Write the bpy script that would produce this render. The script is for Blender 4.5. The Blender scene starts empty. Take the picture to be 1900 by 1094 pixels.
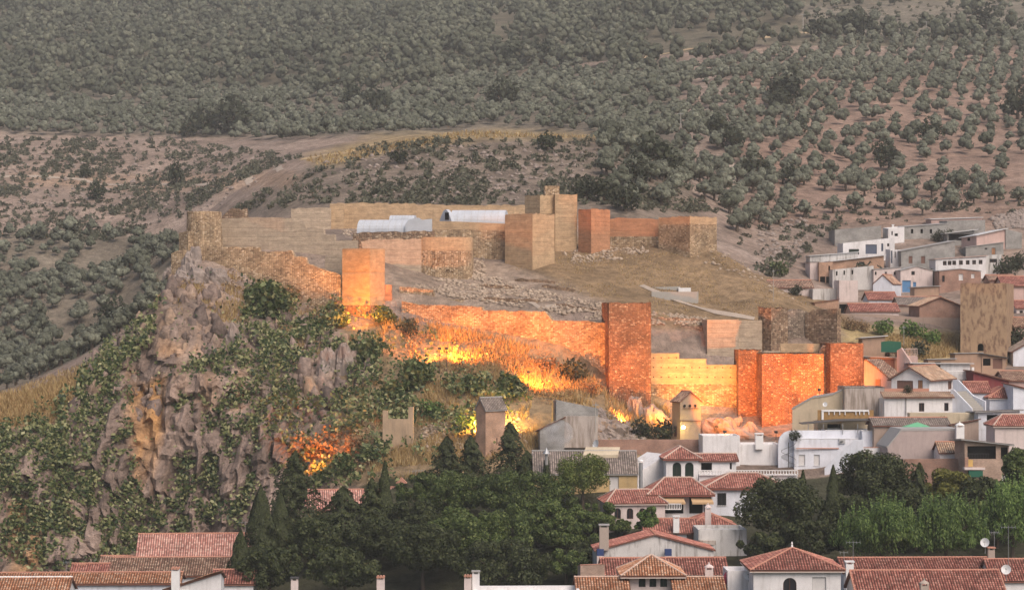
import bpy, bmesh, math, random
import numpy as np
from mathutils import Vector
RAD = math.radians
F, CX, CY = 4500.0, 950.0, 547.0          # focal length and centre, in pixels of a 1900 x 1094 frame
scene = bpy.context.scene
COL = scene.collection

# ------------------------------------------------------------------ camera, sky, sun, exposure
cam_d = bpy.data.cameras.new('camera'); cam = bpy.data.objects.new('camera', cam_d); COL.objects.link(cam)
cam_d.sensor_width = 36.0; cam_d.lens = F / 1900 * 36.0
cam_d.clip_start = 1.0; cam_d.clip_end = 6000.0
cam.location = (0, 0, 0); cam.rotation_euler = (RAD(90), 0, 0)
scene.camera = cam
SUN_EL, SUN_AZ = RAD(48), RAD(146)         # azimuth clockwise from +Y: behind the camera, to the right
world = bpy.data.worlds.new('World'); scene.world = world; world.use_nodes = True
wt = world.node_tree; bg = wt.nodes['Background']
sky = wt.nodes.new('ShaderNodeTexSky'); sky.sky_type = 'NISHITA'; sky.sun_disc = False
sky.sun_elevation = SUN_EL; sky.sun_rotation = SUN_AZ
sky.dust_density = 4.0; sky.air_density = 1.0; sky.ozone_density = 1.0
wt.links.new(sky.outputs[0], bg.inputs['Color']); bg.inputs['Strength'].default_value = 0.075
sun_d = bpy.data.lights.new('sun', 'SUN'); sun = bpy.data.objects.new('sun', sun_d); COL.objects.link(sun)
sun_d.energy = 1.9; sun_d.angle = RAD(45); sun_d.color = (1.0, 0.86, 0.76)
sdir = Vector((math.sin(SUN_AZ) * math.cos(SUN_EL), math.cos(SUN_AZ) * math.cos(SUN_EL), math.sin(SUN_EL)))
sun.rotation_euler = sdir.to_track_quat('Z', 'Y').to_euler()
vs = scene.view_settings
vs.view_transform = 'Standard'; vs.look = 'None'; vs.exposure = 0.74; vs.gamma = 1.0; vs.use_curve_mapping = False
scene.render.engine = 'CYCLES'
scene.cycles.use_denoising = True
scene.cycles.max_bounces = 5; scene.cycles.diffuse_bounces = 3; scene.cycles.volume_bounces = 1
scene.cycles.glossy_bounces = 2; scene.cycles.transmission_bounces = 2; scene.cycles.transparent_max_bounces = 4
scene.cycles.caustics_reflective = False; scene.cycles.caustics_refractive = False
scene.cycles.sample_clamp_indirect = 4.0

# ------------------------------------------------------------------ small tools
def P(px, py, Y):
    return Vector(((px - CX) / F * Y, Y, (CY - py) / F * Y))
def zat(py, Y): return (CY - py) / F * Y
def xat(px, Y): return (px - CX) / F * Y
ORG = {}
def tag(o, label=None, cat=None, group=None, kind=None):
    if label: o['label'] = label
    if cat: o['category'] = cat
    if group: o['group'] = group
    if kind: o['kind'] = kind
    return o
def empty(name, loc, label, cat, group=None):
    o = bpy.data.objects.new(name, None); COL.objects.link(o); o.location = loc
    o.empty_display_size = 0.5; ORG[o.name] = Vector(loc)
    return tag(o, label, cat, group)
def link_mesh(name, me, parent=None, loc=(0, 0, 0)):
    o = bpy.data.objects.new(name, me); COL.objects.link(o)
    if parent is not None:
        o.parent = parent; ORG[o.name] = ORG[parent.name] + Vector(loc)
        o.location = loc
    else:
        o.location = loc; ORG[o.name] = Vector(loc)
    return o
def np_mesh(name, V, Fc, mat, smooth=False):
    """mesh from an (n,3) vertex array and an (m,3|4) face array"""
    me = bpy.data.meshes.new(name)
    V = np.ascontiguousarray(V, dtype=np.float32); Fc = np.ascontiguousarray(Fc, dtype=np.int32)
    k = Fc.shape[1]
    me.vertices.add(len(V)); me.vertices.foreach_set('co', V.ravel())
    me.loops.add(Fc.size); me.loops.foreach_set('vertex_index', Fc.ravel())
    me.polygons.add(len(Fc)); me.polygons.foreach_set('loop_start', np.arange(len(Fc), dtype=np.int32) * k)
    if smooth: me.polygons.foreach_set('use_smooth', np.ones(len(Fc), dtype=bool))
    me.update(calc_edges=True)
    if mat: me.materials.append(mat)
    return me
class MB:
    """collects shapes in world coordinates; build() links them as one mesh object"""
    def __init__(s): s.v = []; s.f = []
    def pts(s, ps):
        b = len(s.v); s.v.extend(Vector(p) for p in ps); return b
    def poly(s, ps):
        b = s.pts(ps); s.f.append(list(range(b, b + len(ps))))
    def prism(s, ps, d):
        """polygon ps pushed by vector d"""
        d = Vector(d); n = len(ps); b = s.pts(ps); s.pts([Vector(p) + d for p in ps])
        s.f.append([b + i for i in range(n)][::-1]); s.f.append([b + n + i for i in range(n)])
        for i in range(n):
            j = (i + 1) % n; s.f.append([b + i, b + j, b + n + j, b + n + i])
    def obox(s, o, a, b_, c):
        """box from corner o with edge vectors"""
        o = Vector(o); a = Vector(a); b_ = Vector(b_)
        s.prism([o, o + a, o + a + b_, o + b_], c)
    def box(s, lo, hi):
        s.obox(lo, (hi[0] - lo[0], 0, 0), (0, hi[1] - lo[1], 0), (0, 0, hi[2] - lo[2]))
    def tube(s, path, radii, n=6, cap=True):
        path = [Vector(p) for p in path]; rings = []
        for i, p in enumerate(path):
            d = (path[min(i + 1, len(path) - 1)] - path[max(i - 1, 0)]).normalized()
            a = d.orthogonal().normalized(); c = d.cross(a); r = radii[i] if hasattr(radii, '__len__') else radii
            rings.append(s.pts([p + (a * math.cos(2 * math.pi * k / n) + c * math.sin(2 * math.pi * k / n)) * r for k in range(n)]))
        for i in range(len(rings) - 1):
            for k in range(n):
                m = (k + 1) % n; s.f.append([rings[i] + k, rings[i] + m, rings[i + 1] + m, rings[i + 1] + k])
        if cap:
            s.f.append([rings[0] + k for k in range(n)][::-1]); s.f.append([rings[-1] + k for k in range(n)])
    def lathe(s, c, prof, n=12):
        c = Vector(c); rings = []
        for r, z in prof:
            rings.append(s.pts([c + Vector((r * math.cos(2 * math.pi * k / n), r * math.sin(2 * math.pi * k / n), z)) for k in range(n)]))
        for i in range(len(rings) - 1):
            for k in range(n):
                m = (k + 1) % n; s.f.append([rings[i] + k, rings[i] + m, rings[i + 1] + m, rings[i + 1] + k])
        s.f.append([rings[0] + k for k in range(n)][::-1]); s.f.append([rings[-1] + k for k in range(n)])
    def build(s, name, mat, parent=None, smooth=False, origin=None):
        if not s.f: return None
        if parent is not None: off = ORG[parent.name]
        else:
            if origin is None:
                zs = min(p.z for p in s.v)
                origin = Vector((sum(p.x for p in s.v) / len(s.v), sum(p.y for p in s.v) / len(s.v), zs))
            off = Vector(origin)
        me = bpy.data.meshes.new(name)
        me.from_pydata([p - off for p in s.v], [], s.f); me.update()
        if smooth: me.polygons.foreach_set('use_smooth', [True] * len(me.polygons))
        # metric UVs: along the wall, and up
        uv = me.uv_layers.new(name='UVMap'); dat = np.zeros((len(me.loops), 2), dtype=np.float32)
        for p in me.polygons:
            n = p.normal
            for li in p.loop_indices:
                q = s.v[me.loops[li].vertex_index]
                if abs(n.z) > 0.8: dat[li] = (q.x, q.y)
                else:
                    l = math.hypot(n.x, n.y); dat[li] = (q.x * (-n.y / l) + q.y * (n.x / l), q.z)
        uv.data.foreach_set('uv', dat.ravel())
        me.materials.append(mat)
        if parent is not None: return link_mesh(name, me, parent)
        return link_mesh(name, me, None, off)
def copy_tree(o, parent=None):
    c = o.copy(); COL.objects.link(c); c.parent = parent
    ORG[c.name] = ORG[o.name].copy()
    for ch in list(o.children): copy_tree(ch, c)
    return c

# vectorised value noise
def _hash(ix, iy, iz):
    h = (ix.astype(np.int64) * 374761393 + iy.astype(np.int64) * 668265263 + iz.astype(np.int64) * 2147483647) & 0xffffffff
    h = ((h ^ (h >> 13)) * 1274126177) & 0xffffffff
    return ((h ^ (h >> 16)) & 0xffff) / 65535.0
def vnoise(x, y, z=0.0):
    x = np.asarray(x, float); y = np.asarray(y, float) + 0 * x; z = np.asarray(z, float) + 0 * x
    ix, iy, iz = np.floor(x), np.floor(y), np.floor(z)
    fx, fy, fz = x - ix, y - iy, z - iz
    fx, fy, fz = [t * t * (3 - 2 * t) for t in (fx, fy, fz)]
    r = 0
    for dx in (0, 1):
        for dy in (0, 1):
            for dz in (0, 1):
                w = (fx if dx else 1 - fx) * (fy if dy else 1 - fy) * (fz if dz else 1 - fz)
                r = r + w * _hash(ix + dx, iy + dy, iz + dz)
    return r * 2 - 1
def fbm(x, y, z=0.0, o=4):
    r = 0; a = 1.0; t = 0
    for i in range(o):
        r = r + a * vnoise(np.asarray(x) * 2 ** i + 17.3 * i, np.asarray(y) * 2 ** i - 9.1 * i, np.asarray(z) * 2 ** i + 3.7 * i); t += a; a *= 0.5
    return r / t
def in_poly(px, py, poly):
    px = np.asarray(px, float); py = np.asarray(py, float); ins = np.zeros(px.shape, bool)
    n = len(poly)
    for i in range(n):
        x0, y0 = poly[i]; x1, y1 = poly[(i + 1) % n]
        if y0 == y1: continue
        c = ((y0 > py) != (y1 > py)) & (px < (x1 - x0) * (py - y0) / (y1 - y0) + x0)
        ins ^= c
    return ins

# ------------------------------------------------------------------ materials
MAT = {}
def mk(name, rough=0.9, spec=0.2):
    m = bpy.data.materials.new(name); m.use_nodes = True; t = m.node_tree; b = t.nodes['Principled BSDF']
    b.inputs['Roughness'].default_value = rough; b.inputs['Specular IOR Level'].default_value = spec
    def n(ty, ins=None, **props):
        nd = t.nodes.new('ShaderNode' + ty)
        for k, v in props.items(): setattr(nd, k, v)
        for k, v in (ins or {}).items():
            if isinstance(v, bpy.types.NodeSocket): t.links.new(v, nd.inputs[k])
            else:
                try: nd.inputs[k].default_value = v
                except Exception: nd.inputs[k].default_value = tuple(v) + (1.0,)
        return nd
    n.t = t; n.b = b; n.m = m
    def mix(f, a, c, blend='MIX'):
        nd = t.nodes.new('ShaderNodeMix'); nd.data_type = 'RGBA'; nd.blend_type = blend
        for i, v in ((0, f), (6, a), (7, c)):
            if isinstance(v, bpy.types.NodeSocket): t.links.new(v, nd.inputs[i])
            else: nd.inputs[i].default_value = v if i == 0 else (tuple(v) + (1.0,))[:4]
        return nd.outputs[2]
    def ramp(f, stops):
        nd = t.nodes.new('ShaderNodeValToRGB'); t.links.new(f, nd.inputs[0]); e = nd.color_ramp.elements
        while len(e) < len(stops): e.new(0.5)
        for el, (p, c) in zip(e, stops):
            el.position = p; el.color = (c, c, c, 1) if isinstance(c, (int, float)) else tuple(c) + (1.0,)
        return nd.outputs[0]
    def math_(op, a, c=0.0, d=0.0):
        nd = t.nodes.new('ShaderNodeMath'); nd.operation = op
        for i, v in ((0, a), (1, c), (2, d)):
            if isinstance(v, bpy.types.NodeSocket): t.links.new(v, nd.inputs[i])
            else: nd.inputs[i].default_value = v
        return nd.outputs[0]
    def bump(h, s, dist=0.05):
        nd = n('Bump', {'Height': h, 'Strength': s, 'Distance': dist}); t.links.new(nd.outputs[0], b.inputs['Normal'])
    def col(c): t.links.new(c, b.inputs['Base Color'])
    n.mix = mix; n.ramp = ramp; n.math = math_; n.bump = bump; n.col = col
    MAT[name] = m
    return n
def hsv(c, k): return tuple(min(1, x * k) for x in c)
def plain(name, c, rough=0.7, spec=0.3, metal=0.0, vary=0.12):
    n = mk(name, rough, spec); n.b.inputs['Metallic'].default_value = metal
    pos = n('NewGeometry').outputs['Position']
    nz = n('TexNoise', {'Vector': pos, 'Scale': 1.7, 'Detail': 5.0}).outputs[0]
    n.col(n.mix(nz, hsv(c, 1 - vary), hsv(c, 1 + vary)))
    return n.m
def plaster(name, c, stain=0.45, dirt=(0.20, 0.16, 0.13), amount=(0.52, 0.72), sz=0.22):
    n = mk(name, 0.92, 0.15); pos = n('NewGeometry').outputs['Position']
    mp = n('Mapping', {'Vector': pos, 'Scale': (1.6, 1.6, sz)}).outputs[0]
    st = n('TexNoise', {'Vector': mp, 'Scale': 1.0, 'Detail': 7.0, 'Roughness': 0.6}).outputs[0]
    bl = n('TexNoise', {'Vector': pos, 'Scale': 0.35, 'Detail': 6.0, 'Roughness': 0.65}).outputs[0]
    fine = n('TexNoise', {'Vector': pos, 'Scale': 4.0, 'Detail': 4.0}).outputs[0]
    base = n.mix(n.ramp(bl, [(0.35, 0.0), (0.7, 1.0)]), hsv(c, 0.86), hsv(c, 1.08))
    base = n.mix(n.math('MULTIPLY', n.ramp(st, [(amount[0], 0.0), (amount[1], 1.0)]), stain), base, dirt)
    base = n.mix(n.math('MULTIPLY', n.ramp(fine, [(0.4, 0.0), (0.7, 1.0)]), 0.18), base, hsv(c, 0.7))
    n.col(base); n.bump(fine, 0.25, 0.03)
    return n.m
def masonry(name, cs, mortar, cell=0.42, tint=None, contrast=1.0):
    n = mk(name, 0.95, 0.1); uv = n('TexCoord').outputs['UV']
    mp = n('Mapping', {'Vector': uv, 'Scale': (0.75 / cell, 1.15 / cell, 1)}).outputs[0]
    wob = n('TexNoise', {'Vector': mp, 'Scale': 0.8, 'Detail': 2.0}).outputs[1]
    mpw = n('VectorMath', {0: mp, 1: n('VectorMath', {0: wob, 'Scale': 0.22}, operation='SCALE').outputs[0]}, operation='ADD').outputs[0]
    vo = n('TexVoronoi', {'Vector': mpw, 'Scale': 1.0, 'Randomness': 0.62}, voronoi_dimensions='2D')
    ed = n('TexVoronoi', {'Vector': mpw, 'Scale': 1.0, 'Randomness': 0.62}, voronoi_dimensions='2D', feature='DISTANCE_TO_EDGE').outputs['Distance']
    sep = n('SeparateColor', {0: vo.outputs['Color']}).outputs
    k = len(cs) - 1
    stone = n.ramp(sep[0], [((0.0, 0.45, 0.8, 1.0)[i], c) for i, c in enumerate(cs)])
    big = n('TexNoise', {'Vector': uv, 'Scale': 0.22, 'Detail': 6.0, 'Roughness': 0.6}).outputs[0]
    pat = n('TexNoise', {'Vector': uv, 'Scale': 0.5, 'Detail': 5.0, 'Roughness': 0.7}).outputs[0]
    joint = n.ramp(ed, [(0.02, 1.0), (0.14, 0.0)])
    c = n.mix(n.math('MULTIPLY', joint, 0.9), stone, mortar)
    c = n.mix(n.ramp(pat, [(0.48, 0.0), (0.66, 0.7)]), c, tint or mortar)         # patches pointed flush with mortar
    c = n.mix(1.0, c, n.ramp(big, [(0.3, 0.55), (0.5, 0.95), (0.7, 1.3)]), 'MULTIPLY')
    fine = n('TexNoise', {'Vector': uv, 'Scale': 6.0, 'Detail': 4.0}).outputs[0]
    n.col(c)
    h = n.math('ADD', n.math('MULTIPLY', n.ramp(ed, [(0.0, 0.0), (0.22, 1.0)]), 0.8), n.math('MULTIPLY', fine, 0.5))
    n.bump(n.math('ADD', h, n.math('MULTIPLY', sep[1], 0.5)), 0.9 * contrast, 0.16)
    return n.m
def tapia(name, c, line=0.85, holes=False):
    n = mk(name, 0.95, 0.1); uv = n('TexCoord').outputs['UV']
    s = n('SeparateXYZ', {0: uv}).outputs
    wob = n('TexNoise', {'Vector': uv, 'Scale': 0.4, 'Detail': 3.0}).outputs[0]
    v = n.math('ADD', n.math('DIVIDE', s[1], line), n.math('MULTIPLY', wob, 0.12))
    fr = n.math('FRACT', v)
    ln = n.ramp(fr, [(0.0, 1.0), (0.07, 0.0), (0.9, 0.0), (1.0, 0.8)])
    lay = n('TexWhiteNoise', {'W': n.math('FLOOR', v)}, noise_dimensions='1D').outputs[0]
    mp = n('Mapping', {'Vector': uv, 'Scale': (0.55, 1.25, 1)}).outputs[0]
    st = n('TexNoise', {'Vector': mp, 'Scale': 1.0, 'Detail': 8.0, 'Roughness': 0.65}).outputs[0]
    mp2 = n('Mapping', {'Vector': uv, 'Scale': (1.1, 0.16, 1)}).outputs[0]
    dr = n('TexNoise', {'Vector': mp2, 'Scale': 1.0, 'Detail': 6.0, 'Roughness': 0.6}).outputs[0]
    fn = n('TexNoise', {'Vector': n('Mapping', {'Vector': uv, 'Scale': (2.6, 3.6, 1)}).outputs[0], 'Scale': 1.0, 'Detail': 5.0, 'Roughness': 0.7}).outputs[0]
    base = n.mix(n.ramp(st, [(0.25, 0.0), (0.75, 1.0)]), hsv(c, 0.55), hsv(c, 1.3)); base = n.mix(1.0, base, n.ramp(fn, [(0.3, 0.8), (0.7, 1.18)]), 'MULTIPLY')
    base = n.mix(n.math('MULTIPLY', lay, 0.35), base, hsv(c, 0.8))
    base = n.mix(n.math('MULTIPLY', ln, 0.3), base, hsv(c, 0.55))
    base = n.mix(n.math('MULTIPLY', n.ramp(dr, [(0.5, 0.0), (0.72, 1.0)]), 0.45), base, hsv(c, 0.55))
    if holes:
        fu = n.math('ABSOLUTE', n.math('SUBTRACT', n.math('FRACT', n.math('DIVIDE', s[0], 1.35)), 0.5))
        fv = n.math('ABSOLUTE', n.math('SUBTRACT', n.math('FRACT', n.math('DIVIDE', s[1], 1.7)), 0.5))
        hh = n.math('MULTIPLY', n.math('LESS_THAN', fu, 0.075), n.math('LESS_THAN', fv, 0.06))
        base = n.mix(hh, base, (0.03, 0.02, 0.015))
    n.col(base); n.bump(n.math('ADD', st, n.math('MULTIPLY', ln, -0.6)), 0.6, 0.12)
    return n.m
def brick(name, c):
    n = mk(name, 0.9, 0.15); uv = n('TexCoord').outputs['UV']
    br = n('TexBrick', {'Vector': uv, 'Scale': 1.0, 'Color1': hsv(c, 0.8), 'Color2': hsv(c, 1.2), 'Mortar': (0.34, 0.28, 0.24),
                        'Mortar Size': 0.012, 'Brick Width': 0.26, 'Row Height': 0.08})
    nz = n('TexNoise', {'Vector': uv, 'Scale': 0.5, 'Detail': 6.0}).outputs[0]
    cc = n.mix(1.0, br.outputs[0], n.ramp(nz, [(0.3, 0.7), (0.7, 1.2)]), 'MULTIPLY')
    n.col(cc); n.bump(br.outputs[1], -0.4, 0.02)
    return n.m
def blockwork(name, c):
    n = mk(name, 0.95, 0.1); uv = n('TexCoord').outputs['UV']
    br = n('TexBrick', {'Vector': uv, 'Scale': 1.0, 'Color1': hsv(c, 0.88), 'Color2': hsv(c, 1.1), 'Mortar': hsv(c, 1.25),
                        'Mortar Size': 0.02, 'Brick Width': 0.42, 'Row Height': 0.21})
    nz = n('TexNoise', {'Vector': uv, 'Scale': 0.35, 'Detail': 7.0, 'Roughness': 0.65}).outputs[0]
    n.col(n.mix(1.0, br.outputs[0], n.ramp(nz, [(0.3, 0.62), (0.7, 1.2)]), 'MULTIPLY')); n.bump(br.outputs[1], -0.4, 0.02)
    return n.m
def tile(name, cs, moss=0.3):
    """roof tiles: UV in metres, one colour for each tile, lichen in patches"""
    n = mk(name, 0.85, 0.25); uv = n('TexCoord').outputs['UV']; s = n('SeparateXYZ', {0: uv}).outputs
    cu = n.math('FLOOR', n.math('DIVIDE', s[0], 0.34)); cv = n.math('FLOOR', n.math('DIVIDE', s[1], 0.42))
    cell = n('CombineXYZ', {0: cu, 1: cv}).outputs[0]
    w = n('TexWhiteNoise', {'Vector': cell}, noise_dimensions='2D').outputs[0]
    pos = n('NewGeometry').outputs['Position']
    big = n('TexNoise', {'Vector': pos, 'Scale': 0.45, 'Detail': 6.0, 'Roughness': 0.65}).outputs[0]
    k = len(cs) - 1
    c = n.ramp(w, [(i / k, q) for i, q in enumerate(cs)])
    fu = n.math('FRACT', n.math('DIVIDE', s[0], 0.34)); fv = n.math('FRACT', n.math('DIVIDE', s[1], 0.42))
    pan = n.ramp(n.math('ABSOLUTE', n.math('SUBTRACT', fu, 0.5)), [(0.18, 1.25), (0.34, 0.45)])     # highlights on covers and shade in channels, painted into the tile colour
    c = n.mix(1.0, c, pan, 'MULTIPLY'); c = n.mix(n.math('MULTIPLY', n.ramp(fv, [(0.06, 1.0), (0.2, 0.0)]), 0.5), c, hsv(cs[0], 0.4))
    c = n.mix(1.0, c, n.ramp(big, [(0.3, 0.7), (0.7, 1.25)]), 'MULTIPLY')
    li = n('TexNoise', {'Vector': pos, 'Scale': 1.6, 'Detail': 7.0, 'Roughness': 0.7}).outputs[0]
    c = n.mix(n.math('MULTIPLY', n.ramp(li, [(0.5, 0.0), (0.68, 1.0)]), moss), c, (0.17, 0.15, 0.11))
    n.col(c); n.bump(li, 0.3, 0.02)
    return n.m
def leaf(name, cs, rough=0.6, trans=0.25):
    n = mk(name, rough, 0.25); g = n('NewGeometry').outputs['Random Per Island']
    k = len(cs) - 1
    c = n.ramp(g, [(i / k, q) for i, q in enumerate(cs)])
    oi = n('ObjectInfo').outputs['Random']
    c = n.mix(1.0, c, n.ramp(oi, [(0.0, 0.85), (1.0, 1.15)]), 'MULTIPLY')
    n.col(c)
    tr = n('BsdfTranslucent', {'Color': c})
    ms = n('MixShader', {0: trans, 1: n.b.outputs[0], 2: tr.outputs[0]})
    n.t.links.new(ms.outputs[0], n.t.nodes['Material Output'].inputs[0])
    return n.m
def far_leaf(name, cs, single=False):
    """distant crowns: one tint for each tree, a little for each spray"""
    n = mk(name, 0.8, 0.1); g = n('NewGeometry').outputs['Random Per Island']; k = len(cs) - 1
    tv = n('ObjectInfo').outputs['Random'] if single else n('Attribute', attribute_name='tree_tint').outputs['Fac']
    c = n.ramp(tv, [(i / k, q) for i, q in enumerate(cs)]); c = n.mix(1.0, c, n.ramp(g, [(0.0, 0.72), (1.0, 1.3)]), 'MULTIPLY')
    nz = n('TexNoise', {'Vector': n('NewGeometry').outputs['Position'], 'Scale': 1.1, 'Detail': 4.0, 'Roughness': 0.7}).outputs[0]
    n.col(n.mix(1.0, c, n.ramp(nz, [(0.3, 0.55), (0.7, 1.4)]), 'MULTIPLY')); n.bump(nz, 1.0, 1.2)
    return n.m
def rockmat(name, c1, c2, c3):
    n = mk(name, 0.95, 0.12); pos = n('NewGeometry').outputs['Position']
    a = n('TexNoise', {'Vector': pos, 'Scale': 0.5, 'Detail': 8.0, 'Roughness': 0.65}).outputs[0]
    mp = n('Mapping', {'Vector': pos, 'Scale': (1.3, 1.3, 0.35)}).outputs[0]
    b = n('TexNoise', {'Vector': mp, 'Scale': 1.0, 'Detail': 7.0, 'Roughness': 0.7}).outputs[0]
    c = n.mix(n.ramp(a, [(0.35, 0.0), (0.65, 1.0)]), c1, c2)
    c = n.mix(n.ramp(b, [(0.5, 0.0), (0.75, 1.0)]), c, c3)
    n.col(c); n.bump(n.math('ADD', a, b), 0.8, 0.3)
    return n.m
def emit(name, c, s):
    n = mk(name); e = n('Emission', {'Color': c, 'Strength': s}); n.t.links.new(e.outputs[0], n.t.nodes['Material Output'].inputs[0]); return n.m
# ------------------------------------------------------------------ the ground: one sheet through surveyed points
CP = []                                    # (x, y, z)
def cp(px, *pairs):
    for py, Y in pairs: CP.append((xat(px, Y), Y, zat(py, Y)))
def cz(x, y, z): CP.append((x, y, z))
# the camera's own hill, the valley of the town in front
for x in (-900, -400, -150, 0, 150, 400, 900):
    cz(x, -60, 1); cz(x, 0, -2.2); cz(x, 100, -20); cz(x, 200, -37); cz(x, 280, -46)
for px in (-350, -50): cp(px, (1150, 330), (1090, 384), (900, 394), (800, 403), (738, 418)); cz(xat(px, 470), 470, -31); cp(px, (735, 560))
cp(100, (1130, 330), (1080, 384), (900, 396), (790, 406), (708, 419)); cz(xat(100, 440), 440, -22); cz(xat(100, 472), 472, -31)
cp(200, (1130, 330), (1060, 388), (900, 399), (780, 409), (672, 424)); cz(xat(200, 440), 440, -18); cz(xat(200, 480), 480, -29)
cp(250, (1040, 393), (900, 401), (760, 410), (650, 420), (600, 428)); cz(xat(245, 445), 445, -12); cz(xat(250, 482), 482, -26)
cp(300, (1030, 396), (900, 402), (760, 410), (640, 420), (560, 431), (535, 438)); cz(xat(292, 452), 452, -4); cz(xat(300, 486), 486, -18)
cp(345, (1020, 396), (880, 404), (720, 413), (600, 425), (510, 441), (470, 452)); cz(xat(320, 500), 500, -8)
cp(410, (1010, 394), (880, 402), (740, 411), (620, 424), (550, 436), (514, 446), (462, 456))
cp(480, (980, 392), (860, 402), (740, 411), (640, 424), (580, 437), (552, 444))
cp(560, (950, 389), (850, 400), (740, 412), (650, 426), (602, 438), (584, 443))
cp(620, (910, 388), (820, 400), (720, 415), (640, 430), (612, 437), (596, 442))
cp(672, (880, 387), (800, 400), (700, 418), (640, 431), (606, 438))
cp(740, (870, 386), (800, 398), (720, 413), (655, 427), (612, 436), (578, 441))
cp(820, (870, 385), (800, 397), (720, 412), (668, 422), (636, 433)); cp(785, (622, 436)); cp(860, (640, 433))
cp(900, (860, 388), (780, 401), (705, 415), (665, 424), (648, 430)); cp(950, (672, 427))
cp(1000, (840, 391), (770, 404), (722, 414), (692, 424)); cp(1050, (712, 421))
cp(1080, (830, 395), (775, 407), (728, 418)); cp(1110, (745, 417), (735, 422))
cp(1165, (840, 396), (800, 410), (765, 420), (757, 427))
cp(1290, (885, 383), (832, 400), (812, 411), (795, 422)); cp(1400, (880, 385), (835, 400), (812, 411), (795, 419)); cp(1500, (890, 384), (835, 398), (800, 411), (775, 421))
cp(1575, (820, 400), (755, 416), (725, 428))
# the town going down the hill on the right
for px in (1640, 1760, 1880, 2100):
    cp(px, (1110, 310), (1020, 340), (950, 358), (900, 374), (852, 386), (800, 398), (748, 414), (702, 430))
for px in (1150, 1300, 1450): cp(px, (1110, 310), (1040, 335), (960, 358), (900, 374))
for px in (500, 700, 900, 1050): cp(px, (1120, 325), (1010, 352))
for px in (280, 400): cp(px, (1130, 320), (1075, 345), (1060, 362))
cp(700, (930, 374)); cp(850, (920, 374)); cp(1000, (900, 376)); cp(560, (960, 374))
cp(1620, (655, 441), (612, 458), (585, 472)); cp(1720, (660, 441), (628, 455), (600, 468)); cp(1840, (690, 440), (668, 452), (628, 468), (585, 486)); cp(2050, (690, 440), (628, 468), (585, 486))
# castle: terraces, slope, summit
cp(700, (520, 452)); cp(780, (545, 446), (518, 456)); cp(860, (560, 444), (525, 458), (500, 466))
cp(960, (570, 441), (545, 449), (505, 463), (486, 470)); cp(1060, (588, 437), (555, 447), (510, 463), (470, 480), (460, 484))
cp(1160, (598, 434), (555, 449), (500, 468), (456, 482)); cp(1260, (604, 440), (560, 453), (510, 468), (464, 481))
cp(1330, (600, 443), (560, 455), (520, 465), (480, 474), (458, 480)); cp(1420, (590, 446), (560, 454), (533, 462)); cp(1500, (600, 447), (578, 456))
cp(1545, (630, 445), (600, 458))
for px, z in ((420, 9), (520, 12), (640, 12), (760, 12.5), (880, 13), (980, 12), (1060, 11), (1180, 9.5), (1300, 9)): cz(xat(px, 492), 492, z)
cp(470, (466, 459)); cp(560, (482, 457)); cp(620, (508, 453)); cp(640, (474, 458))
for px in (500, 600, 700, 800, 900, 1000): cz(xat(px, 518), 518, 14)
for px in (1100, 1200, 1300): cz(xat(px, 515), 515, 6)
cz(xat(1390, 500), 500, -3); cz(xat(1450, 490), 490, -4); cz(xat(1510, 480), 480, -4)
# upper right quarter
cp(1460, (560, 512), (520, 545), (480, 580)); cp(1560, (565, 508), (548, 540), (525, 560), (480, 585), (430, 615))
cp(1680, (580, 490), (562, 515), (545, 546), (502, 566), (472, 582), (440, 602), (400, 630))
cp(1800, (548, 528), (532, 545), (515, 556), (480, 576), (454, 592), (425, 608), (395, 635)); cp(1900, (560, 508), (500, 560), (440, 596), (400, 625), (375, 650)); cp(2100, (560, 508), (440, 596), (375, 650))
# valley and slopes on the left
for px in (-300, 0, 150): cp(px, (690, 590), (600, 645), (500, 705), (450, 735), (400, 775), (330, 835), (258, 905)); cz(xat(px, 950), 950, 58); cp(px, (238, 1010), (172, 1160), (0, 1620), (-170, 2150))
cp(270, (620, 630), (500, 700), (445, 730), (400, 770), (330, 830), (262, 890)); cz(xat(270, 930), 930, 54)
cp(300, (238, 1000), (172, 1150), (0, 1610), (-170, 2150))
cp(430, (395, 640), (360, 690), (330, 760), (275, 850)); cz(xat(430, 900), 900, 50)
cp(540, (372, 590), (330, 625), (302, 665)); cz(xat(540, 735), 735, 34); cp(540, (288, 800)); cp(520, (262, 900), (172, 1120), (0, 1600), (-170, 2150))
# the knoll behind the castle
for px, t in ((640, 280), (740, 256), (850, 246), (960, 246), (1080, 260), (1180, 262)):
    cp(px, (385, 562), (330, 605), (t + 18, 640), (t, 662)); cz(xat(px, 715), 715, zat(t, 662) - 6)
for px in (640, 850, 1000): cp(px, (248, 850), (165, 1040), (110, 1150), (0, 1560), (-170, 2150))
cp(1170, (240, 800), (160, 980), (100, 1120), (0, 1480), (-170, 2150))
cp(1280, (440, 560), (390, 600), (330, 655), (262, 735), (160, 920), (95, 1050), (0, 1380), (-170, 2150))
cp(1400, (470, 570), (400, 630), (330, 695), (250, 775), (160, 900), (80, 1040), (0, 1320), (-170, 2150))
for px in (1600, 1850, 2150): cp(px, (370, 660), (300, 730), (190, 860), (120, 1010), (60, 1130), (0, 1280), (-170, 2100))
for x in (-1400, -700, 0, 700, 1400): cz(x, 2700, 430)
for x in (-1000, 1000):
    for y, z in ((400, -30), (700, 0), (1000, 70), (1400, 150), (2000, 300)): cz(x, y, z)
CP = np.array(CP); NS = 100.0
def _phi(r2): return np.sqrt(r2 + (7.0 / NS) ** 2)
_A = CP[:, :2] / NS; _n = len(CP)
_M = _phi(((_A[:, None] - _A[None]) ** 2).sum(2)) - np.eye(_n) * 0.012
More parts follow.
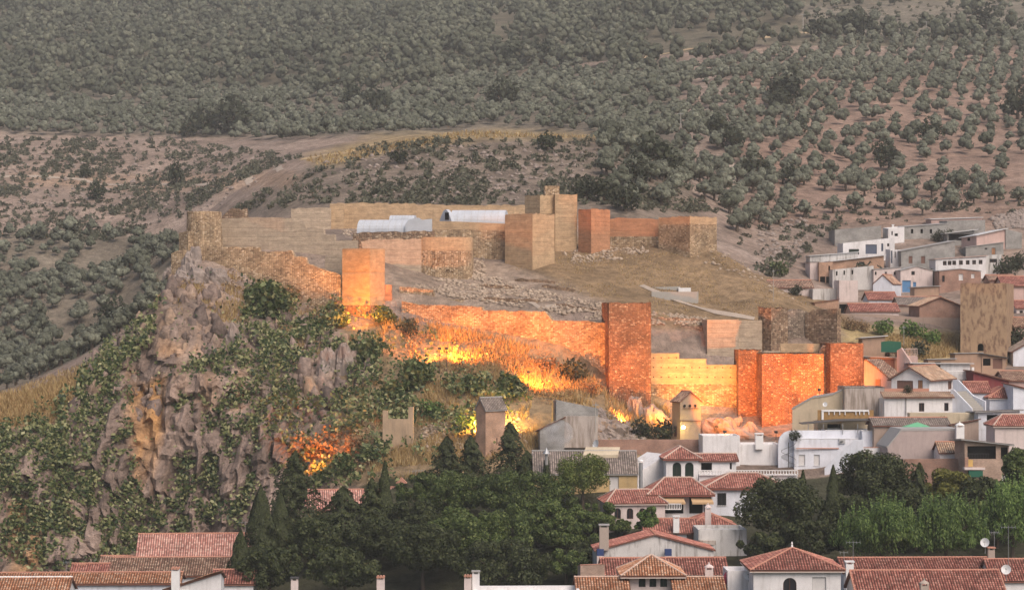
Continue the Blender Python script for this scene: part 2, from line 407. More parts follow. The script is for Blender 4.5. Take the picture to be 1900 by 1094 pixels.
_Q = np.c_[np.ones(_n), _A]
_S = np.linalg.solve(np.r_[np.c_[_M, _Q], np.c_[_Q.T, np.zeros((3, 3))]], np.r_[CP[:, 2], np.zeros(3)])
def seg(*ab): return np.concatenate([np.arange(a, b, s) for a, b, s in ab])
GX = seg((-1250, -420, 22), (-420, -130, 5), (-130, -101, 2), (-101, 14, 0.62), (14, 112, 0.95), (112, 150, 2), (150, 420, 5), (420, 1251, 22))
GY = seg((-60, 280, 9), (280, 384, 2.5), (384, 448, 0.55), (448, 530, 1.3), (530, 700, 2.2), (700, 1300, 4.5), (1300, 1800, 8), (1800, 2651, 22))
_gx, _gy = np.meshgrid(GX, GY)
GZ = np.empty(_gx.size)
_flat = np.c_[_gx.ravel(), _gy.ravel()] / NS
for i in range(0, len(_flat), 20000):
    q = _flat[i:i + 20000]
    GZ[i:i + 20000] = _phi(((q[:, None] - _A[None]) ** 2).sum(2)) @ _S[:_n] + _S[_n] + q @ _S[_n + 1:]
GZ = GZ.reshape(_gx.shape)
_far = np.clip((_gy - 540) / 150, 0, 1)
GZ += _far * (3.0 * fbm(_gx / 60, _gy / 60) + 0.8 * fbm(_gx / 14, _gy / 14, 4.0)) + (1 - _far) * 0.35 * fbm(_gx / 5, _gy / 5, 9.0)
def H(x, y):
    x = np.asarray(x, float); y = np.asarray(y, float)
    i = np.clip(np.searchsorted(GX, x) - 1, 0, len(GX) - 2); j = np.clip(np.searchsorted(GY, y) - 1, 0, len(GY) - 2)
    tx = (x - GX[i]) / (GX[i + 1] - GX[i]); ty = (y - GY[j]) / (GY[j + 1] - GY[j])
    return (GZ[j, i] * (1 - tx) + GZ[j, i + 1] * tx) * (1 - ty) + (GZ[j + 1, i] * (1 - tx) + GZ[j + 1, i + 1] * tx) * ty
def Hs(x, y): return float(H(x, y))
_YS = np.concatenate([np.arange(285, 560, 0.5), np.arange(560, 1800, 2.0), np.arange(1800, 2600, 10.0)])
def G(px, py, y0=0.0):
    """where the ray through a pixel meets the ground (beyond distance y0)"""
    z = (CY - py) / F * _YS; g = H((px - CX) / F * _YS, _YS)
    hit = np.nonzero((g >= z) & (_YS > y0))[0]
    Y = _YS[hit[0]] if len(hit) else 600.0
    return Vector((xat(px, Y), Y, Hs(xat(px, Y), Y)))
def Gmany(px, py):
    out = np.empty((len(px), 3))
    for i in range(0, len(px), 400):
        a, b = px[i:i + 400, None], py[i:i + 400, None]
        g = H((a - CX) / F * _YS, np.broadcast_to(_YS, (len(a), len(_YS)))); k = (g >= (CY - b) / F * _YS).argmax(1)
        Y = _YS[k]; x = (px[i:i + 400] - CX) / F * Y; out[i:i + 400] = np.c_[x, Y, H(x, Y)]
    return out
# ground colours by place (soil, dry grass, bare rock, forest floor), crags pushed out of the steep rock
PX = CX + F * _gx / np.maximum(_gy, 50); PY = CY - F * GZ / np.maximum(_gy, 50)
_dzx = np.gradient(GZ, GX, axis=1); _dzy = np.gradient(GZ, GY, axis=0); _sl = np.hypot(_dzx, _dzy)
near = (_gy > 380) & (_gy < 452) & (_gx < 20) & (_gx > -101)
rock = np.clip((_sl - 0.62) / 0.4, 0, 1) * near
rock = np.where(_gx > -34, rock * np.clip(1 - (_gx + 34) / 40, 0.25, 1), rock)
VX, VY, VZ = _gx.copy(), _gy.copy(), GZ.copy()
u, w_ = _gx * 0.16, GZ * 0.055
crag = 1 - np.abs(fbm(u + 5, w_, _gy * 0.03, 4)) * 2.2
blk = np.clip(np.abs(fbm(_gx * 0.34 + 3, GZ * 0.2, 2.0, 3)) * 4.0, 0, 1.3) - .3
fine = np.clip(np.abs(fbm(_gx * 0.9, GZ * 0.6, 7.0, 3)) * 3.5, 0, 1) - .4
VY -= rock * (3.0 * crag + 2.2 * blk + 1.3 * fine)
VX += rock * 0.9 * fbm(_gx * 0.3, GZ * 0.25, 21.0, 3)
VZ += rock * 0.9 * fbm(_gx * 0.5, _gy * 0.5, GZ * 0.5, 3)
_w1 = 14 * fbm(_gx / 9, _gy / 9, 8.8); _w2 = 7 * fbm(_gx / 9, _gy / 9, 12.1)
def cmask(poly):
    m = np.zeros(PX.shape)
    for k in range(5):
        a = k * 1.2566; m += in_poly(PX + _w1 + 9 * math.cos(a), PY + _w2 + 5 * math.sin(a), poly)
    return m / 5
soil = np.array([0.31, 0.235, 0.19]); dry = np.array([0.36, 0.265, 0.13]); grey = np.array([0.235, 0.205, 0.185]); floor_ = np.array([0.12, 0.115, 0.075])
red = np.array([0.33, 0.175, 0.115]); stone = np.array([0.215, 0.16, 0.132]); ochre = np.array([0.56, 0.31, 0.13]); dust = np.array([0.36, 0.28, 0.215])
Cc = np.tile(soil, PX.shape + (1,))
nz1 = fbm(_gx / 25, _gy / 25, 3.3)[..., None]; nz2 = fbm(_gx / 7, _gy / 7, 1.7)[..., None]
Cc = Cc * (1 + 0.25 * nz1) + 0.06 * np.clip(nz2, 0, 1)
def put(m, c, s=1.0):
    global Cc
    k = (np.asarray(m, float) * s)[..., None]
    Cc = Cc * (1 - k) + c * k
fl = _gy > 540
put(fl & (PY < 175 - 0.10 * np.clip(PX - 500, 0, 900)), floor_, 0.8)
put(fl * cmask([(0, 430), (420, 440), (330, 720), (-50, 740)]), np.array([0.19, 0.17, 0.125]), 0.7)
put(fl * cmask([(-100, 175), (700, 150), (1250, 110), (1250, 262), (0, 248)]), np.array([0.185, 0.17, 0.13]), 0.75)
put(fl * cmask([(420, 400), (620, 280), (860, 240), (1260, 250), (1300, 420)]), np.array([0.20, 0.165, 0.13]), 0.75)
put(fl * cmask([(1380, 420), (1360, 120), (2000, 90), (2000, 420)]), red, 0.3)
put(fl * cmask([(560, 292), (700, 250), (960, 240), (1190, 252), (1190, 264), (960, 256), (720, 280), (600, 312)]), dry, 0.7)
put(fl * cmask([(30, 318), (330, 325), (560, 318), (540, 345), (300, 358), (30, 340)]), np.array([0.37, 0.25, 0.17]), 0.6)
put(fl * cmask([(1450, 10), (1900, 0), (1900, 60), (1560, 70)]), np.array([0.24, 0.21, 0.165]), 0.8)
put(((_gy < 540) & (_gy > 430)) * cmask([(930, 480), (1040, 440), (1360, 430), (1580, 560), (1580, 610), (1190, 610), (1090, 560)]), dry * np.array([0.76, 0.70, 0.74]), 0.8)
put(((_gy < 476) & (_gy > 438)) * cmask([(690, 500), (950, 480), (1030, 520), (1150, 570), (1250, 600), (1100, 610), (700, 560)]), dust, 0.7)
put(((_gy > 440) & (_gy < 530)) * cmask([(400, 380), (1000, 380), (960, 490), (400, 500)]), np.array([0.27, 0.21, 0.17]), 0.8)
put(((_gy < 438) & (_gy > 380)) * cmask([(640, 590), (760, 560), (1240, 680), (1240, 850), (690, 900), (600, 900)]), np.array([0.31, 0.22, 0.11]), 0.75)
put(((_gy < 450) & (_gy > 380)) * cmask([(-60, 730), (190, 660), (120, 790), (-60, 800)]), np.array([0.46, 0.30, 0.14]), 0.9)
put(((_gy < 480) & (_gy > 436)) * cmask([(1560, 600), (1790, 615), (1790, 690), (1560, 690)]), np.array([0.42, 0.32, 0.15]), 0.8)
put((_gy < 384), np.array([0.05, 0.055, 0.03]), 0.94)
put(rock, stone * (1 + .35 * np.clip(blk, -1, 1))[..., None])
Cc = Cc * (1 + rock[..., None] * 0.35 * np.clip(fbm(_gx * 0.5, GZ * 0.14, 31.0, 4), -1, 1)[..., None])
streak = rock * np.clip(1.6 * fbm(_gx * 0.5 + 2, GZ * 0.06, 51.0, 3) + 0.55, 0, 1)
for poly, s in (([(238, 720), (310, 700), (322, 900), (268, 920)], 0.95), ([(20, 930), (70, 930), (80, 1060), (20, 1060)], 0.7), ([(225, 660), (255, 690), (240, 720)], 0.7),
                ([(95, 930), (140, 920), (130, 990), (100, 980)], 0.6), ([(290, 540), (460, 540), (420, 660), (290, 660)], 0.5), ([(330, 640), (480, 640), (460, 760), (340, 760)], 0.4), ([(540, 680), (680, 640), (660, 760), (560, 780)], 0.35), ([(280, 900), (360, 900), (340, 960), (280, 960)], 0.5)):
    put(cmask(poly) * streak, ochre, s)
me = np_mesh('ground', np.c_[VX.ravel(), VY.ravel(), VZ.ravel()],
             (lambda i, nx: np.stack([i, i + 1, i + nx + 1, i + nx], -1))((np.arange(len(GY) - 1)[:, None] * len(GX) + np.arange(len(GX) - 1)[None]).ravel(), len(GX)), None, True)
_rf = rock[:-1, :-1].ravel(); me.polygons.foreach_set('use_smooth', (_rf < .25))          # bare rock breaks in facets
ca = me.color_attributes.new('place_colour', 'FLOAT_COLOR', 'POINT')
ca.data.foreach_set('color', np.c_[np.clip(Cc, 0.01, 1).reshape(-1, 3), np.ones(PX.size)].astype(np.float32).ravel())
n = mk('ground', 0.97, 0.08); at = n('Attribute', attribute_name='place_colour').outputs[0]; pos = n('NewGeometry').outputs['Position']
a = n('TexNoise', {'Vector': pos, 'Scale': 0.55, 'Detail': 9.0, 'Roughness': 0.68}).outputs[0]
b_ = n('TexNoise', {'Vector': pos, 'Scale': 2.6, 'Detail': 5.0, 'Roughness': 0.6}).outputs[0]
mp = n('Mapping', {'Vector': pos, 'Scale': (0.8, 0.8, 0.2)}).outputs[0]
vo = n('TexNoise', {'Vector': mp, 'Scale': 0.55, 'Detail': 5.0, 'Roughness': 0.55, 'Distortion': 0.6}).outputs[0]
vo = n.math('MULTIPLY', n.math('ABSOLUTE', n.math('SUBTRACT', vo, 0.5)), 2.2)
c = n.mix(1.0, at, n.ramp(a, [(0.28, 0.55), (0.5, 0.98), (0.72, 1.45)]), 'MULTIPLY')
lowf = n('TexNoise', {'Vector': pos, 'Scale': 0.09, 'Detail': 5.0, 'Roughness': 0.6}).outputs[0]
c = n.mix(1.0, c, n.ramp(lowf, [(0.32, 0.62), (0.5, 0.95), (0.68, 1.22)]), 'MULTIPLY')
c = n.mix(n.math('MULTIPLY', n.ramp(vo, [(0.0, 1.0), (0.10, 0.0)]), 0.10), c, (0.07, 0.055, 0.045))
c = n.mix(n.math('MULTIPLY', n.ramp(b_, [(0.55, 0.0), (0.75, 1.0)]), 0.35), c, (0.10, 0.085, 0.06))
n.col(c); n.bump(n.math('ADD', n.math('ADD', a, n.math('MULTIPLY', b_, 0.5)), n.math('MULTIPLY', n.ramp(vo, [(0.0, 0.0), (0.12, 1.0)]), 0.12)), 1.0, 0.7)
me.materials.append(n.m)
ground = link_mesh('ground', me); tag(ground, kind='structure')
# ------------------------------------------------------------------ builders
rng0 = random.Random(7)
UP = Vector((0, 0, 1))
def tile_plane(poly, e, s, mb, pitch=0.34, row=0.42, amp=0.075, step=0.05, hi=True, uvs=None):
    """barrel tiles over a planar convex roof polygon: e along the eave, s up the slope"""
    e = Vector(e).normalized(); s = Vector(s).normalized(); nrm = e.cross(s).normalized()
    if nrm.z < 0: nrm = -nrm
    o = Vector(poly[0]); q = [((Vector(p) - o).dot(e), (Vector(p) - o).dot(s)) for p in poly]
    u0 = min(a for a, b in q); u1 = max(a for a, b in q); v0 = min(b for a, b in q); v1 = max(b for a, b in q)
    prof = (0.0, 0.75, 1.0, 0.75) if hi else (0.0, 1.0)
    k = len(prof); nc = max(1, int(math.ceil((u1 - u0) / pitch))); du = pitch / k
    nr = max(1, int(math.ceil((v1 - v0) / row))) if hi else 1; dv = row if hi else v1 - v0
    def span(u):
        lo, hi_ = 1e9, -1e9
        for i in range(len(q)):
            (a, b), (c, d) = q[i], q[(i + 1) % len(q)]
            if abs(a - c) < 1e-6:
                if abs(u - a) < 1e-6: lo = min(lo, b, d); hi_ = max(hi_, b, d)
            elif min(a, c) - 1e-6 <= u <= max(a, c) + 1e-6:
                t = b + (d - b) * (u - a) / (c - a); lo = min(lo, t); hi_ = max(hi_, t)
        return (lo, hi_) if hi_ >= lo else (0, 0)
    cols = []
    for i in range(nc * k + 1):
        u = min(u0 + i * du, u1); lo, hh = span(min(max(u, u0 + 1e-5), u1 - 1e-5)); h = 0.02 + amp * prof[i % k]; rows = []
        for r in range(nr):
            a = min(max(v0 + r * dv, lo), hh); b = min(max(v0 + (r + 1) * dv, lo), hh)
            rows.append((a, b, h + (step if hi else 0), h))
        cols.append((u, rows))
    ids = []
    for u, rows in cols:
        b = mb.pts([o + e * u + s * t + nrm * hgt for a, bb, h0, h1 in rows for t, hgt in ((a, h0), (bb, h1))]); ids.append(b)
        uvs.extend((u - u0, t) for a, bb, h0, h1 in rows for t in (a + 0.02 - v0, bb - 0.02 - v0))
    for i in range(len(ids) - 1):
        for r in range(nr):
            if cols[i][1][r][1] - cols[i][1][r][0] < 1e-4 and cols[i + 1][1][r][1] - cols[i + 1][1][r][0] < 1e-4: continue
            mb.f.append([ids[i] + 2 * r, ids[i + 1] + 2 * r, ids[i + 1] + 2 * r + 1, ids[i] + 2 * r + 1])
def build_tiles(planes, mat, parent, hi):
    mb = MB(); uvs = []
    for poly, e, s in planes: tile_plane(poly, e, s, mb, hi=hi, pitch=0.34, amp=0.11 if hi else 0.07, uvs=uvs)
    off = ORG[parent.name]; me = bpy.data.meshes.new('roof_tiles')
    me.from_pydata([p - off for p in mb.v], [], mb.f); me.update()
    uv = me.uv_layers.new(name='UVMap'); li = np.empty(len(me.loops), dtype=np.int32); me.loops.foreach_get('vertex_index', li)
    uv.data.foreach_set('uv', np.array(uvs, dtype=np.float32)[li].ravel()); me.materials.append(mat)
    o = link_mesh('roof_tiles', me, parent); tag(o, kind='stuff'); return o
PANE = {}
class House:
    """a box seen at its nearest corner C: face R runs right from C, face L runs left from C"""
    def __init__(s, name, label, pxL, pxC, pxR, Y, th, pe, pb=None, wall='white_plaster', cat='house', a=None, b=None, group=None, up=None, split=None, wname='wall', rough=0.0, sink=1.2):
        th = RAD(th); s.C = Vector((xat(pxC, Y), Y, 0)); s.dR = Vector((math.cos(th), math.sin(th), 0)); s.dL = Vector((-math.sin(th), math.cos(th), 0))
        tR = (pxR - CX) / F; tL = (pxL - CX) / F
        s.a = a or (tR * Y - s.C.x) / (s.dR.x - tR * s.dR.y)
        s.b = b or (tL * Y - s.C.x) / (s.dL.x - tL * s.dL.y)
        pe = pe if isinstance(pe, (tuple, list)) else (None, pe, None)
        Rp = s.C + s.dR * s.a; Lp = s.C + s.dL * s.b
        s.zC = zat(pe[1], Y); s.zR = zat(pe[2], Rp.y) if pe[2] else s.zC; s.zL = zat(pe[0], Lp.y) if pe[0] else s.zC
        s.zB = s.zR + s.zL - s.zC
        Bp = Rp + s.dL * s.b
        if pb: s.z0 = zat(pb, Y)
        else: s.z0 = min(Hs(p.x, p.y) for p in (s.C, Rp, Lp, Bp)) - sink
        s.z0 = min(s.z0, min(Hs(p.x, p.y) for p in (s.C, Rp, Lp)) - 0.3)
        s.corn = [s.C, Rp, Bp, Lp]; s.zt = [s.zC, s.zR, s.zB, s.zL]
        s.root = empty(name, Vector((s.C.x, s.C.y, s.z0)), label, cat, group)
        s.faces = {'R': (s.C, s.dR, s.a, 0, 1), 'A': (Rp, s.dL, s.b, 1, 2), 'K': (Bp, -s.dR, s.a, 2, 3), 'L': (Lp, -s.dL, s.b, 3, 0)}
        s.holes = {k: [] for k in s.faces}; s.apex = {}; s.wall = wall; s.up = up; s.wname = wname; s.rough = rough
        s.split = zat(split, Y) if split else None; s.wins = []
    def onface(s, f, px, py):
        o, d, L, i, j = s.faces[f]; t = (px - CX) / F
        u = (t * o.y - o.x) / (d.x - t * d.y); p = o + d * u
        return u, zat(py, p.y)
    def win(s, f, x0, y0, x1, y1, style='dark', arch=False, sill=False, label=None):
        ua, za = s.onface(f, x0, y1); ub, zb = s.onface(f, x1, y0); L = s.faces[f][2]
        ua, ub = sorted((ua, ub)); ua = max(ua, 0.12); ub = min(ub, L - 0.12)
        zm = min(s.zt[s.faces[f][3]], s.zt[s.faces[f][4]])
        zb = min(zb, zm - 0.06); za = max(za, s.z0 + 0.1)
        if ub - ua < 0.15 or zb - za < 0.15: return
        s.holes[f].append((ua, za, ub, zb, arch)); s.wins.append((f, ua, za, ub, zb, style, arch, sill, label))
    def mb_face(s, mbs, f):
        o, d, L, i, j = s.faces[f]; hA, hB = s.zt[i], s.zt[j]; zt = min(hA, hB); n = d.cross(UP)
        pt = lambda u, z: o + d * u + UP * z
        hs = s.holes[f]
        us = sorted({0.0, L} | {h[0] for h in hs} | {h[2] for h in hs}); zs = {s.z0, zt} | {h[1] for h in hs} | {h[3] for h in hs}
        if s.split: zs |= {s.split}
        zs = sorted(zs)
        for a in range(len(us) - 1):
            for b in range(len(zs) - 1):
                uc, zc = (us[a] + us[a + 1]) / 2, (zs[b] + zs[b + 1]) / 2
                if any(h[0] < uc < h[2] and h[1] < zc < h[3] for h in hs): continue
                mb = mbs[1] if (s.split and zc > s.split) else mbs[0]
                mb.poly([pt(us[a], zs[b]), pt(us[a + 1], zs[b]), pt(us[a + 1], zs[b + 1]), pt(us[a], zs[b + 1])])
        top = [pt(0, zt), pt(L, zt)]
        mbt = mbs[1] if s.split else mbs[0]
        if hB > zt + 1e-4: top.append(pt(L, hB))
        if f in s.apex: top.append(pt(L * s.apex[f][0], s.apex[f][1]))
        if s.rough:
            r = random.Random(int(abs(o.x) * 100) + ord(f)); m = max(3, int(L / 0.55)); ps = []
            for q in range(m + 1):
                t = q / m; h = hA + (hB - hA) * t; ps.append(pt(L * t, max(zt, h) + (r.random() ** 1.5) * s.rough))
            if hA <= hB: top = [pt(0, zt), pt(L, zt)] + ps[::-1]
            else: top = [pt(0, zt), pt(L, zt)] + ps[::-1]
        elif hA > zt + 1e-4: top.append(pt(0, hA))
        if len(top) > 2: mbt.poly(top)
        for ua, za, ub, zb, arch in hs:
            dp = -n * 0.2
            for p, q in ((pt(ua, za), pt(ub, za)), (pt(ub, za), pt(ub, zb)), (pt(ub, zb), pt(ua, zb)), (pt(ua, zb), pt(ua, za))):
                mbs[0].poly([p, p + dp, q + dp, q])
            if arch:
                w = (ub - ua) / 2; um = (ua + ub) / 2; zs_ = zb - w
                for sg in (-1, 1):
                    arc = [pt(um + sg * w * math.cos(t * math.pi / 16), zs_ + w * math.sin(t * math.pi / 16)) - n * 0.002 for t in range(9)]
                    cnr = pt(um + sg * w, zb) - n * 0.002
                    for t in range(8): mbs[0].poly([cnr, arc[t], arc[t + 1]] if sg < 0 else [cnr, arc[t + 1], arc[t]])
    def finish(s, roof='flat', **k):
        getattr(s, 'r_' + roof)(**k)
        lo, hi = MB(), MB()
        for f in s.faces: s.mb_face((lo, hi), f)
        if s.rough or roof == 'flat':           # wall heads and a roof deck inside the parapet
            t = k.get('thick', 0.3 if not s.rough else 0.9); dz = k.get('deck', 0.45)
            pin = [s.C + s.dR * t + s.dL * t, s.corn[1] - s.dR * t + s.dL * t, s.corn[2] - s.dR * t - s.dL * t, s.corn[3] + s.dR * t - s.dL * t]
            mt = hi if s.split else lo
            for i in range(4):
                j = (i + 1) % 4; A, B = s.corn[i] + UP * s.zt[i], s.corn[j] + UP * s.zt[j]; a_, b_ = pin[i] + UP * s.zt[i], pin[j] + UP * s.zt[j]
                if not s.rough: mt.poly([A, B, b_, a_])
                else: mt.poly([A + UP * s.rough * 0.4, B + UP * s.rough * 0.4, b_ + UP * s.rough * 0.4, a_ + UP * s.rough * 0.4])
                mt.poly([a_, b_, b_ - UP * dz, a_ - UP * dz])
            mt.poly([pin[i] + UP * (s.zt[i] - dz) for i in range(4)])
        w = lo.build(s.wname, MAT[s.wall], s.root)
        if s.split: hi.build('rammed_earth_top', MAT[s.up], s.root)
        for f, ua, za, ub, zb, style, arch, sill, label in s.wins: s.mk_window(f, ua, za, ub, zb, style, arch, sill, label)
        return s
    def mk_window(s, f, ua, za, ub, zb, style, arch, sill, label):
        o, d, L, i, j = s.faces[f]; n = d.cross(UP); pt = lambda u, z, dp: o + d * u + UP * z - n * dp
        fr, pn, nm, pm = {'dark': ('frame_brown', 'glass', 'window', 'pane'), 'green': ('frame_dark', 'glass_green', 'window', 'pane'), 'wood': ('wood_brown', 'wood_brown', 'shutter', 'panel'),
                          'orangedoor': ('frame_brown', 'wood_orange', 'door', 'panel'), 'blind': ('frame_grey', 'blind', 'window', 'roller_blind'), 'white': ('frame_white', 'blind', 'window', 'roller_blind'),
                          'blue': ('door_blue', 'door_blue', 'garage_door', 'panel'), 'slate': ('door_slate', 'door_slate', 'garage_door', 'panel'), 'open': ('frame_dark', 'void', 'opening', 'dark_room'), 'bar': ('frame_dark', 'glass', 'window', 'pane')}[style]
        if style == 'open':
            m = MB(); m.poly([pt(ua, za, 0.9), pt(ub, za, 0.9), pt(ub, zb, 0.9), pt(ua, zb, 0.9)])
            for p, q in (((ua, za), (ub, za)), ((ub, za), (ub, zb)), ((ub, zb), (ua, zb)), ((ua, zb), (ua, za))):
                m.poly([pt(*p, 0.2), pt(*p, 0.9), pt(*q, 0.9), pt(*q, 0.2)])
            w = m.build('recess', MAT['void'], s.root); 
            if label: w['label'] = label
            return
        t = min(0.07, (ub - ua) * 0.12); m = MB()
        for a0, z0, a1, z1 in ((ua, za, ua + t, zb), (ub - t, za, ub, zb), (ua + t, za, ub - t, za + t), (ua + t, zb - t, ub - t, zb)):
            m.obox(pt(a0, z0, 0.14), d * (a1 - a0), UP * (z1 - z0), n * 0.05)
        if ub - ua > 0.8 and style in ('dark', 'green', 'bar'):
            um = (ua + ub) / 2; m.obox(pt(um - t / 2, za + t, 0.14), d * t, UP * (zb - za - 2 * t), n * 0.05)
        if style in ('wood', 'blue', 'slate', 'orangedoor'):
            k = max(2, int((ub - ua) / 0.5))
            for q in range(1, k): m.obox(pt(ua + (ub - ua) * q / k - 0.015, za + t, 0.15), d * 0.03, UP * (zb - za - 2 * t), n * 0.03)
        w = m.build(nm, MAT[fr], s.root)
        if label: w['label'] = label
        g = MB(); g.poly([pt(ua, za, 0.17), pt(ub, za, 0.17), pt(ub, zb, 0.17), pt(ua, zb, 0.17)]); g.build(pm, MAT[pn], w)
        if sill:
            q = MB(); q.obox(pt(ua - 0.08, za - 0.08, 0.0), d * (ub - ua + 0.16), UP * 0.075, n * 0.1); q.build('sill', MAT['frame_white'], w)
        if style == 'bar':
            q = MB(); kk = 5
            for z_ in range(kk + 1): u_ = ua + (ub - ua) * z_ / kk; q.obox(pt(u_ - .02, za - .1, -0.12), d * .04, UP * (zb - za + .2), n * .03)
            q.build('grille', MAT['frame_dark'], w)
    # roofs
    def r_flat(s, **k):
        if k.get('coping'):
            m = MB(); t = 0.36
            for i in range(4):
                j = (i + 1) % 4; d = (s.corn[j] - s.corn[i]).normalized(); n = d.cross(UP)
                A = s.corn[i] + UP * (s.zt[i] + 0.004) + n * 0.05 - d * 0.05; B = s.corn[j] + UP * (s.zt[j] + 0.004) + n * 0.05 - d * t
                m.prism([A, B, B - n * t, A - n * t], (0, 0, 0.07))
            m.build('coping', MAT[k['coping']], s.root)
    def slab(s, polys, mat, th=0.14, name='roof'):
        m = MB()
        for p in polys: m.prism([Vector(q) - UP * th for q in p], (0, 0, th))
        return m.build(name, MAT[mat], s.root)
    def caps(s, lines, mat, roof, r=0.13):
        m = MB()
        for A, B in lines:
            A = Vector(A); B = Vector(B); k = max(1, int((B - A).length / 0.45)); 
            for i in range(k):
                p = A.lerp(B, i / k); q = A.lerp(B, (i + 1) / k); m.tube([p + UP * 0.05, q + UP * 0.02], [r, r * 0.85], 6)
        m.build('ridge_tiles', MAT[mat], roof)
    def r_shed(s, over=0.35, tiles=None, slab='grey_sheet', hi=False, **k):
        A = [s.corn[i] + UP * s.zt[i] for i in range(4)]
        e = (A[1] - A[0]); t = (A[3] - A[0]); eu = e.normalized() * over; tu = t.normalized() * over
        poly = [A[0] - eu - tu, A[1] + eu - tu, A[2] + eu + tu, A[3] - eu + tu]; poly = [p + UP * 0.16 for p in poly]
        roof = s.slab([poly], slab)
        if tiles:
            nrm = (poly[1] - poly[0]).cross(poly[3] - poly[0]).normalized()
            g = Vector((nrm.x, nrm.y, 0))
            if abs(g.normalized().dot(s.dR)) > 0.7: ev, sv = (poly[3] - poly[0]), (poly[1] - poly[0])
            else: ev, sv = (poly[1] - poly[0]), (poly[3] - poly[0])
            build_tiles([(poly, ev, sv)], MAT[tiles], roof, hi)
        return roof
    def r_gable(s, axis='R', rise=1.6, over=0.4, tiles='tile_red', slab='roof_board', hi=False, cap='tile_cap', **k):
        z = [q for q in s.zt]; d1, d2 = (s.dR, s.dL) if axis == 'R' else (s.dL, s.dR)
        l1, l2 = (s.a, s.b) if axis == 'R' else (s.b, s.a)
        zr = s.zC + rise; sl = rise / (l2 / 2); o1 = d1 * over
        lo = s.C + UP * (s.zC) - d2 * over - UP * sl * over; hi_ = s.C + d2 * (l2 + over) + UP * (s.zC - sl * over)
        m0 = s.C + d2 * (l2 / 2) + UP * zr
        up = UP * 0.15
        p1 = [lo - o1 + up, lo + d1 * l1 + o1 + up, m0 + d1 * l1 + o1 + up, m0 - o1 + up]
        p2 = [hi_ + d1 * l1 + o1 + up, hi_ - o1 + up, m0 - o1 + up, m0 + d1 * l1 + o1 + up]
        for f in (('L', 'A') if axis == 'R' else ('R', 'K')): s.apex[f] = (0.5, zr)
        roof = s.slab([p1, p2], slab)
        if tiles:
            build_tiles([(p1, p1[1] - p1[0], p1[3] - p1[0]), (p2, p2[1] - p2[0], p2[3] - p2[0])], MAT[tiles], roof, hi)
            s.caps([(m0 - o1 + up + UP * .06, m0 + d1 * l1 + o1 + up + UP * .06)] + ([(p1[0] + UP * .05, p1[3] + UP * .05), (p1[1] + UP * .05, p1[2] + UP * .05)] if k.get('verge') else []), cap, roof)
        return roof
    def r_hip(s, rise=1.6, over=0.4, tiles='tile_red', slab='roof_board', hi=False, cap='tile_cap', ridge=None, **k):
        o = over; c = [s.C - s.dR * o - s.dL * o, s.corn[1] + s.dR * o - s.dL * o, s.corn[2] + s.dR * o + s.dL * o, s.corn[3] - s.dR * o + s.dL * o]
        ze = s.zC - rise * o / (min(s.a, s.b) / 2) * 0.6 + 0.12; c = [p + UP * ze for p in c]
        W, D = s.a + 2 * o, s.b + 2 * o; mid = (c[0] + c[2]) / 2; zr = s.zC + rise + 0.12
        if W >= D: rl = (W - D) / 2; ax = s.dR
        else: rl = (D - W) / 2; ax = s.dL
        if ridge is not None: rl = ridge / 2
        m = Vector((mid.x, mid.y, zr)); r0, r1 = m - ax * rl, m + ax * rl
        if rl < 0.05: planes = [[c[0], c[1], m], [c[1], c[2], m], [c[2], c[3], m], [c[3], c[0], m]]; lines = [(q, m) for q in c]
        elif W >= D: planes = [[c[0], c[1], r1, r0], [c[1], c[2], r1], [c[2], c[3], r0, r1], [c[3], c[0], r0]]; lines = [(c[0], r0), (c[3], r0), (c[1], r1), (c[2], r1), (r0, r1)]
        else: planes = [[c[0], c[1], r0], [c[1], c[2], r1, r0], [c[2], c[3], r1], [c[3], c[0], r0, r1]]; lines = [(c[0], r0), (c[1], r0), (c[2], r1), (c[3], r1), (r0, r1)]
        roof = s.slab(planes, slab, 0.1)
        tp = []
        for p in planes:
            e = (p[1] - p[0]).normalized(); t = p[2] - p[0]; sv = t - e * t.dot(e); tp.append((p, e, sv))
        build_tiles(tp, MAT[tiles], roof, hi); s.caps([(A + UP * .07, B + UP * .07) for A, B in lines], cap, roof)
        b = MB()                                 # soffit board that closes the eave
        b.prism([q - UP * 0.12 for q in c], (0, 0, -0.12)); b.build('eave', MAT[k.get('eave', 'eave_cream')], roof)
        s.rtop = m
        return roof
def vplane(A, B):
    """vertical plane through two (px, Y) points: returns f(px, py) -> world point"""
    a = Vector((xat(*A), A[1], 0)); b = Vector((xat(*B), B[1], 0)); d = (b - a).normalized()
    def f(px, py):
        t = (px - CX) / F; u = (t * a.y - a.x) / (d.x - t * d.y); p = a + d * u
        return Vector((p.x, p.y, zat(py, p.y)))
    f.d = d; f.n = Vector((-d.y, d.x, 0)); return f
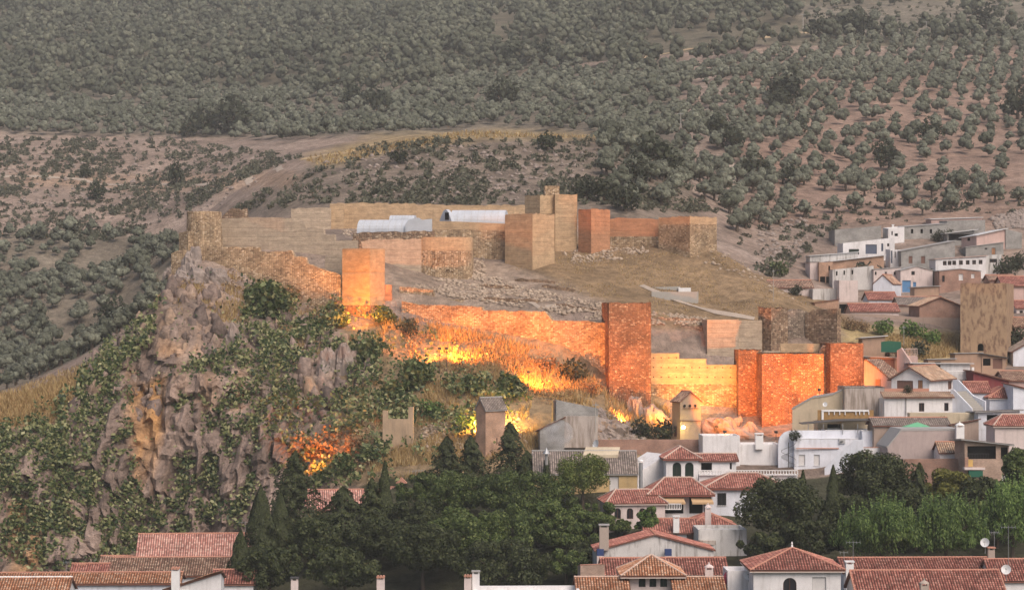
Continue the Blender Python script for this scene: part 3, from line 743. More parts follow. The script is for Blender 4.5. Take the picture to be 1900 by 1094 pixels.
def wall_mb(A, B, top, thick, rough=0.0, bottom=None, sink=1.5, seed=1):
    """wall with a stepped or sloping head; top = pixels from left to right"""
    f = vplane(A, B); r = random.Random(seed); tp = [f(*q) for q in top]; line = [tp[0]]
    for p, q in zip(tp, tp[1:]):
        h = Vector((q.x - p.x, q.y - p.y, 0)).length
        if rough and h > 1.2:
            k = int(h / 0.8)
            for i in range(1, k): w = p.lerp(q, i / k); w.z += r.uniform(-rough, rough); line.append(w)
        line.append(q)
    m = MB(); zb = None if bottom is None else bottom
    bot = []
    for p in line:
        if zb is None: g = min(Hs(p.x, p.y), Hs(p.x, p.y - 1.0), Hs(p.x + f.n.x * thick, p.y + f.n.y * thick)) - sink
        else: g = zat(zb, p.y) if not callable(zb) else zb(p)
        bot.append(Vector((p.x, p.y, min(g, p.z - 0.3))))
    n = f.n * thick
    for i in range(len(line) - 1):
        a, b, c, d = bot[i], bot[i + 1], line[i + 1], line[i]
        if (a - b).length > 1e-4:
            m.poly([a, b, c, d]); m.poly([b + n, a + n, d + n, c + n]); m.poly([a + n, b + n, b, a])
        m.poly([d, c, c + n, d + n])
    m.poly([bot[0], line[0], line[0] + n, bot[0] + n]); m.poly([line[-1], bot[-1], bot[-1] + n, line[-1] + n])
    return m
def wall_thing(name, label, A, B, top, thick, mat, cat='wall', rough=0.0, bottom=None, sink=1.5, group=None, seed=1):
    m = wall_mb(A, B, top, thick, rough, bottom, sink, seed); o = m.build(name, MAT[mat]); return tag(o, label, cat, group)
# shared materials
plaster('white_plaster', (0.74, 0.72, 0.72), 0.35); plaster('cool_white', (0.72, 0.74, 0.80), 0.25); plaster('pink_white', (0.66, 0.56, 0.53), 0.4)
plaster('cream_plaster', (0.56, 0.47, 0.34), 0.35); plaster('old_plaster', (0.46, 0.40, 0.36), 0.8, (0.20, 0.16, 0.13), (0.44, 0.62)); plaster('mauve_plaster', (0.44, 0.36, 0.34), 0.4)
plaster('pink_plaster', (0.56, 0.40, 0.36), 0.35); plaster('grey_render', (0.34, 0.33, 0.32), 0.4); plaster('ochre_plaster', (0.55, 0.36, 0.13), 0.35); plaster('yellow_plaster', (0.56, 0.40, 0.20), 0.3)
plaster('stained_white', (0.60, 0.58, 0.56), 0.75, (0.16, 0.14, 0.12), (0.5, 0.66)); plaster('burgundy', (0.20, 0.045, 0.05), 0.3); plaster('beige_wall', (0.38, 0.29, 0.24), 0.5)
plaster('old_tower', (0.42, 0.29, 0.185), 0.85, (0.17, 0.10, 0.07), (0.46, 0.62), 0.7); plaster('tan_plaster', (0.50, 0.36, 0.24), 0.5); plaster('brown_render', (0.36, 0.26, 0.19), 0.4); plaster('adobe', (0.42, 0.28, 0.20), 0.5)
masonry('stone_tan', [(0.24, 0.165, 0.105), (0.46, 0.325, 0.20), (0.60, 0.44, 0.28), (0.72, 0.58, 0.42)], (0.42, 0.30, 0.195), 0.33)
masonry('stone_brown', [(0.16, 0.105, 0.075), (0.32, 0.21, 0.14), (0.46, 0.32, 0.21), (0.60, 0.46, 0.34)], (0.28, 0.195, 0.13), 0.40)
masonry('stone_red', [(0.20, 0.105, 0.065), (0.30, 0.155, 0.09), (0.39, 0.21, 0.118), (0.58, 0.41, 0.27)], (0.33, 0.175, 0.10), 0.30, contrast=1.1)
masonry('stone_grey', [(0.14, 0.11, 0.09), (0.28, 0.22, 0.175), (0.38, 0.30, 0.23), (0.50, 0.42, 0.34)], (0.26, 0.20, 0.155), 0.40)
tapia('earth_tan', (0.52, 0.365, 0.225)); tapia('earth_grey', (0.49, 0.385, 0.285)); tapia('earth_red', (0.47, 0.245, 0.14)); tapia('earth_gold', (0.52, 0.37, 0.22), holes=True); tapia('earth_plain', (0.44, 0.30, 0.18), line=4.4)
brick('brick_red', (0.32, 0.16, 0.11)); brick('brick_orange', (0.46, 0.26, 0.16)); brick('brick_pale', (0.46, 0.31, 0.23)); blockwork('block_grey', (0.30, 0.29, 0.275))
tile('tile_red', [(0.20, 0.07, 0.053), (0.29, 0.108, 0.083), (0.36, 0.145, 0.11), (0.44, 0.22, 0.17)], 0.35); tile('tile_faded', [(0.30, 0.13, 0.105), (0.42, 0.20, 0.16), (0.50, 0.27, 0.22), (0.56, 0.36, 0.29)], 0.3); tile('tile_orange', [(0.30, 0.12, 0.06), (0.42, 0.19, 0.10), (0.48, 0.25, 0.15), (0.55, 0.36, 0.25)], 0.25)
tile('tile_brown', [(0.16, 0.09, 0.065), (0.26, 0.15, 0.105), (0.34, 0.21, 0.15), (0.42, 0.30, 0.22)], 0.45); tile('tile_grey', [(0.15, 0.12, 0.10), (0.20, 0.165, 0.145), (0.26, 0.21, 0.185), (0.29, 0.24, 0.21)], 0.4)
tile('tile_old', [(0.26, 0.15, 0.10), (0.40, 0.26, 0.17), (0.48, 0.34, 0.24), (0.34, 0.24, 0.18)], 0.5)
plain('tile_cap', (0.48, 0.24, 0.17), 0.85); plain('tile_cap_pale', (0.55, 0.42, 0.35), 0.85); plain('roof_board', (0.19, 0.085, 0.06), 0.9); plain('eave_cream', (0.55, 0.47, 0.42), 0.9); plain('eave_red', (0.24, 0.075, 0.055), 0.85)
plain('grey_sheet', (0.34, 0.33, 0.32), 0.8); plain('pale_sheet', (0.58, 0.58, 0.58), 0.55); plain('dark_sheet', (0.09, 0.085, 0.08), 0.8)
plain('frame_brown', (0.10, 0.045, 0.03)); plain('frame_dark', (0.03, 0.028, 0.026)); plain('frame_grey', (0.40, 0.40, 0.40)); plain('frame_white', (0.75, 0.74, 0.73)); plain('wood_brown', (0.19, 0.10, 0.075)); plain('wood_orange', (0.36, 0.18, 0.09))
plain('blind', (0.60, 0.58, 0.57)); plain('door_blue', (0.10, 0.23, 0.42)); plain('door_slate', (0.10, 0.12, 0.17)); plain('void', (0.018, 0.016, 0.015), 0.95, 0.05); plain('metal_grey', (0.38, 0.39, 0.40), 0.45, 0.5, 0.6); plain('metal_dark', (0.06, 0.06, 0.06), 0.5)
plain('glass', (0.025, 0.025, 0.03), 0.12, 0.5); plain('glass_green', (0.02, 0.035, 0.028), 0.12, 0.5); plain('net_green', (0.018, 0.10, 0.065), 0.9); plain('tent_green', (0.14, 0.40, 0.23), 0.8); plain('awning', (0.50, 0.34, 0.19), 0.9); plain('blue_tarp', (0.035, 0.06, 0.16), 0.8)
plain('reed', (0.33, 0.20, 0.085), 0.95, 0.1, 0, 0.4); plain('reed_pale', (0.46, 0.34, 0.16), 0.95, 0.1, 0, 0.3); plain('dish_white', (0.70, 0.70, 0.70), 0.5); plain('cloth_blue', (0.42, 0.46, 0.74), 0.9); plain('magenta', (0.42, 0.07, 0.11), 0.8); plain('chimney_stone', (0.40, 0.33, 0.28), 0.9)
plain('tin_white', (0.70, 0.70, 0.71), 0.6); plain('concrete', (0.36, 0.34, 0.31), 0.9)
rockmat('rock', (0.25, 0.205, 0.18), (0.34, 0.28, 0.245), (0.13, 0.11, 0.10)); rockmat('rubble', (0.34, 0.26, 0.195), (0.50, 0.40, 0.31), (0.20, 0.15, 0.11))
# ------------------------------------------------------------------ the castle
def tower(label, *a, deck=0.7, thick=0.8, **k):
    k.setdefault('cat', 'tower'); k.setdefault('wname', 'masonry'); k.setdefault('rough', 0.25)
    return House('castle_tower', label, *a, **k).finish('flat', deck=deck, thick=thick)
# outer line
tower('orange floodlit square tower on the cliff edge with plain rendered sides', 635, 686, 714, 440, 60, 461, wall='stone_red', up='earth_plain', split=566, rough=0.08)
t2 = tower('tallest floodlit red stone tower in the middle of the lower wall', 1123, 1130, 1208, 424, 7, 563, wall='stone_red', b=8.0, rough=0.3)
o = wall_thing('castle_rampart', 'floodlit lower curtain wall stepping down from cliff tower to tall red tower', (760, 440.5), (1126, 428), [(745, 558), (775, 565), (858, 567), (893, 569), (896, 576), (1010, 577), (1024, 594), (1090, 595), (1127, 600)], 1.4, 'stone_tan', rough=0.12)
o = wall_thing('castle_rampart', 'short upper orange wall piece above the path beside cliff tower', (742, 447.5), (860, 444.5), [(741, 531), (803, 538), (805, 548), (812, 553), (858, 556)], 1.0, 'stone_tan', rough=0.1)
wall_thing('wall_pier', 'small dark square pier standing right of the cliff tower', (708, 445), (727, 445), [(708, 528), (727, 528)], 1.2, 'earth_red')
w = empty('castle_rampart', P(1290, 800, 427), 'yellow floodlit stepped wall of smooth earth over rough stone between red towers', 'wall')
wall_mb((1206, 427.6), (1374, 426), [(1206, 712), (1374, 712)], 1.6).build('stone_base', MAT['stone_tan'], w)
wall_mb((1206, 427.62), (1374, 426.02), [(1206, 655), (1260, 655), (1260.2, 665.5), (1310, 665.5), (1310.2, 676.5), (1374, 676.5)], 1.4, bottom=712).build('rammed_earth_top', MAT['earth_gold'], w)
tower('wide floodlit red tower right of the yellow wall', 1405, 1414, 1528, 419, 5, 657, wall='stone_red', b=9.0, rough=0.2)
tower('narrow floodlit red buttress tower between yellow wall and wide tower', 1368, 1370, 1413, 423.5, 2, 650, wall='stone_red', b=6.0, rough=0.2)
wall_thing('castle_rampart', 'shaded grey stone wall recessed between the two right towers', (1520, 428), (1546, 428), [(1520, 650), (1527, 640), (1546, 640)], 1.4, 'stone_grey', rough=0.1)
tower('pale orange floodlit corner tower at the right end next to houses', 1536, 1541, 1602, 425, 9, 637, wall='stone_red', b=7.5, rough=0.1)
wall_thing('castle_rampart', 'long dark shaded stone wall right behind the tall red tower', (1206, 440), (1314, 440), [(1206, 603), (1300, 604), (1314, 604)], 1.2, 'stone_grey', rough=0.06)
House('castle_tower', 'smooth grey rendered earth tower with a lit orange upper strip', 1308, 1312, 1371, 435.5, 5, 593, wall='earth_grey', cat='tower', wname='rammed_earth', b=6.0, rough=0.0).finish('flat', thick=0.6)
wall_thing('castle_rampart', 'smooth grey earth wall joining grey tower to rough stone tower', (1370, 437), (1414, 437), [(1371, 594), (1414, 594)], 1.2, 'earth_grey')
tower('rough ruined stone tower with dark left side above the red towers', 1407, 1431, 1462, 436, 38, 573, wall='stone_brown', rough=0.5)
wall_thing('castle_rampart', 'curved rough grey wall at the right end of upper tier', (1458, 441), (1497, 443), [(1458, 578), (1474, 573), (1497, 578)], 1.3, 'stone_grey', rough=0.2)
wall_thing('castle_rampart', 'rough end wall with glowing orange corner beside the houses', (1494, 442.5), (1554, 438), [(1494, 580), (1515, 574), (1553, 572)], 1.3, 'stone_brown', rough=0.18)
wall_thing('castle_rampart', 'low pale grey wall strip behind the wide red tower', (1412, 430.5), (1452, 430.5), [(1414, 660), (1418, 651), (1449, 651)], 1.0, 'earth_grey')
wall_thing('castle_rampart', 'half lit low wall behind the right pair of towers', (1448, 431.5), (1542, 431.5), [(1448, 637), (1496, 637), (1542, 638)], 1.0, 'earth_tan')
# upper enclosure, left to right
m = MB(); c0 = P(379, 470, 459)
rad = 3.3
zt = zat(392, 456); zb = Hs(c0.x, c0.y) - 6
m.lathe((c0.x, c0.y, 0), [(rad + 0.5, zb), (rad + 0.35, zb + 4), (rad + 0.05, zt - 2.2), (rad, zt - 0.15), (rad - 0.05, zt), (rad - 0.9, zt + 0.05), (rad - 0.95, zt - 0.8)], 22)
tag(m.build('castle_tower', MAT['stone_tan'], smooth=False), 'round ochre stone tower at the left end of the summit', 'tower')
wall_thing('castle_rampart', 'low stone step at the left foot of the round tower', (331, 457), (350, 455), [(332, 431), (349, 429)], 2.2, 'stone_tan', rough=0.08, sink=4)
wall_thing('castle_rampart', 'broken stone wall fragment beside the cliff rocks below round tower', (318, 450), (340, 449), [(318, 470), (329, 465), (340, 463)], 1.2, 'stone_tan', rough=0.12, sink=5)
wall_thing('castle_rampart', 'long smooth earth wall descending in steps from the round tower', (408, 463), (650, 457.5), [(408, 406), (470, 403), (537, 404), (537.4, 413), (566, 415), (566.4, 424), (600, 425), (600.4, 434), (620, 435), (620.4, 446), (662, 446)], 1.3, 'earth_grey', rough=0.07)
wall_thing('castle_rampart', 'sunlit coursed stone wall on the cliff edge left of orange tower', (372, 449), (640, 443.5), [(375, 458), (480, 458), (481, 467), (520, 466), (540, 464), (546, 476), (566, 477), (570, 489), (600, 499), (641, 513)], 1.4, 'stone_tan', rough=0.1, sink=3)
wall_thing('castle_rampart', 'grey wall piece half hidden behind the orange cliff tower', (602, 450.5), (640, 449), [(603, 475), (640, 475)], 1.0, 'earth_grey')
wall_thing('castle_rampart', 'grey earth wall between broken masonry and the squat round-cornered tower', (668, 459.5), (782, 459.5), [(668, 447), (700, 444), (782, 443)], 1.3, 'earth_grey', rough=0.15)
wall_thing('wall_ruin', 'jagged broken masonry stub above the orange cliff tower', (648, 458.2), (672, 458.2), [(648, 462), (652, 446), (658, 440), (664, 437), (669, 446), (672, 460)], 1.6, 'stone_brown', rough=0.2)
wall_thing('wall_ruin', 'small ruined stone hut wall behind the round tower', (412, 470), (460, 470), [(412, 402), (418, 396), (424, 390), (430, 386), (444, 387), (446, 391), (452, 386), (458, 386), (460, 404)], 1.2, 'stone_brown', rough=0.1)
m = MB(); c1 = P(826, 500, 463.5)
pts = []
for k in range(25):
    a = math.pi * (1.0 + k / 24.0); ex = 0.55
    pts.append((5.35 * math.copysign(abs(math.cos(a)) ** ex, math.cos(a)), 4.6 * math.copysign(abs(math.sin(a)) ** ex, math.sin(a))))
pts.append((5.35, 5.0)); pts.append((-5.35, 5.0))
sq = empty('castle_tower', (c1.x, c1.y, Hs(c1.x, c1.y) - 3), 'squat tower with rounded front and dark stain below the summit walls', 'tower')
zsp = zat(465, 459); zt = zat(440, 459)
m = MB(); m.prism([(c1.x + a, c1.y + b, Hs(c1.x, c1.y) - 4) for a, b in pts], (0, 0, zsp - Hs(c1.x, c1.y) + 4)); m.build('masonry', MAT['stone_tan'], sq)
m = MB(); m.prism([(c1.x + a * 0.995, c1.y + b * 0.995, zsp) for a, b in pts], (0, 0, zt - zsp)); m.build('rammed_earth_top', MAT['earth_tan'], sq)
w = empty('castle_rampart', P(870, 470, 473), 'stone wall with smooth head carrying the larger white vault', 'wall')
wall_mb((803, 473.5), (941, 472), [(803, 425), (941, 428)], 3.0).build('masonry', MAT['stone_tan'], w)
wall_mb((803, 473.52), (941, 472.02), [(803, 410), (850, 411), (941, 415)], 2.6, bottom=430).build('rammed_earth_top', MAT['earth_tan'], w)
tower('tall smooth two-sided tower in front of the keep', 937, 988, 1029, 465, 50, (400, 397, 399), wall='earth_tan', rough=0.32)
tower('slim rear tower attached to the left of the keep', 974, 1002, 1030, 480, 40, 363, wall='earth_tan', rough=0.3)
kp = House('castle_keep', 'ruined pale keep with a small turret, highest point of the castle', 1020, 1030, 1071, 481, 8, 362, wall='earth_tan', cat='keep', wname='masonry', b=8.0, rough=0.35); kp.finish('flat', thick=0.9, deck=0.8)
tq = House('keep_turret', 'turret', 1009, 1011, 1038, 483, 5, 345, wall='stone_tan', cat='tower', wname='masonry', b=2.6, rough=0.1); tq.finish('flat', thick=0.5, deck=0.3)
tq.root['label'] = 'small square turret rising on top of the ruined keep'
tower('small red earth tower right of the keep', 1073, 1097, 1132, 478, 42, 389, wall='earth_red', rough=0.28)
w = empty('castle_rampart', P(1175, 450, 484), 'reddish wall with stone foot between small red tower and right-hand tower', 'wall')
wall_mb((1128, 484.5), (1226, 483), [(1128, 439), (1226, 439)], 1.5).build('stone_base', MAT['stone_tan'], w)
wall_mb((1128, 484.52), (1226, 483.02), [(1128, 407), (1143, 404), (1190, 405), (1226, 407)], 1.4, bottom=440, rough=0.08).build('rammed_earth_top', MAT['earth_red'], w)
tower('broad stone corner tower at the right end of the summit', 1222, 1280, 1330, 474, 44, (405, 402, 405), wall='stone_tan', up='earth_tan', split=415, rough=0.28)
wall_thing('castle_rampart', 'long rear wall running behind the white vaults', (610, 514), (980, 514), [(612, 378), (680, 376), (760, 378), (850, 380), (980, 381)], 1.5, 'earth_tan', rough=0.2)
wall_thing('castle_rampart', 'grey rear wall segment left of the long rear wall', (540, 508), (614, 508), [(540, 387), (590, 385), (614, 386)], 1.5, 'earth_grey', rough=0.15)
House('castle_tower', 'little projecting earth turret on the rear wall', 611, 613, 638, 509, 4, 378, wall='earth_tan', cat='tower', wname='rammed_earth', b=4.0, rough=0.0).finish('flat', thick=0.5)
# white vaulted roofs over the excavation
def vault(label, A, B, py_top, py_bot, door=None):
    f = vplane(A, B); a = f(A[0], py_bot); b = f(B[0], py_bot); L = (b - a).length; h = f(A[0], py_top).z - a.z; d = f.d; n = f.n; w = h * 1.15
    root = empty('vault_roof', a, label, 'roof'); m = MB(); k = 12
    arc = [(w * (1 - math.cos(math.pi * i / k)), h * math.sin(math.pi * i / k)) for i in range(k + 1)]
    for i in range(k):
        p, q = arc[i], arc[i + 1]; m.poly([a + n * p[0] + UP * p[1], b + n * p[0] + UP * p[1], b + n * q[0] + UP * q[1], a + n * q[0] + UP * q[1]])
    m.poly([a + n * p[0] + UP * p[1] for p in arc]); m.poly([b + n * p[0] + UP * p[1] for p in arc][::-1])
    m.poly([a, b, b - UP * 1.5, a - UP * 1.5]); m.poly([a, a + n * 2 * w, a + n * 2 * w - UP * 1.5, a - UP * 1.5]); m.poly([b, b - UP * 1.5, b + n * 2 * w - UP * 1.5, b + n * 2 * w])
    m.build('sheet', MAT['tin_white'], root, smooth=False)
    for q in range(1, 8):                        # standing seams
        c = a.lerp(b, q / 8); r_ = MB(); r_.tube([c + n * p[0] + UP * p[1] for p in arc[:k - 2]], .05, 4); r_.build('seam', MAT['frame_grey'], root)
    return root, f, a, b, w, h
plaster('tin_white_v', (0.52, 0.55, 0.60), 0.15)
MAT['tin_white'] = MAT['tin_white_v']
r, f, a, b, w, h = vault('larger white barrel vault with a dark end window', (836, 474.5), (936, 473), 389, 412)
fr = vplane((815, 478), (838, 473.8)); m = MB(); k = 10
q0, q1 = fr(815, 411), fr(838.5, 412); 
prof = [(q0.lerp(q1, i / k)) + UP * (h * math.sin(math.pi * i / k) * (1.0 if i < k else 1)) for i in range(k + 1)]
m.prism(prof + [q1 - UP * 1.5, q0 - UP * 1.5], fr.n * 0.5 + fr.d * 0.3); e = m.build('end_wall', MAT['tin_white'], r)
m = MB(); A_, B_ = fr(826, 408), fr(833, 408); m.prism([A_, B_, B_ + UP * 1.45, A_ + UP * 1.45], -fr.n * 0.06); m.build('window', MAT['void'], r)
vault('long low white vault on the left of the summit', (662, 471), (756, 469), 407, 430)
vault('second low white vault behind the long one', (722, 478), (768, 477), 399, 410)
w = wall_thing('vault_screen', 'white scalloped end wall between the low vaults and stone wall', (752, 468.6), (802, 468), [(752, 416), (758, 408), (768, 405), (776, 404), (783, 408), (790, 407), (801, 406)], 0.6, 'tin_white', cat='wall')
wall_thing('retaining_wall', 'rough stone bank under the low white vaults', (655, 467.3), (806, 466.8), [(655, 432), (700, 430), (760, 429), (806, 428)], 1.0, 'stone_brown', rough=0.15, cat='wall')
for i, (x0, y0, x1, y1, l) in enumerate([(895, 552, 1000, 556, 'left lower line of ruined footings above the curtain wall'), (1005, 528, 1065, 536, 'short ruined footing near the top of the terrace'), (955, 517, 1030, 521, 'ruined footing below the tall two-sided tower'), (1030, 562, 1122, 578, 'ruined footing left of the tall red tower'), (1212, 588, 1302, 592, 'ruined footing behind the shaded wall'), (890, 528, 950, 531, 'ruined footing right of the squat tower')]):
    a, b = G(x0, y0 + 6), G(x1, y1 + 6); wall_thing('ruined_footing', l, (x0, a.y), (x1, b.y), [(x0, y0 + 1)] + [(x0 + (x1 - x0) * k / 6, y0 + (y1 - y0) * k / 6 - (k % 2) * 2) for k in range(1, 6)] + [(x1, y1 + 1)], 0.8, 'stone_brown', rough=0.22, seed=i, sink=.6, cat='ruin')
# concrete basins on the slope
tk = empty('water_basin', P(1250, 548, 456), 'open pale concrete basin on the dry slope below the keep', 'basin')
p = G(1215, 552); q = G(1293, 553)
for (A, B, t, nm) in (((1209, p.y), (1292, p.y), [(1209, 541), (1292, 541)], 'front_wall'), ((1200, p.y + 6), (1262, p.y + 6), [(1200, 533), (1262, 531)], 'rear_wall')):
    wall_mb(A, B, t, 0.4, sink=2.0).build(nm, MAT['concrete'], tk)
m = MB(); pz = zat(541, p.y); m.box((xat(1292, p.y), p.y, pz - 2.5), (xat(1292, p.y) + 0.4, p.y + 6, pz + 0.02)); m.build('side_wall', MAT['concrete'], tk)
m = MB(); m.box((xat(1262, p.y), p.y + 4.2, pz - 1), (xat(1285, p.y), p.y + 6.4, pz + 0.75)); m.build('tank_box', MAT['frame_white'], tk)
# ------------------------------------------------------------------ the town
def bx(name, label, x0, x1, Y, pe, wall='white_plaster', b=8.0, th=2, pb=None, **k):
    return House(name, label, x0, x0, x1, Y, th, pe, pb, wall, b=b, **k)
def chimney(house, px, Y, y0, y1, w=0.7, mat='frame_white', cap='tile', parent=None):
    """stack with a capped top; y0 top pixel, y1 bottom pixel"""
    p = P(px, y1, Y); zt = zat(y0, Y); m = MB(); hw = w / 2; m.box((p.x - hw, Y, p.z - 0.6), (p.x + hw, Y + w, zt - 0.42))
    if house is not None: c = m.build('chimney', MAT[mat], house if not hasattr(house, 'root') else house.root)
    else: return None
    q = MB(); t = 0.1
    for sx in (-1, 1):
        for sy in (0, 1): q.box((p.x + sx * (hw - 0.1) - 0.09, Y + sy * (w - 0.2) + 0.01, zt - 0.43), (p.x + sx * (hw - 0.1) + 0.09, Y + sy * (w - 0.2) + 0.19, zt - 0.17))
    q.build('cap_posts', MAT[mat], c)
    q = MB()
    if cap == 'tile':
        for i in range(3):
            x = p.x - hw - 0.05 + (i + 0.5) * (w + 0.1) / 3; q.tube([(x, Y - 0.12, zt - 0.13), (x, Y + w + 0.12, zt - 0.13)], (w + 0.1) / 6.2, 6)
        q.build('cap', MAT['tile_cap'], c)
    elif cap == 'dome': q.lathe((p.x, Y + hw, zt - 0.18), [(hw + .12, 0), (hw + .1, .1), (hw * .7, .3), (0.1, .42), (.08, .6), (.01, .68)], 10); q.build('cap', MAT[mat], c)
    else: q.prism([(p.x - hw - .1, Y - .1, zt - .18), (p.x + hw + .1, Y - .1, zt - .18), (p.x + hw + .1, Y + w + .1, zt - .18), (p.x - hw - .1, Y + w + .1, zt - .18)], (0, 0, .15)); q.build('cap', MAT[cap], c)
    return c
def balusters(parent, A, B, y0, y1, name='balustrade', mat='frame_white', step=0.24, fat=0.07):
    f = vplane(A, B); a = f(A[0], y1); b = f(B[0], y1); L = (b - a).length; h = f(A[0], y0).z - a.z; d = f.d; n = f.n
    m = MB(); m.obox(a + UP * (h - 0.12), d * L, UP * 0.12, n * 0.22); m.obox(a, d * L, UP * 0.1, n * 0.22); r = m.build(name, MAT[mat], parent)
    k = int(L / step); prof = [(fat * .7, 0), (fat, h * .2), (fat * .6, h * .45), (fat * .9, h * .7), (fat * .6, h)]
    me = None
    for i in range(k + 1):
        c = a + d * (L * i / k) + n * 0.11 + UP * 0.09
        q = MB(); q.lathe(c, [(r_, z_ * (h - 0.2) / h) for r_, z_ in prof], 6); q.build('baluster', MAT[mat], r)
    return r
# --- upper quarter, farthest first
h = bx('concrete_house', 'long grey block house at the top of the upper quarter, three small windows', 1678, 1757, 600, (421, 421, 415), 'block_grey', 9)
for x in (1690, 1708, 1725): h.win('R', x, 425, x + 4.5, 433, 'open')
h.finish('shed', slab='grey_sheet', over=0.2)
bx('concrete_house', 'windowless grey block annex right of the long grey block house', 1757, 1828, 603, (410, 410, 408), 'block_grey', 9).finish('flat')
bx('farm_shed', 'pale flat-roofed shed highest in the upper quarter, behind grey annex', 1728, 1822, 613, (407, 407, 404), 'pink_plaster', 7).finish('shed', slab='pale_sheet', over=0.3)
h = bx('white_house', 'small white house with thin chimney left of the long grey block house', 1648, 1678, 596, (423, 424, 421), 'white_plaster', 7)
h.win('R', 1654, 429, 1656.5, 436, 'open'); h.win('R', 1660, 433, 1666, 438, 'open'); h.finish('flat'); chimney(h, 1657, 599, 416, 424, 0.45, cap='frame_white')
bx('block_shed', 'big plain grey block wall shed at the left of the upper quarter', 1549, 1635, 596, (428, 426, 419), 'block_grey', 9).finish('flat')
h = bx('white_garage', 'white garage with slate blue door in the upper quarter', 1564, 1660, 577, (452, 451, 441), 'white_plaster', 8)
h.win('R', 1575, 462, 1594, 472, 'green'); h.win('R', 1606, 453.5, 1627, 471, 'slate'); h.win('R', 1635, 451, 1639, 466, 'slate'); h.win('R', 1646, 450, 1650, 457, 'dark'); h.finish('flat')
h = bx('farm_shed', 'open lean-to with pale sheet roof beside grey annex', 1758, 1808, 592, (434, 433, 427), 'block_grey', 5)
h.win('R', 1760, 434, 1806, 446, 'open'); h.finish('shed', slab='pale_sheet', over=0.8)
h = House('pink_house', 'pink house with grey sheet roof near the rubble heap', 1784, 1812, 1866, 582, 24, (441, 437, 425), None, 'pink_plaster')
h.win('L', 1794, 440, 1800, 447, 'open'); h.finish('shed', slab='pale_sheet', over=0.5)
bx('block_wall', 'ruined grey block pens at the right edge of the upper quarter', 1866, 1896, 585, (425, 425, 432), 'block_grey', 5, cat='shed').finish('flat')
h = bx('concrete_house', 'grey block house with two brown shuttered windows in the upper quarter', 1672, 1772, 563, (467, 466, 447), 'block_grey', 9)
h.win('R', 1686, 475, 1693, 488.5, 'wood'); h.win('R', 1709, 475, 1716.5, 488.5, 'wood'); h.finish('shed', slab='grey_sheet', over=0.25)
h = bx('white_shed', 'narrow white shed with dark doors beside the grey block house', 1652, 1673, 566, (462, 463, 464), 'white_plaster', 6)
h.win('R', 1652.8, 465, 1656, 488, 'slate'); h.win('R', 1660, 466, 1662, 478, 'open'); h.win('R', 1667, 466, 1672, 488, 'slate'); h.finish('flat')
h = bx('concrete_house', 'small grey house with brown door above the long white building', 1792, 1862, 578, (464, 459, 450), 'block_grey', 7)
h.win('R', 1827, 455, 1832, 463, 'dark'); h.win('R', 1840, 457, 1847, 472, 'orangedoor'); h.finish('shed', slab='grey_sheet', over=0.2)
h = bx('white_house', 'long white building with a row of seven square windows', 1736, 1830, 553, (482, 481, 475), 'white_plaster', 7)
for x in (1749.5, 1758.5, 1767, 1779.5, 1792, 1804, 1816): h.win('R', x, 484 - (x - 1749) * .03, x + 7, 492 - (x - 1749) * .03, 'dark')
h.finish('shed', slab='pink_plaster', over=0.3)
h = bx('grey_house', 'pale grey end block with one wide dark window beside long white building', 1829, 1858, 556, (475, 474, 472), 'stained_white', 6)
h.win('R', 1836, 480, 1850, 487, 'dark'); h.finish('flat')
h = bx('brick_house', 'low red brick house with two white blinds below the long white building', 1743, 1820, 541, (504, 503, 504), 'brick_red', 7)
h.win('R', 1748, 511, 1753, 523, 'dark'); h.win('R', 1779, 508, 1787, 520, 'white'); h.win('R', 1802, 508, 1808, 516, 'white'); h.finish('gable', axis='L', rise=0.5, over=0.15, tiles=None, slab='grey_sheet')
h = bx('pink_house', 'pale pink gabled house with a blue gate', 1671, 1731, 546, 502, 'pink_white', 7)
h.win('R', 1691, 503, 1697.5, 510, 'dark'); h.win('R', 1674, 520, 1690, 542, 'blue'); h.win('R', 1694, 523, 1700, 534, 'blue'); h.finish('gable', axis='L', rise=0.95, over=0.2, tiles=None, slab='grey_sheet')
h = bx('cream_house', 'low cream row with three tiny windows left of the pink gabled house', 1621, 1672, 551, (501, 500, 496), 'pink_white', 7)
for x in (1623, 1642, 1658.5): h.win('R', x, 504, x + 3.5, 510, 'dark')
h.finish('shed', slab='grey_sheet', over=0.2)
h = bx('cream_house', 'cream row under the long brick shed with slit windows', 1545, 1621, 552, (501, 500, 493), 'stained_white', 5)
for x in (1551, 1565, 1580): h.win('R', x, 503 - (x - 1551) * .08, x + 3, 511 - (x - 1551) * .08, 'open')
h.finish('flat')
h = bx('brick_shed', 'long red brick shed under a pale sheet roof in the upper quarter', 1544, 1640, 560, (486, 485, 474), 'brick_orange', 8)
h.win('R', 1594, 484, 1604, 492, 'green'); h.finish('shed', slab='pale_sheet', over=0.5)
h = bx('brick_house', 'two-storey orange brick house over an open garage', 1520, 1545, 557, (487, 486.5, 485.5), 'brick_orange', 7)
h.win('R', 1537, 493, 1540, 502, 'open'); h.win('R', 1521.5, 513, 1531, 529, 'open'); h.win('R', 1533, 513, 1543, 529, 'open'); h.finish('flat')
bx('cream_house', 'pale tall block at the left end of the brick house', 1503, 1520, 559, (487, 486, 486), 'pink_white', 7).finish('shed', slab='grey_sheet', over=0.2)
bx('farm_shed', 'low shed with long pale roof under the white garage', 1503, 1592, 569, (476, 475, 468), 'stained_white', 6).finish('shed', slab='pale_sheet', over=0.4)
h = House('white_house', 'white gable-ended house among the dark shrubs', 1620, 1656, 1672, 527, 72, 527, None, 'cool_white')
h.finish('gable', axis='R', rise=1.9, over=0.15, tiles='tile_brown')
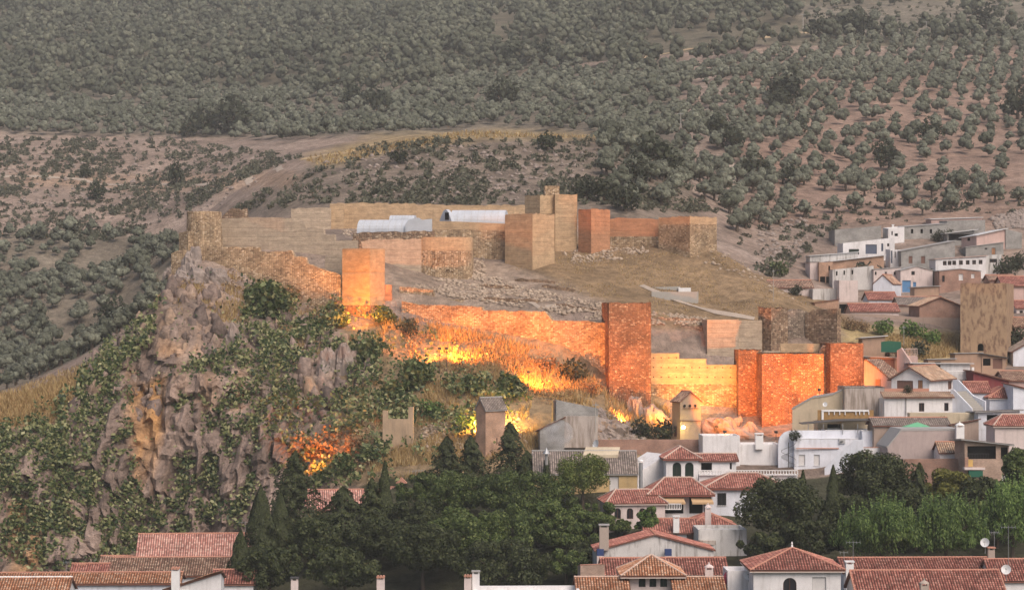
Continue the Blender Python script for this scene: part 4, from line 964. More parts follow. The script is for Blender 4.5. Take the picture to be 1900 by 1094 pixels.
h = bx('cream_house', 'cream house with brown tiled roof at the hill edge behind the castle slope', 1430, 1508, 520, 534, 'pink_white', 8)
h.finish('gable', axis='R', rise=1.5, over=0.3, tiles='tile_brown')
bx('cream_house', 'stained off-white walled house right of the brown tiled house', 1508, 1560, 516, (537, 536, 535), 'stained_white', 7).finish('flat')
bx('pink_house', 'plain pink cube house beside the dark shrubs', 1557, 1592, 513, (521, 520, 520), 'pink_white', 7).finish('flat')
h = bx('white_house', 'small white house with red tiled roof below the gable-ended one', 1612, 1664, 500, 556, 'cool_white', 7)
h.finish('gable', axis='R', rise=1.4, over=0.3, tiles='tile_red')
bx('timber_shed', 'brown timber shed with grey sheet roof beside small red-roofed house', 1697, 1742, 528, (534, 533, 531), 'adobe', 5, cat='shed').finish('shed', slab='grey_sheet', over=0.4)
h = bx('carport', 'flat concrete canopy with dark open bays near the castle corner', 1556, 1612, 497, (561, 560, 560), 'beige_wall', 5, cat='shed')
h.win('R', 1557, 564, 1575, 582, 'open'); h.win('R', 1578, 564, 1598, 582, 'open'); h.finish('flat')
bx('brick_shed', 'small orange brick shed with sloping top behind castle end wall', 1512, 1556, 486, (563, 562, 556), 'brick_orange', 5, cat='shed').finish('shed', slab='roof_board', over=0.2)
h = bx('white_house', 'white house with red roof in front of the concrete canopy', 1580, 1668, 483, 578, 'pink_white', 7)
h.finish('gable', axis='R', rise=1.4, over=0.3, tiles='tile_red')
h = House('brick_house', 'brown brick gabled house left of the old tower', 1703, 1706, 1784, 477, 4, 568, None, 'brick_red', b=9)
h.finish('gable', axis='L', rise=1.7, over=0.35, tiles='tile_old')
wall_thing('boundary_wall', 'long beige boundary wall above the grassy bank', (1554, 470), (1786, 470), [(1554, 581), (1640, 583), (1696, 588), (1786, 590)], 0.5, 'beige_wall')
h = bx('red_roof_house', 'red-roofed house at the right edge behind the old tower', 1862, 1930, 505, 530, 'pink_plaster', 8); h.finish('gable', axis='R', rise=1.8, tiles='tile_red')
h = bx('red_roof_house', 'brown-roofed house at the right edge beside the old tower', 1884, 1960, 470, 606, 'pink_plaster', 8); h.finish('gable', axis='R', rise=1.6, tiles='tile_brown')
h = bx('white_house', 'white gable at the right edge below the brown-roofed house', 1880, 1950, 448, 652, 'cool_white', 6); h.finish('gable', axis='L', rise=2.0, tiles='tile_grey')
h = bx('grey_roof_house', 'grey-roofed barn between small red roofs and brick gabled house', 1668, 1744, 494, 566, 'beige_wall', 7); h.finish('gable', axis='R', rise=1.5, over=0.3, tiles='tile_grey')
h = bx('brick_house', 'brown house with dark window behind the old tower top', 1836, 1884, 528, 520, 'brick_red', 6); h.win('R', 1850, 524, 1858, 534, 'dark'); h.finish('gable', axis='R', rise=1.0, over=0.3, tiles='tile_brown')
h = bx('white_house', 'white house at the right edge above the brown-roofed house', 1886, 1960, 490, 572, 'pink_white', 7); h.win('R', 1892, 576, 1898, 588, 'dark'); h.finish('gable', axis='R', rise=1.4, over=0.3, tiles='tile_red')
h = bx('stone_shed', 'little stone hut with sheet roof on the grassy bank', 1652, 1682, 437, (650, 649, 648), 'stone_brown', 4, cat='shed'); h.win('R', 1662, 653, 1670, 664, 'open'); h.finish('shed', slab='grey_sheet', over=0.3)
h = bx('stone_shed', 'low brown shed left of the stone shed under the old tower', 1722, 1772, 430, (668, 667, 666), 'adobe', 4, cat='shed'); h.win('R', 1734, 671, 1746, 682, 'open'); h.finish('shed', slab='grey_sheet', over=0.3)
# --- the old tower and the sheds below it
t = House('old_tower', 'weathered ochre tower standing alone among the houses on the right', 1782, 1868, 1881, 447, 76, 527, None, 'old_tower', cat='tower', wname='masonry', rough=0.35); t.win('L', 1814, 637, 1825, 651, 'open', True); t.finish('flat', thick=0.8, deck=0.6)
bx('stone_shed', 'low stone shed at the foot of the old tower', 1772, 1822, 434, (657, 656, 655), 'adobe', 4, cat='shed').finish('shed', slab='grey_sheet', over=0.25)
h = bx('lean_to', 'stone lean-to with sloping roof under the old tower', 1822, 1866, 434, (660, 657, 664), 'adobe', 4, cat='shed')
h.win('R', 1824, 662, 1838, 678, 'open'); h.win('R', 1842, 664, 1860, 684, 'wood'); h.finish('shed', slab='dark_sheet', over=0.5)
bx('shack', 'grey shack with sheet roof on the grassy bank', 1600, 1642, 438, (629, 627, 624), 'adobe', 4, cat='shed').finish('shed', slab='pale_sheet', over=0.5)
n_ = wall_thing('shade_net', 'sagging dark green shade net over the shack terrace', (1634, 434), (1673, 434), [(1635, 634), (1650, 632), (1672, 634)], 0.15, 'net_green', cat='net', bottom=653)
h = bx('terrace_shed', 'low sheds with grey flat roof left of the pink stair wall', 1604, 1664, 429, (663, 662, 664), 'adobe', 5, cat='shed')
h.win('R', 1610, 666, 1630, 684, 'open'); h.win('R', 1636, 666, 1660, 684, 'wood'); h.finish('shed', slab='grey_sheet', over=0.5)
wall_thing('stair_wall', 'pink stair wall sloping down beside the terrace sheds', (1664, 427.5), (1702, 425), [(1664, 650), (1672, 645), (1702, 690)], 0.5, 'pink_plaster')
h = bx('terrace_house', 'terrace house with flat white canopy and white balustrade under the old tower', 1694, 1800, 422, (675, 674, 675), 'white_plaster', 6)
h.win('R', 1703, 676.5, 1745, 703, 'open'); h.finish('shed', slab='pale_sheet', over=0.6)
f = vplane((1694, 422), (1800, 424.6)); m = MB(); a0, a1 = f(1755, 690), f(1797, 690); m.obox(a0 - f.n * 0.12, a1 - a0, UP * 1.35, f.n * 0.06); m.build('reed_screen', MAT['reed_pale'], h.root)
m = MB(); c_ = f(1757, 704); m.obox(f(1755, 706) - f.n * 1.4, f(1800, 706) - f(1755, 706), UP * 0.25, f.n * 1.4); m.obox(f(1796, 706) - f.n * 1.5, f.d * 0.5, UP * 2.4, f.n * 0.4); m.build('balcony', MAT['frame_white'], h.root)
balusters(h.root, (1755, 420.6), (1797, 421.6), 688, 703)
tb = empty('roof_terrace', P(1691, 664, 430), 'small cream balustrade on the wall above the terrace canopy', 'balustrade')
wall_mb((1680, 430), (1703, 430), [(1680, 661), (1703, 661)], 3, sink=1).build('wall', MAT['pink_plaster'], tb)
balusters(tb, (1681, 430), (1702, 430), 646, 660, mat='tile_cap_pale')
h = House('burgundy_house', 'dark burgundy house with brown tiled roof right of the terrace', 1802, 1806, 1872, 418, 8, (688, 690, 707), None, 'burgundy', b=7)
h.finish('shed', slab='roof_board', tiles='tile_brown', over=0.4)
h = bx('red_roof_house', 'wide red-brown roof house right of the burgundy house', 1866, 1960, 421, 706, 'pink_plaster', 8); h.finish('gable', axis='R', rise=1.4, tiles='tile_brown')
# --- white houses below the castle corner
h = House('white_house', 'white house with brown gable roof, bracketed eaves and brown shutters', 1654, 1724, 1768, 404, 60, 704, 770, 'white_plaster')
h.win('L', 1664, 706, 1694, 725, 'wood'); h.win('L', 1703, 705, 1712, 725, 'orangedoor'); h.win('R', 1759, 706, 1766, 722, 'wood')
h.finish('gable', axis='R', rise=1.95, over=0.55, tiles='tile_old', slab='roof_board')
h2 = bx('white_house', 'lower white storey with tiled pent roof and row of rafter ends', 1641, 1767, 397, (738, 737, 737), 'white_plaster', 6)
h2.win('R', 1705, 747, 1715, 763, 'dark'); h2.win('R', 1752, 747, 1760, 762, 'dark')
R_ = h2.corn; up = UP * 0.12
p1 = [R_[0] + UP * (h2.zC + .05) - h2.dL * .5 - h2.dR * .3, R_[1] + UP * (h2.zC + .05) - h2.dL * .5 + h2.dR * .3, R_[1] + h2.dL * 2.2 + UP * (h2.zC + .85) + h2.dR * .3, R_[0] + h2.dL * 2.2 + UP * (h2.zC + .85) - h2.dR * .3]
rf = h2.slab([p1], 'roof_board'); build_tiles([(p1, p1[1] - p1[0], p1[3] - p1[0])], MAT['tile_old'], rf, False)
for i in range(15):
    q = MB(); c_ = R_[0] + h2.dR * (0.3 + i * (h2.a - .6) / 14) + UP * (h2.zC - .16); q.obox(c_ - h2.dL * .42, h2.dR * .14, h2.dL * .42, UP * .16); q.build('rafter_end', MAT['frame_dark'], rf)
h2.finish('flat')
m = MB(); c_ = P(1681, 737, 396.9); m.tube([c_ - UP * 0.05, c_ - UP * 2.9], 0.06, 6); m.build('drain_pipe', MAT['frame_dark'], h2.root)
m = MB(); f = vplane((1641, 399.5), (1724, 400.5)); m.obox(f(1641, 727), f(1724, 727) - f(1641, 727), UP * 0.6, f.n * .15); m.build('terrace_parapet', MAT['tile_cap'], h2.root)
st = empty('outdoor_stair', P(1790, 760, 400), 'white outdoor stair with two sloping parapets beside gable house', 'stairs')
wall_mb((1764, 398.5), (1803, 396), [(1764, 722), (1769, 722), (1803, 757), (1803, 760)], 0.3, sink=0.5).build('parapet', MAT['cool_white'], st)
wall_mb((1768, 404), (1828, 400), [(1768, 704), (1778, 705), (1806, 734), (1828, 744)], 0.3, sink=0.5).build('parapet', MAT['cool_white'], st)
f = vplane((1766, 399.2), (1803, 396.6))
for i in range(9):
    x = 1769 + i * 3.7; p = f(x, 726 + i * 3.7); m = MB(); m.obox(p - UP * .9, f.d * .34, f.n * 3.6, UP * .9); m.build('step', MAT['concrete'], st)
h = bx('white_house', 'white house with red roof beside the outdoor stair', 1796, 1838, 406, 728, 'cool_white', 6); h.finish('gable', axis='R', rise=1.5, over=0.3, tiles='tile_red')
h = bx('white_house', 'white house with red hipped roof right of the outdoor stair', 1836, 1895, 403, 738, 'cool_white', 7); h.finish('hip', rise=1.5, over=0.3, tiles='tile_red', ridge=3.2)
h = bx('white_house', 'white walled house at the right edge above the small hipped house', 1880, 1960, 399, (712, 716, 735), 'cool_white', 7); h.finish('shed', slab='roof_board', tiles='tile_red', over=0.3)
wall_thing('terrace_wall', 'cream terrace wall with brown coping below the lower white storey', (1688, 393), (1834, 393), [(1688, 766), (1834, 766)], 2.6, 'cream_plaster')
h = bx('canopy_house', 'white house with grey-brown canopy over a dark veranda', 1815, 1892, 390, (765, 765, 762), 'cool_white', 6)
h.win('R', 1831, 769, 1870, 797, 'open'); h.finish('shed', slab='grey_sheet', tiles='tile_grey', over=0.6)
h = bx('white_house', 'small white house with pink hipped roof at the right edge', 1846, 1930, 380, 790, 'pink_white', 6); h.finish('hip', rise=1.5, over=0.35, tiles='tile_red', ridge=3.5, cap='tile_cap_pale')
w = empty('white_house', P(1630, 720, 419), 'white house wall glowing orange right beside the corner tower', 'house')
wall_mb((1603, 421), (1657, 416.5), [(1603, 668), (1608, 668), (1636, 690), (1657, 709)], 4.0).build('wall', MAT['pink_plaster'], w)
wall_mb((1603, 420.9), (1658, 416.4), [(1603, 666), (1608, 666), (1636, 688), (1658, 707.5)], 4.2, bottom=lambda p: p.z - 0.16).build('roof', MAT['tile_brown'], w)
f = vplane((1603, 420.95), (1657, 416.45)); m = MB(); a0 = f(1625, 718); m.prism([a0, f(1634, 718), f(1634, 703), f(1625, 703)], -f.n * .06); m.build('door', MAT['wood_orange'], w)
# cream and stained buildings in front of the right towers
w = empty('cream_house', P(1540, 800, 404), 'tall cream house wall with stepped sloping top in front of the red towers', 'house')
wall_mb((1470, 405), (1570, 403), [(1470, 758), (1506, 737), (1545, 731), (1552, 727), (1569, 719)], 5.0).build('wall', MAT['cream_plaster'], w)
wall_mb((1469, 404.9), (1570, 402.9), [(1469, 756.5), (1506, 735.5), (1545, 729.5), (1552, 725.5), (1570, 717.5)], 5.2, bottom=lambda p: p.z - 0.15).build('coping', MAT['grey_sheet'], w)
h = bx('grey_house', 'stained grey blank-walled house joined to the cream house', 1567, 1642, 401.5, 719, 'old_plaster', 7); h.finish('flat', coping='dark_sheet')
h = bx('reed_terrace', 'roof terrace fenced with brown reed screen and white arcade rail', 1517, 1621, 396, (779, 779, 779), 'cream_plaster', 4, cat='terrace')
h.win('R', 1535, 786, 1560, 798, 'open'); h.finish('flat')
f = vplane((1517, 395.6), (1621, 396)); m = MB(); a0 = f(1517, 779); b0 = f(1621, 779)
m.obox(a0, b0 - a0, UP * 1.65, f.n * 0.05); m.build('reed_screen', MAT['reed'], h.root)
m = MB(); m.obox(f(1524, 763) - f.n * .2, f(1612, 763) - f(1524, 763), UP * .3, f.n * .12); m.obox(f(1524, 778) - f.n * .2, f.d * .35, UP * 1.4, f.n * .12); r_ = m.build('white_rail', MAT['frame_white'], h.root)
for x in (1537, 1547, 1557, 1567, 1587, 1594, 1602, 1611):
    m = MB(); m.obox(f(x, 769) - f.n * .2, f.d * .14, UP * .55, f.n * .1); m.build('drop_post', MAT['frame_white'], r_)
cp_ = empty('canopy', P(1555, 797, 391.5), 'black sloping canopy on posts below the reed terrace', 'canopy')
f = vplane((1488, 391), (1622, 391)); m = MB(); A = [f(1488, 787), f(1560, 781), f(1622, 780)]
m.prism([A[0], A[1], A[2], A[2] + UP * .16, A[1] + UP * .16, A[0] + UP * .1], f.n * 4.5); m.build('roof', MAT['dark_sheet'], cp_)
for x in (1500, 1528, 1564, 1592, 1620):
    p = f(x, 786); m = MB(); m.tube([p + f.n * .3, Vector((p.x, p.y + .3, zat(806, p.y)))], 0.07, 6); m.build('post', MAT['metal_grey'], cp_)
bx('grey_roof_house', 'low house with sagging grey tiled roof behind the green tent', 1622, 1762, 388.5, (790, 790, 790), 'beige_wall', 6).finish('gable', axis='R', rise=1.0, over=0.3, tiles='tile_grey')
bx('grey_roof_house', 'grey tiled lean-to roof left of the canopy house', 1764, 1816, 388, (792, 789, 779), 'beige_wall', 6).finish('shed', slab='roof_board', tiles='tile_grey', over=0.3)
# white terraced block
h = bx('white_block', 'white terraced house with spiral stair and roller blinds', 1474, 1592, 388.5, (815, 814, 814), 'cool_white', 7)
h.win('R', 1482, 843, 1494, 863, 'blind', sill=True); h.win('R', 1510, 843, 1521, 863, 'blind', sill=True); h.finish('flat', coping='frame_white')
m = MB(); f = vplane((1477, 388.2), (1560, 388.9)); m.obox(f(1477, 832) - f.n * .25, f(1556, 832) - f(1477, 832), UP * .14, f.n * .25); m.build('tile_ledge', MAT['tile_cap'], h.root)
m = MB(); c_ = f(1556, 822); m.obox(c_ - f.n * .4, f.d * .95, UP * .75, f.n * .38); ac = m.build('air_conditioner', MAT['frame_grey'], h.root)
m = MB(); m.lathe(c_ + f.d * .4 + UP * .37 - f.n * .42, [(.27, -.02), (.27, .02)], 12); m.build('fan_grille', MAT['metal_dark'], ac)
wall_thing('curved_wall', 'white wall with curved shoulder left of the spiral stair', (1444, 389.6), (1532, 390.5), [(1444, 822), (1447, 810), (1455, 802), (1466, 798), (1532, 798)], 0.35, 'cool_white')
sp = empty('spiral_stair', P(1463, 864, 386.8), 'dark metal spiral stair against the white terraced house', 'stairs')
c_ = P(1463, 864, 386.8); zt = zat(820, 386.8); m = MB(); m.tube([c_ - UP * .2, Vector((c_.x, c_.y, zt))], 0.07, 8); m.build('pole', MAT['metal_dark'], sp)
for i in range(16):
    a = i * 0.42; z = c_.z + (zt - c_.z - .9) * i / 15; d = Vector((math.cos(a), math.sin(a), 0)); e = Vector((-d.y, d.x, 0)); m = MB()
    m.prism([Vector((c_.x, c_.y, z)) + d * .05 - e * .04, Vector((c_.x, c_.y, z)) + d * 1.15 - e * .2, Vector((c_.x, c_.y, z)) + d * 1.15 + e * .2, Vector((c_.x, c_.y, z)) + d * .05 + e * .04], (0, 0, .05)); m.build('tread', MAT['metal_dark'], sp)
m = MB(); m.tube([Vector((c_.x + 1.15 * math.cos(i * .21), c_.y + 1.15 * math.sin(i * .21), c_.z + .95 + (zt - c_.z - .9) * i / 30)) for i in range(31)], 0.035, 5); m.build('handrail', MAT['metal_dark'], sp)
bx('white_block', 'upper white terrace box with potted plants above the terraced house', 1532, 1602, 391.5, 798, 'cool_white', 5).finish('flat', coping='frame_white')
bx('white_block', 'white terrace with washing line left of the mauve wall', 1600, 1672, 390, 799, 'cool_white', 6).finish('flat', coping='frame_white')
wall_thing('stair_wall', 'white stair parapet rising diagonally in front of the white block', (1530, 384.5), (1602, 383.5), [(1530, 868), (1540, 858), (1584, 816), (1602, 815)], 0.4, 'cool_white')
bx('white_block', 'plain white lower block between stair parapet and mauve wall', 1584, 1652, 386, 830, 'white_plaster', 6).finish('flat', coping='tile_cap')
w = empty('mauve_house', P(1710, 870, 381), 'big blank mauve-beige house wall with sloping left shoulder', 'house')
wall_mb((1647, 381), (1780, 382), [(1647, 829), (1673, 797), (1779, 796)], 7.0).build('wall', MAT['mauve_plaster'], w)
wall_mb((1646, 380.95), (1780, 381.95), [(1646, 828), (1672.5, 795.5), (1780, 794.5)], 7.1, bottom=lambda p: p.z - 0.16).build('coping', MAT['grey_sheet'], w)
chimney(w, 1782, 380, 787, 822, 1.25, 'frame_white', 'dome')
h = bx('tile_lean_to', 'small lean-to with pale tiled roof beside the white chimney', 1744, 1792, 377, (840, 840, 840), 'white_plaster', 5, cat='shed'); h.finish('gable', axis='R', rise=1.4, over=0.25, tiles='tile_old')
h = bx('brick_house', 'unfinished red brick house with pale beam below the mauve wall', 1676, 1792, 373, (852, 851, 850), 'brick_red', 6)
h.win('R', 1689, 873, 1697, 886, 'wood'); m = MB(); f = vplane((1676, 372.9), (1790, 376.9)); m.obox(f(1678, 866) - f.n * .1, f(1770, 866) - f(1678, 866), UP * .45, f.n * .12); m.build('beam', MAT['concrete'], h.root); h.finish('flat')
h = bx('veranda_house', 'ochre house with deep dark veranda, thin railing and grey roof', 1790, 1872, 369, (818, 817, 826), 'brick_pale', 7)
h.win('R', 1795, 824, 1848, 851, 'open', label='dark veranda behind a thin railing'); h.win('R', 1857, 829, 1870, 851, 'open'); h.win('R', 1859, 880, 1868, 893, 'white'); h.finish('shed', slab='grey_sheet', tiles='tile_grey', over=0.7)
f = vplane((1790, 368.6), (1872, 371.2)); m = MB(); m.obox(f(1786, 870.5) - f.n * .6, f(1874, 870.5) - f(1786, 870.5), UP * .35, f.n * .6); m.build('balcony_slab', MAT['pink_white'], h.root)
m = MB(); m.obox(f(1795, 865) - f.n * .03, f(1870, 865) - f(1795, 865), UP * 1.05, f.n * .3); m.build('ochre_parapet', MAT['ochre_plaster'], h.root)
m = MB(); m.obox(f(1795, 841.5), f(1870, 841.5) - f(1795, 841.5), UP * .05, f.n * .05); r_ = m.build('railing', MAT['metal_dark'], h.root)
for i in range(26):
    p = f(1796 + i * 2.9, 852); q = MB(); q.tube([p, p + UP * .85], .02, 4); q.build('rail_bar', MAT['metal_dark'], r_)
for x in (1849, 1790):
    m = MB(); m.obox(f(x, 866) - f.n * .06, f.d * .6, UP * 1.5, f.n * .1); m.build('brick_pier', MAT['brick_red'], h.root)
m = MB(); m.obox(f(1795, 884) - f.n * .5, f(1832, 884) - f(1795, 884), UP * .95, f.n * .3); m.build('green_awning', MAT['net_green'], h.root)
# the long white house and things in front of the yellow wall
bx('white_house', 'long plain white house in front of the floodlit yellow wall', 1304, 1373, 390, 808, 'white_plaster', 6).finish('flat')
h = bx('white_house', 'lower plain white house right of the long one, with square chimney', 1372, 1448, 391, 824, 'white_plaster', 6); h.finish('flat'); chimney(h, 1409, 390.5, 803, 826, 1.25, cap='frame_white')
wall_thing('brick_wall', 'low brown brick wall behind the grey-roofed house', (1108, 396), (1306, 396), [(1108, 815), (1306, 815)], 0.5, 'brick_red')
h = House('ruined_house', 'ruined house with grey block upper wall and peeling lower plaster', 1024, 1032, 1110, 392, 6, (741, 742, 757), None, 'block_grey', b=6, cat='house'); h.finish('flat', deck=1.5)
f = vplane((1042, 391.3), (1110, 391.9)); m = MB(); m.obox(f(1046, 830) - f.n * .02, f(1110, 830) - f(1046, 830), UP * 5.1, f.n * .3); m.build('peeling_plaster', MAT['old_plaster'], h.root)
h = House('ruined_lean_to', 'small ruined lean-to with sloping top left of the ruined house', 1000, 1002, 1047, 390, 4, (800, 797, 776), None, 'block_grey', b=5, cat='shed'); h.win('R', 1032, 790, 1037, 796, 'open'); h.finish('shed', slab='roof_board', tiles='tile_old', over=0.25)
for k_, args in enumerate((('brick transformer tower with corrugated gabled roof on the yellow-lit slope', 883, 901, 938, 389, 42, 759, 1.6), )):
    lb, pl, pc, pr, Y, th, pe, rise = args
    h = House('brick_tower', lb, pl, pc, pr, Y, th, pe, None, 'brick_orange', cat='tower'); h.win('R', 921, 812, 923, 824, 'open'); h.finish('gable', axis='R', rise=rise, over=0.25, tiles='tile_grey', slab='grey_sheet', cap='grey_sheet')
h = House('transformer_tower', 'cream transformer tower with gabled roof and round vents by the yellow wall', 1247, 1262, 1300, 404, 26, 745, None, 'brown_render', cat='tower')
h.win('L', 1249.5, 790, 1256, 809, 'wood')
f = vplane((1262, 403.9), (1300, 405.5))
for x in (1270, 1280, 1290):
    p = f(x, 752.5); m = MB(); ring = [p - f.n * .03 + f.d * .24 * math.cos(a * math.pi / 6) + UP * .24 * math.sin(a * math.pi / 6) for a in range(12)]; m.prism(ring, -f.n * .03); m.build('round_vent', MAT['void'], h.root)
m = MB(); m.obox(f(1267, 758) - f.n * .06, f(1296, 758) - f(1267, 758), UP * .1, f.n * .05); m.obox(f(1262, 781) - f.n * .08, f(1300, 781) - f(1262, 781), UP * .12, f.n * .07); m.build('string_course', MAT['frame_brown'], h.root)
h.finish('gable', axis='L', rise=1.5, over=0.25, tiles='tile_brown', slab='roof_board')
w = empty('wall_ruin', P(738, 822, 393), 'cream wall remnant with two upright horns on the lit slope', 'ruin')
wall_mb((710, 393.5), (767, 392.5), [(710, 761), (718.4, 762), (718.6, 777), (757.6, 777), (757.8, 755), (766, 754)], 0.7).build('wall', MAT['tan_plaster'], w)
# --- villas in the middle
h = bx('grey_roof_house', 'long house with grey corrugated roof and yellow wall behind the pines', 992, 1182, 371, 879, 'yellow_plaster', 10, th=1)
h.win('R', 1131, 883, 1148, 910, 'blind'); h.finish('gable', axis='R', rise=3.0, over=0.3, tiles='tile_grey', slab='grey_sheet', cap='grey_sheet')
m = MB(); p = P(1082, 849, 374.5); q = P(1146, 849, 374.5); m.prism([p, q, q + Vector((.5, 3, 1.05)), p + Vector((.5, 3, 1.05))], (0, 0, .45)); m.build('skylight', MAT['cream_plaster'], h.root)
wall_thing('gable_wall', 'white party wall with sloping top beside the grey corrugated roof', (1183, 371.5), (1238, 374), [(1183, 877), (1238, 842)], 6, 'white_plaster', cat='house')
pp = empty('flue_pipe', P(1189, 905, 368), 'tall grey flue pipe standing against the white party wall', 'flue')
m = MB(); c_ = P(1189, 905, 368); m.tube([c_ - UP * .6, Vector((c_.x, c_.y, zat(858, 368)))], .3, 10); m.build('pipe', MAT['metal_grey'], pp); m = MB(); m.lathe((c_.x, c_.y, zat(858, 368) + .15), [(.42, 0), (.4, .2), (.2, .35)], 10); m.build('cap', MAT['frame_white'], pp); 
v = bx('white_villa', 'white villa turret with two arched windows and red hipped roof', 1236, 1296, 369, 850, 'white_plaster', 6.5)
v.win('R', 1248, 857, 1264, 884, 'green', True); v.win('R', 1271, 857, 1287, 884, 'green', True); v.finish('hip', rise=1.5, over=0.5, tiles='tile_red', cap='tile_cap_pale', ridge=1.8, eave='eave_red')
h = bx('white_villa', 'white porch of the villa with small red roof beside the turret', 1296, 1366, 371, 855, 'white_plaster', 5); h.win('R', 1301, 858, 1321, 874, 'open'); h.win('R', 1354, 858, 1358, 870, 'dark'); h.finish('gable', axis='R', rise=0.8, over=0.4, tiles='tile_red', cap='tile_cap_pale')
bl = empty('terrace_balustrade', P(1390, 884, 366), 'long white pierced terrace balustrade right of the villa turret', 'balustrade'); wall_mb((1297, 366.4), (1480, 366.4), [(1297, 880.5), (1480, 880.5)], 2.0, sink=.5).build('base_wall', MAT['white_plaster'], bl)
balusters(bl, (1297, 366), (1480, 366), 871.5, 881, step=0.42, fat=0.11)
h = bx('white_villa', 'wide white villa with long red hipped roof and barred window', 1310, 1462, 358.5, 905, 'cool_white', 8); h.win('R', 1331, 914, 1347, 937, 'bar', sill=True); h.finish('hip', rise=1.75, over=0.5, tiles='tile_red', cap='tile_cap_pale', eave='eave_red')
h = bx('white_villa', 'villa loggia with two tan awnings under a red hipped roof', 1218, 1306, 357, 912, 'white_plaster', 6.5); h.win('R', 1232, 916, 1268, 952, 'open'); h.win('R', 1279, 916, 1304, 952, 'open')
h.finish('hip', rise=1.7, over=1.5, tiles='tile_red', cap='tile_cap_pale', ridge=4, eave='eave_red')
for x0, x1 in ((1219, 1267), (1278, 1319)):
    f = vplane((1218, 356.8), (1320, 357.3)); A, B = f(x0, 913), f(x1 - 4, 913); o_ = -f.n * 1.6 - UP * 1.35; m = MB(); m.prism([A, B, B + o_ + f.d * .5, A + o_ + f.d * .3], (0, 0, .05)); aw = m.build('awning', MAT['awning'], h.root)
    m = MB(); m.prism([A + o_ + f.d * .3, B + o_ + f.d * .5, B + o_ + f.d * .5 - UP * .25, A + o_ + f.d * .3 - UP * .25], f.n * .04); m.build('valance', MAT['awning'], aw)
balusters(h.root, (1230, 354.5), (1264, 354.5), 933.5, 945)
h = House('white_villa', 'small hipped villa wing with four arched windows left of the loggia', 1120, 1128, 1234, 353, 6, 934, None, 'pink_white', b=8)
for x in (1140, 1163, 1186): h.win('R', x, 942, x + 12, 962, 'dark', True)
h.win('R', 1207, 942, 1215, 966, 'dark', True); h.finish('hip', rise=1.55, over=0.4, tiles='tile_red', cap='tile_cap_pale', ridge=5)
h = bx('red_roof_house', 'low red-roofed house with white chimney below the villa wing', 1198, 1292, 344, 988, 'white_plaster', 7); h.win('R', 1243, 992, 1256, 1015, 'wood'); h.win('R', 1274, 990, 1290, 1012, 'wood'); h.finish('gable', axis='R', rise=1.5, over=0.4, tiles='tile_red'); chimney(h, 1255, 343.5, 956, 980, 0.85, cap='frame_white')
h = bx('red_roof_house', 'low red-roofed house with round-topped chimney right of the other', 1272, 1370, 348, 980, 'white_plaster', 8); h.finish('hip', rise=1.7, over=0.4, tiles='tile_red', ridge=3); chimney(h, 1314, 346, 939, 972, 0.85, 'pink_white', 'dome')
h = bx('white_house', 'stained white flat-roofed house with ragged concrete ledge', 1296, 1386, 338, 982, 'stained_white', 7); h.finish('flat')
m = MB(); f = vplane((1296, 337.8), (1386, 340.8)); m.obox(f(1294, 1009) - f.n * .7, f(1386, 1009) - f(1294, 1009), UP * .6, f.n * .7); m.build('ledge', MAT['old_plaster'], h.root)
h = House('grey_gable_house', 'wide grey gable wall edged with red tiles in the foreground', 1104, 1106, 1324, 327, 2, 1022, None, 'stained_white', b=7); h.finish('gable', axis='L', rise=2.1, over=0.25, tiles='tile_red', slab='roof_board'); chimney(h, 1121, 326.5, 972, 1012, 1.25, 'chimney_stone', 'grey_sheet')
for x in (1114, 1240):
    p = P(x, 1040, 326.2); m = MB(); m.box((p.x - .45, p.y, p.z - 2), (p.x + .45, p.y + .6, p.z + .7)); c_ = m.build('pillar', MAT['pink_white'], h.root); m = MB(); m.box((p.x - .47, p.y - .02, p.z + .71), (p.x + .47, p.y + .64, p.z + 1.6)); m.build('blue_cover', MAT['blue_tarp'], c_)
# --- foreground row
hp = dict(hi=True)
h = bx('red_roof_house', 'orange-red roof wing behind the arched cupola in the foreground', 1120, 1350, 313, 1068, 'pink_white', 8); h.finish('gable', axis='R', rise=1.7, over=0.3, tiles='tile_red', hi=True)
h = bx('brick_house', 'weathered brown brick parapet house left of the cupola', 1077, 1122, 312, (1050, 1048, 1046), 'brick_pale', 6); h.finish('flat', coping='tile_cap')
h = bx('cupola_house', 'square pink turret with three arched windows and golden hipped roof', 1168, 1254, 303, 1062, 'pink_white', 6.0, th=1)
for x in (1185, 1205, 1225): h.win('R', x, 1070, x + 13, 1088, 'green', True)
h.finish('hip', rise=1.75, over=1.2, tiles='tile_orange', cap='tile_cap_pale', ridge=0.0, hi=True)
h = bx('red_roof_house', 'orange tiled lower roof left of the cupola at the bottom edge', 1072, 1166, 300, 1098, 'pink_white', 6); h.finish('gable', axis='R', rise=1.35, over=0.3, tiles='tile_orange', hi=True, cap='tile_cap_pale')
h = bx('red_roof_house', 'orange tiled lower roof right of the cupola at the bottom edge', 1252, 1344, 300, 1098, 'pink_white', 6); h.finish('gable', axis='R', rise=1.35, over=0.3, tiles='tile_orange', hi=True, cap='tile_cap_pale'); chimney(h, 1316, 303, 1050, 1076, 1.0, 'pink_white', 'dome')
h = bx('white_block', 'white blank block with satellite dish between cupola and pyramid roof house', 1350, 1400, 302, 1058, 'white_plaster', 5); h.finish('flat')
m = MB(); f = vplane((1338, 303), (1350, 304)); m.prism([P(1336, 1080, 303), P(1350, 1058, 303), P(1350, 1084, 303)], (0, 1, 0)); m.build('pink_side', MAT['magenta'], h.root)
h = bx('pyramid_roof_house', 'white house with red pyramid roof, fan window and roller blind', 1398, 1560, 296, 1057, 'white_plaster', 9.5, th=1)
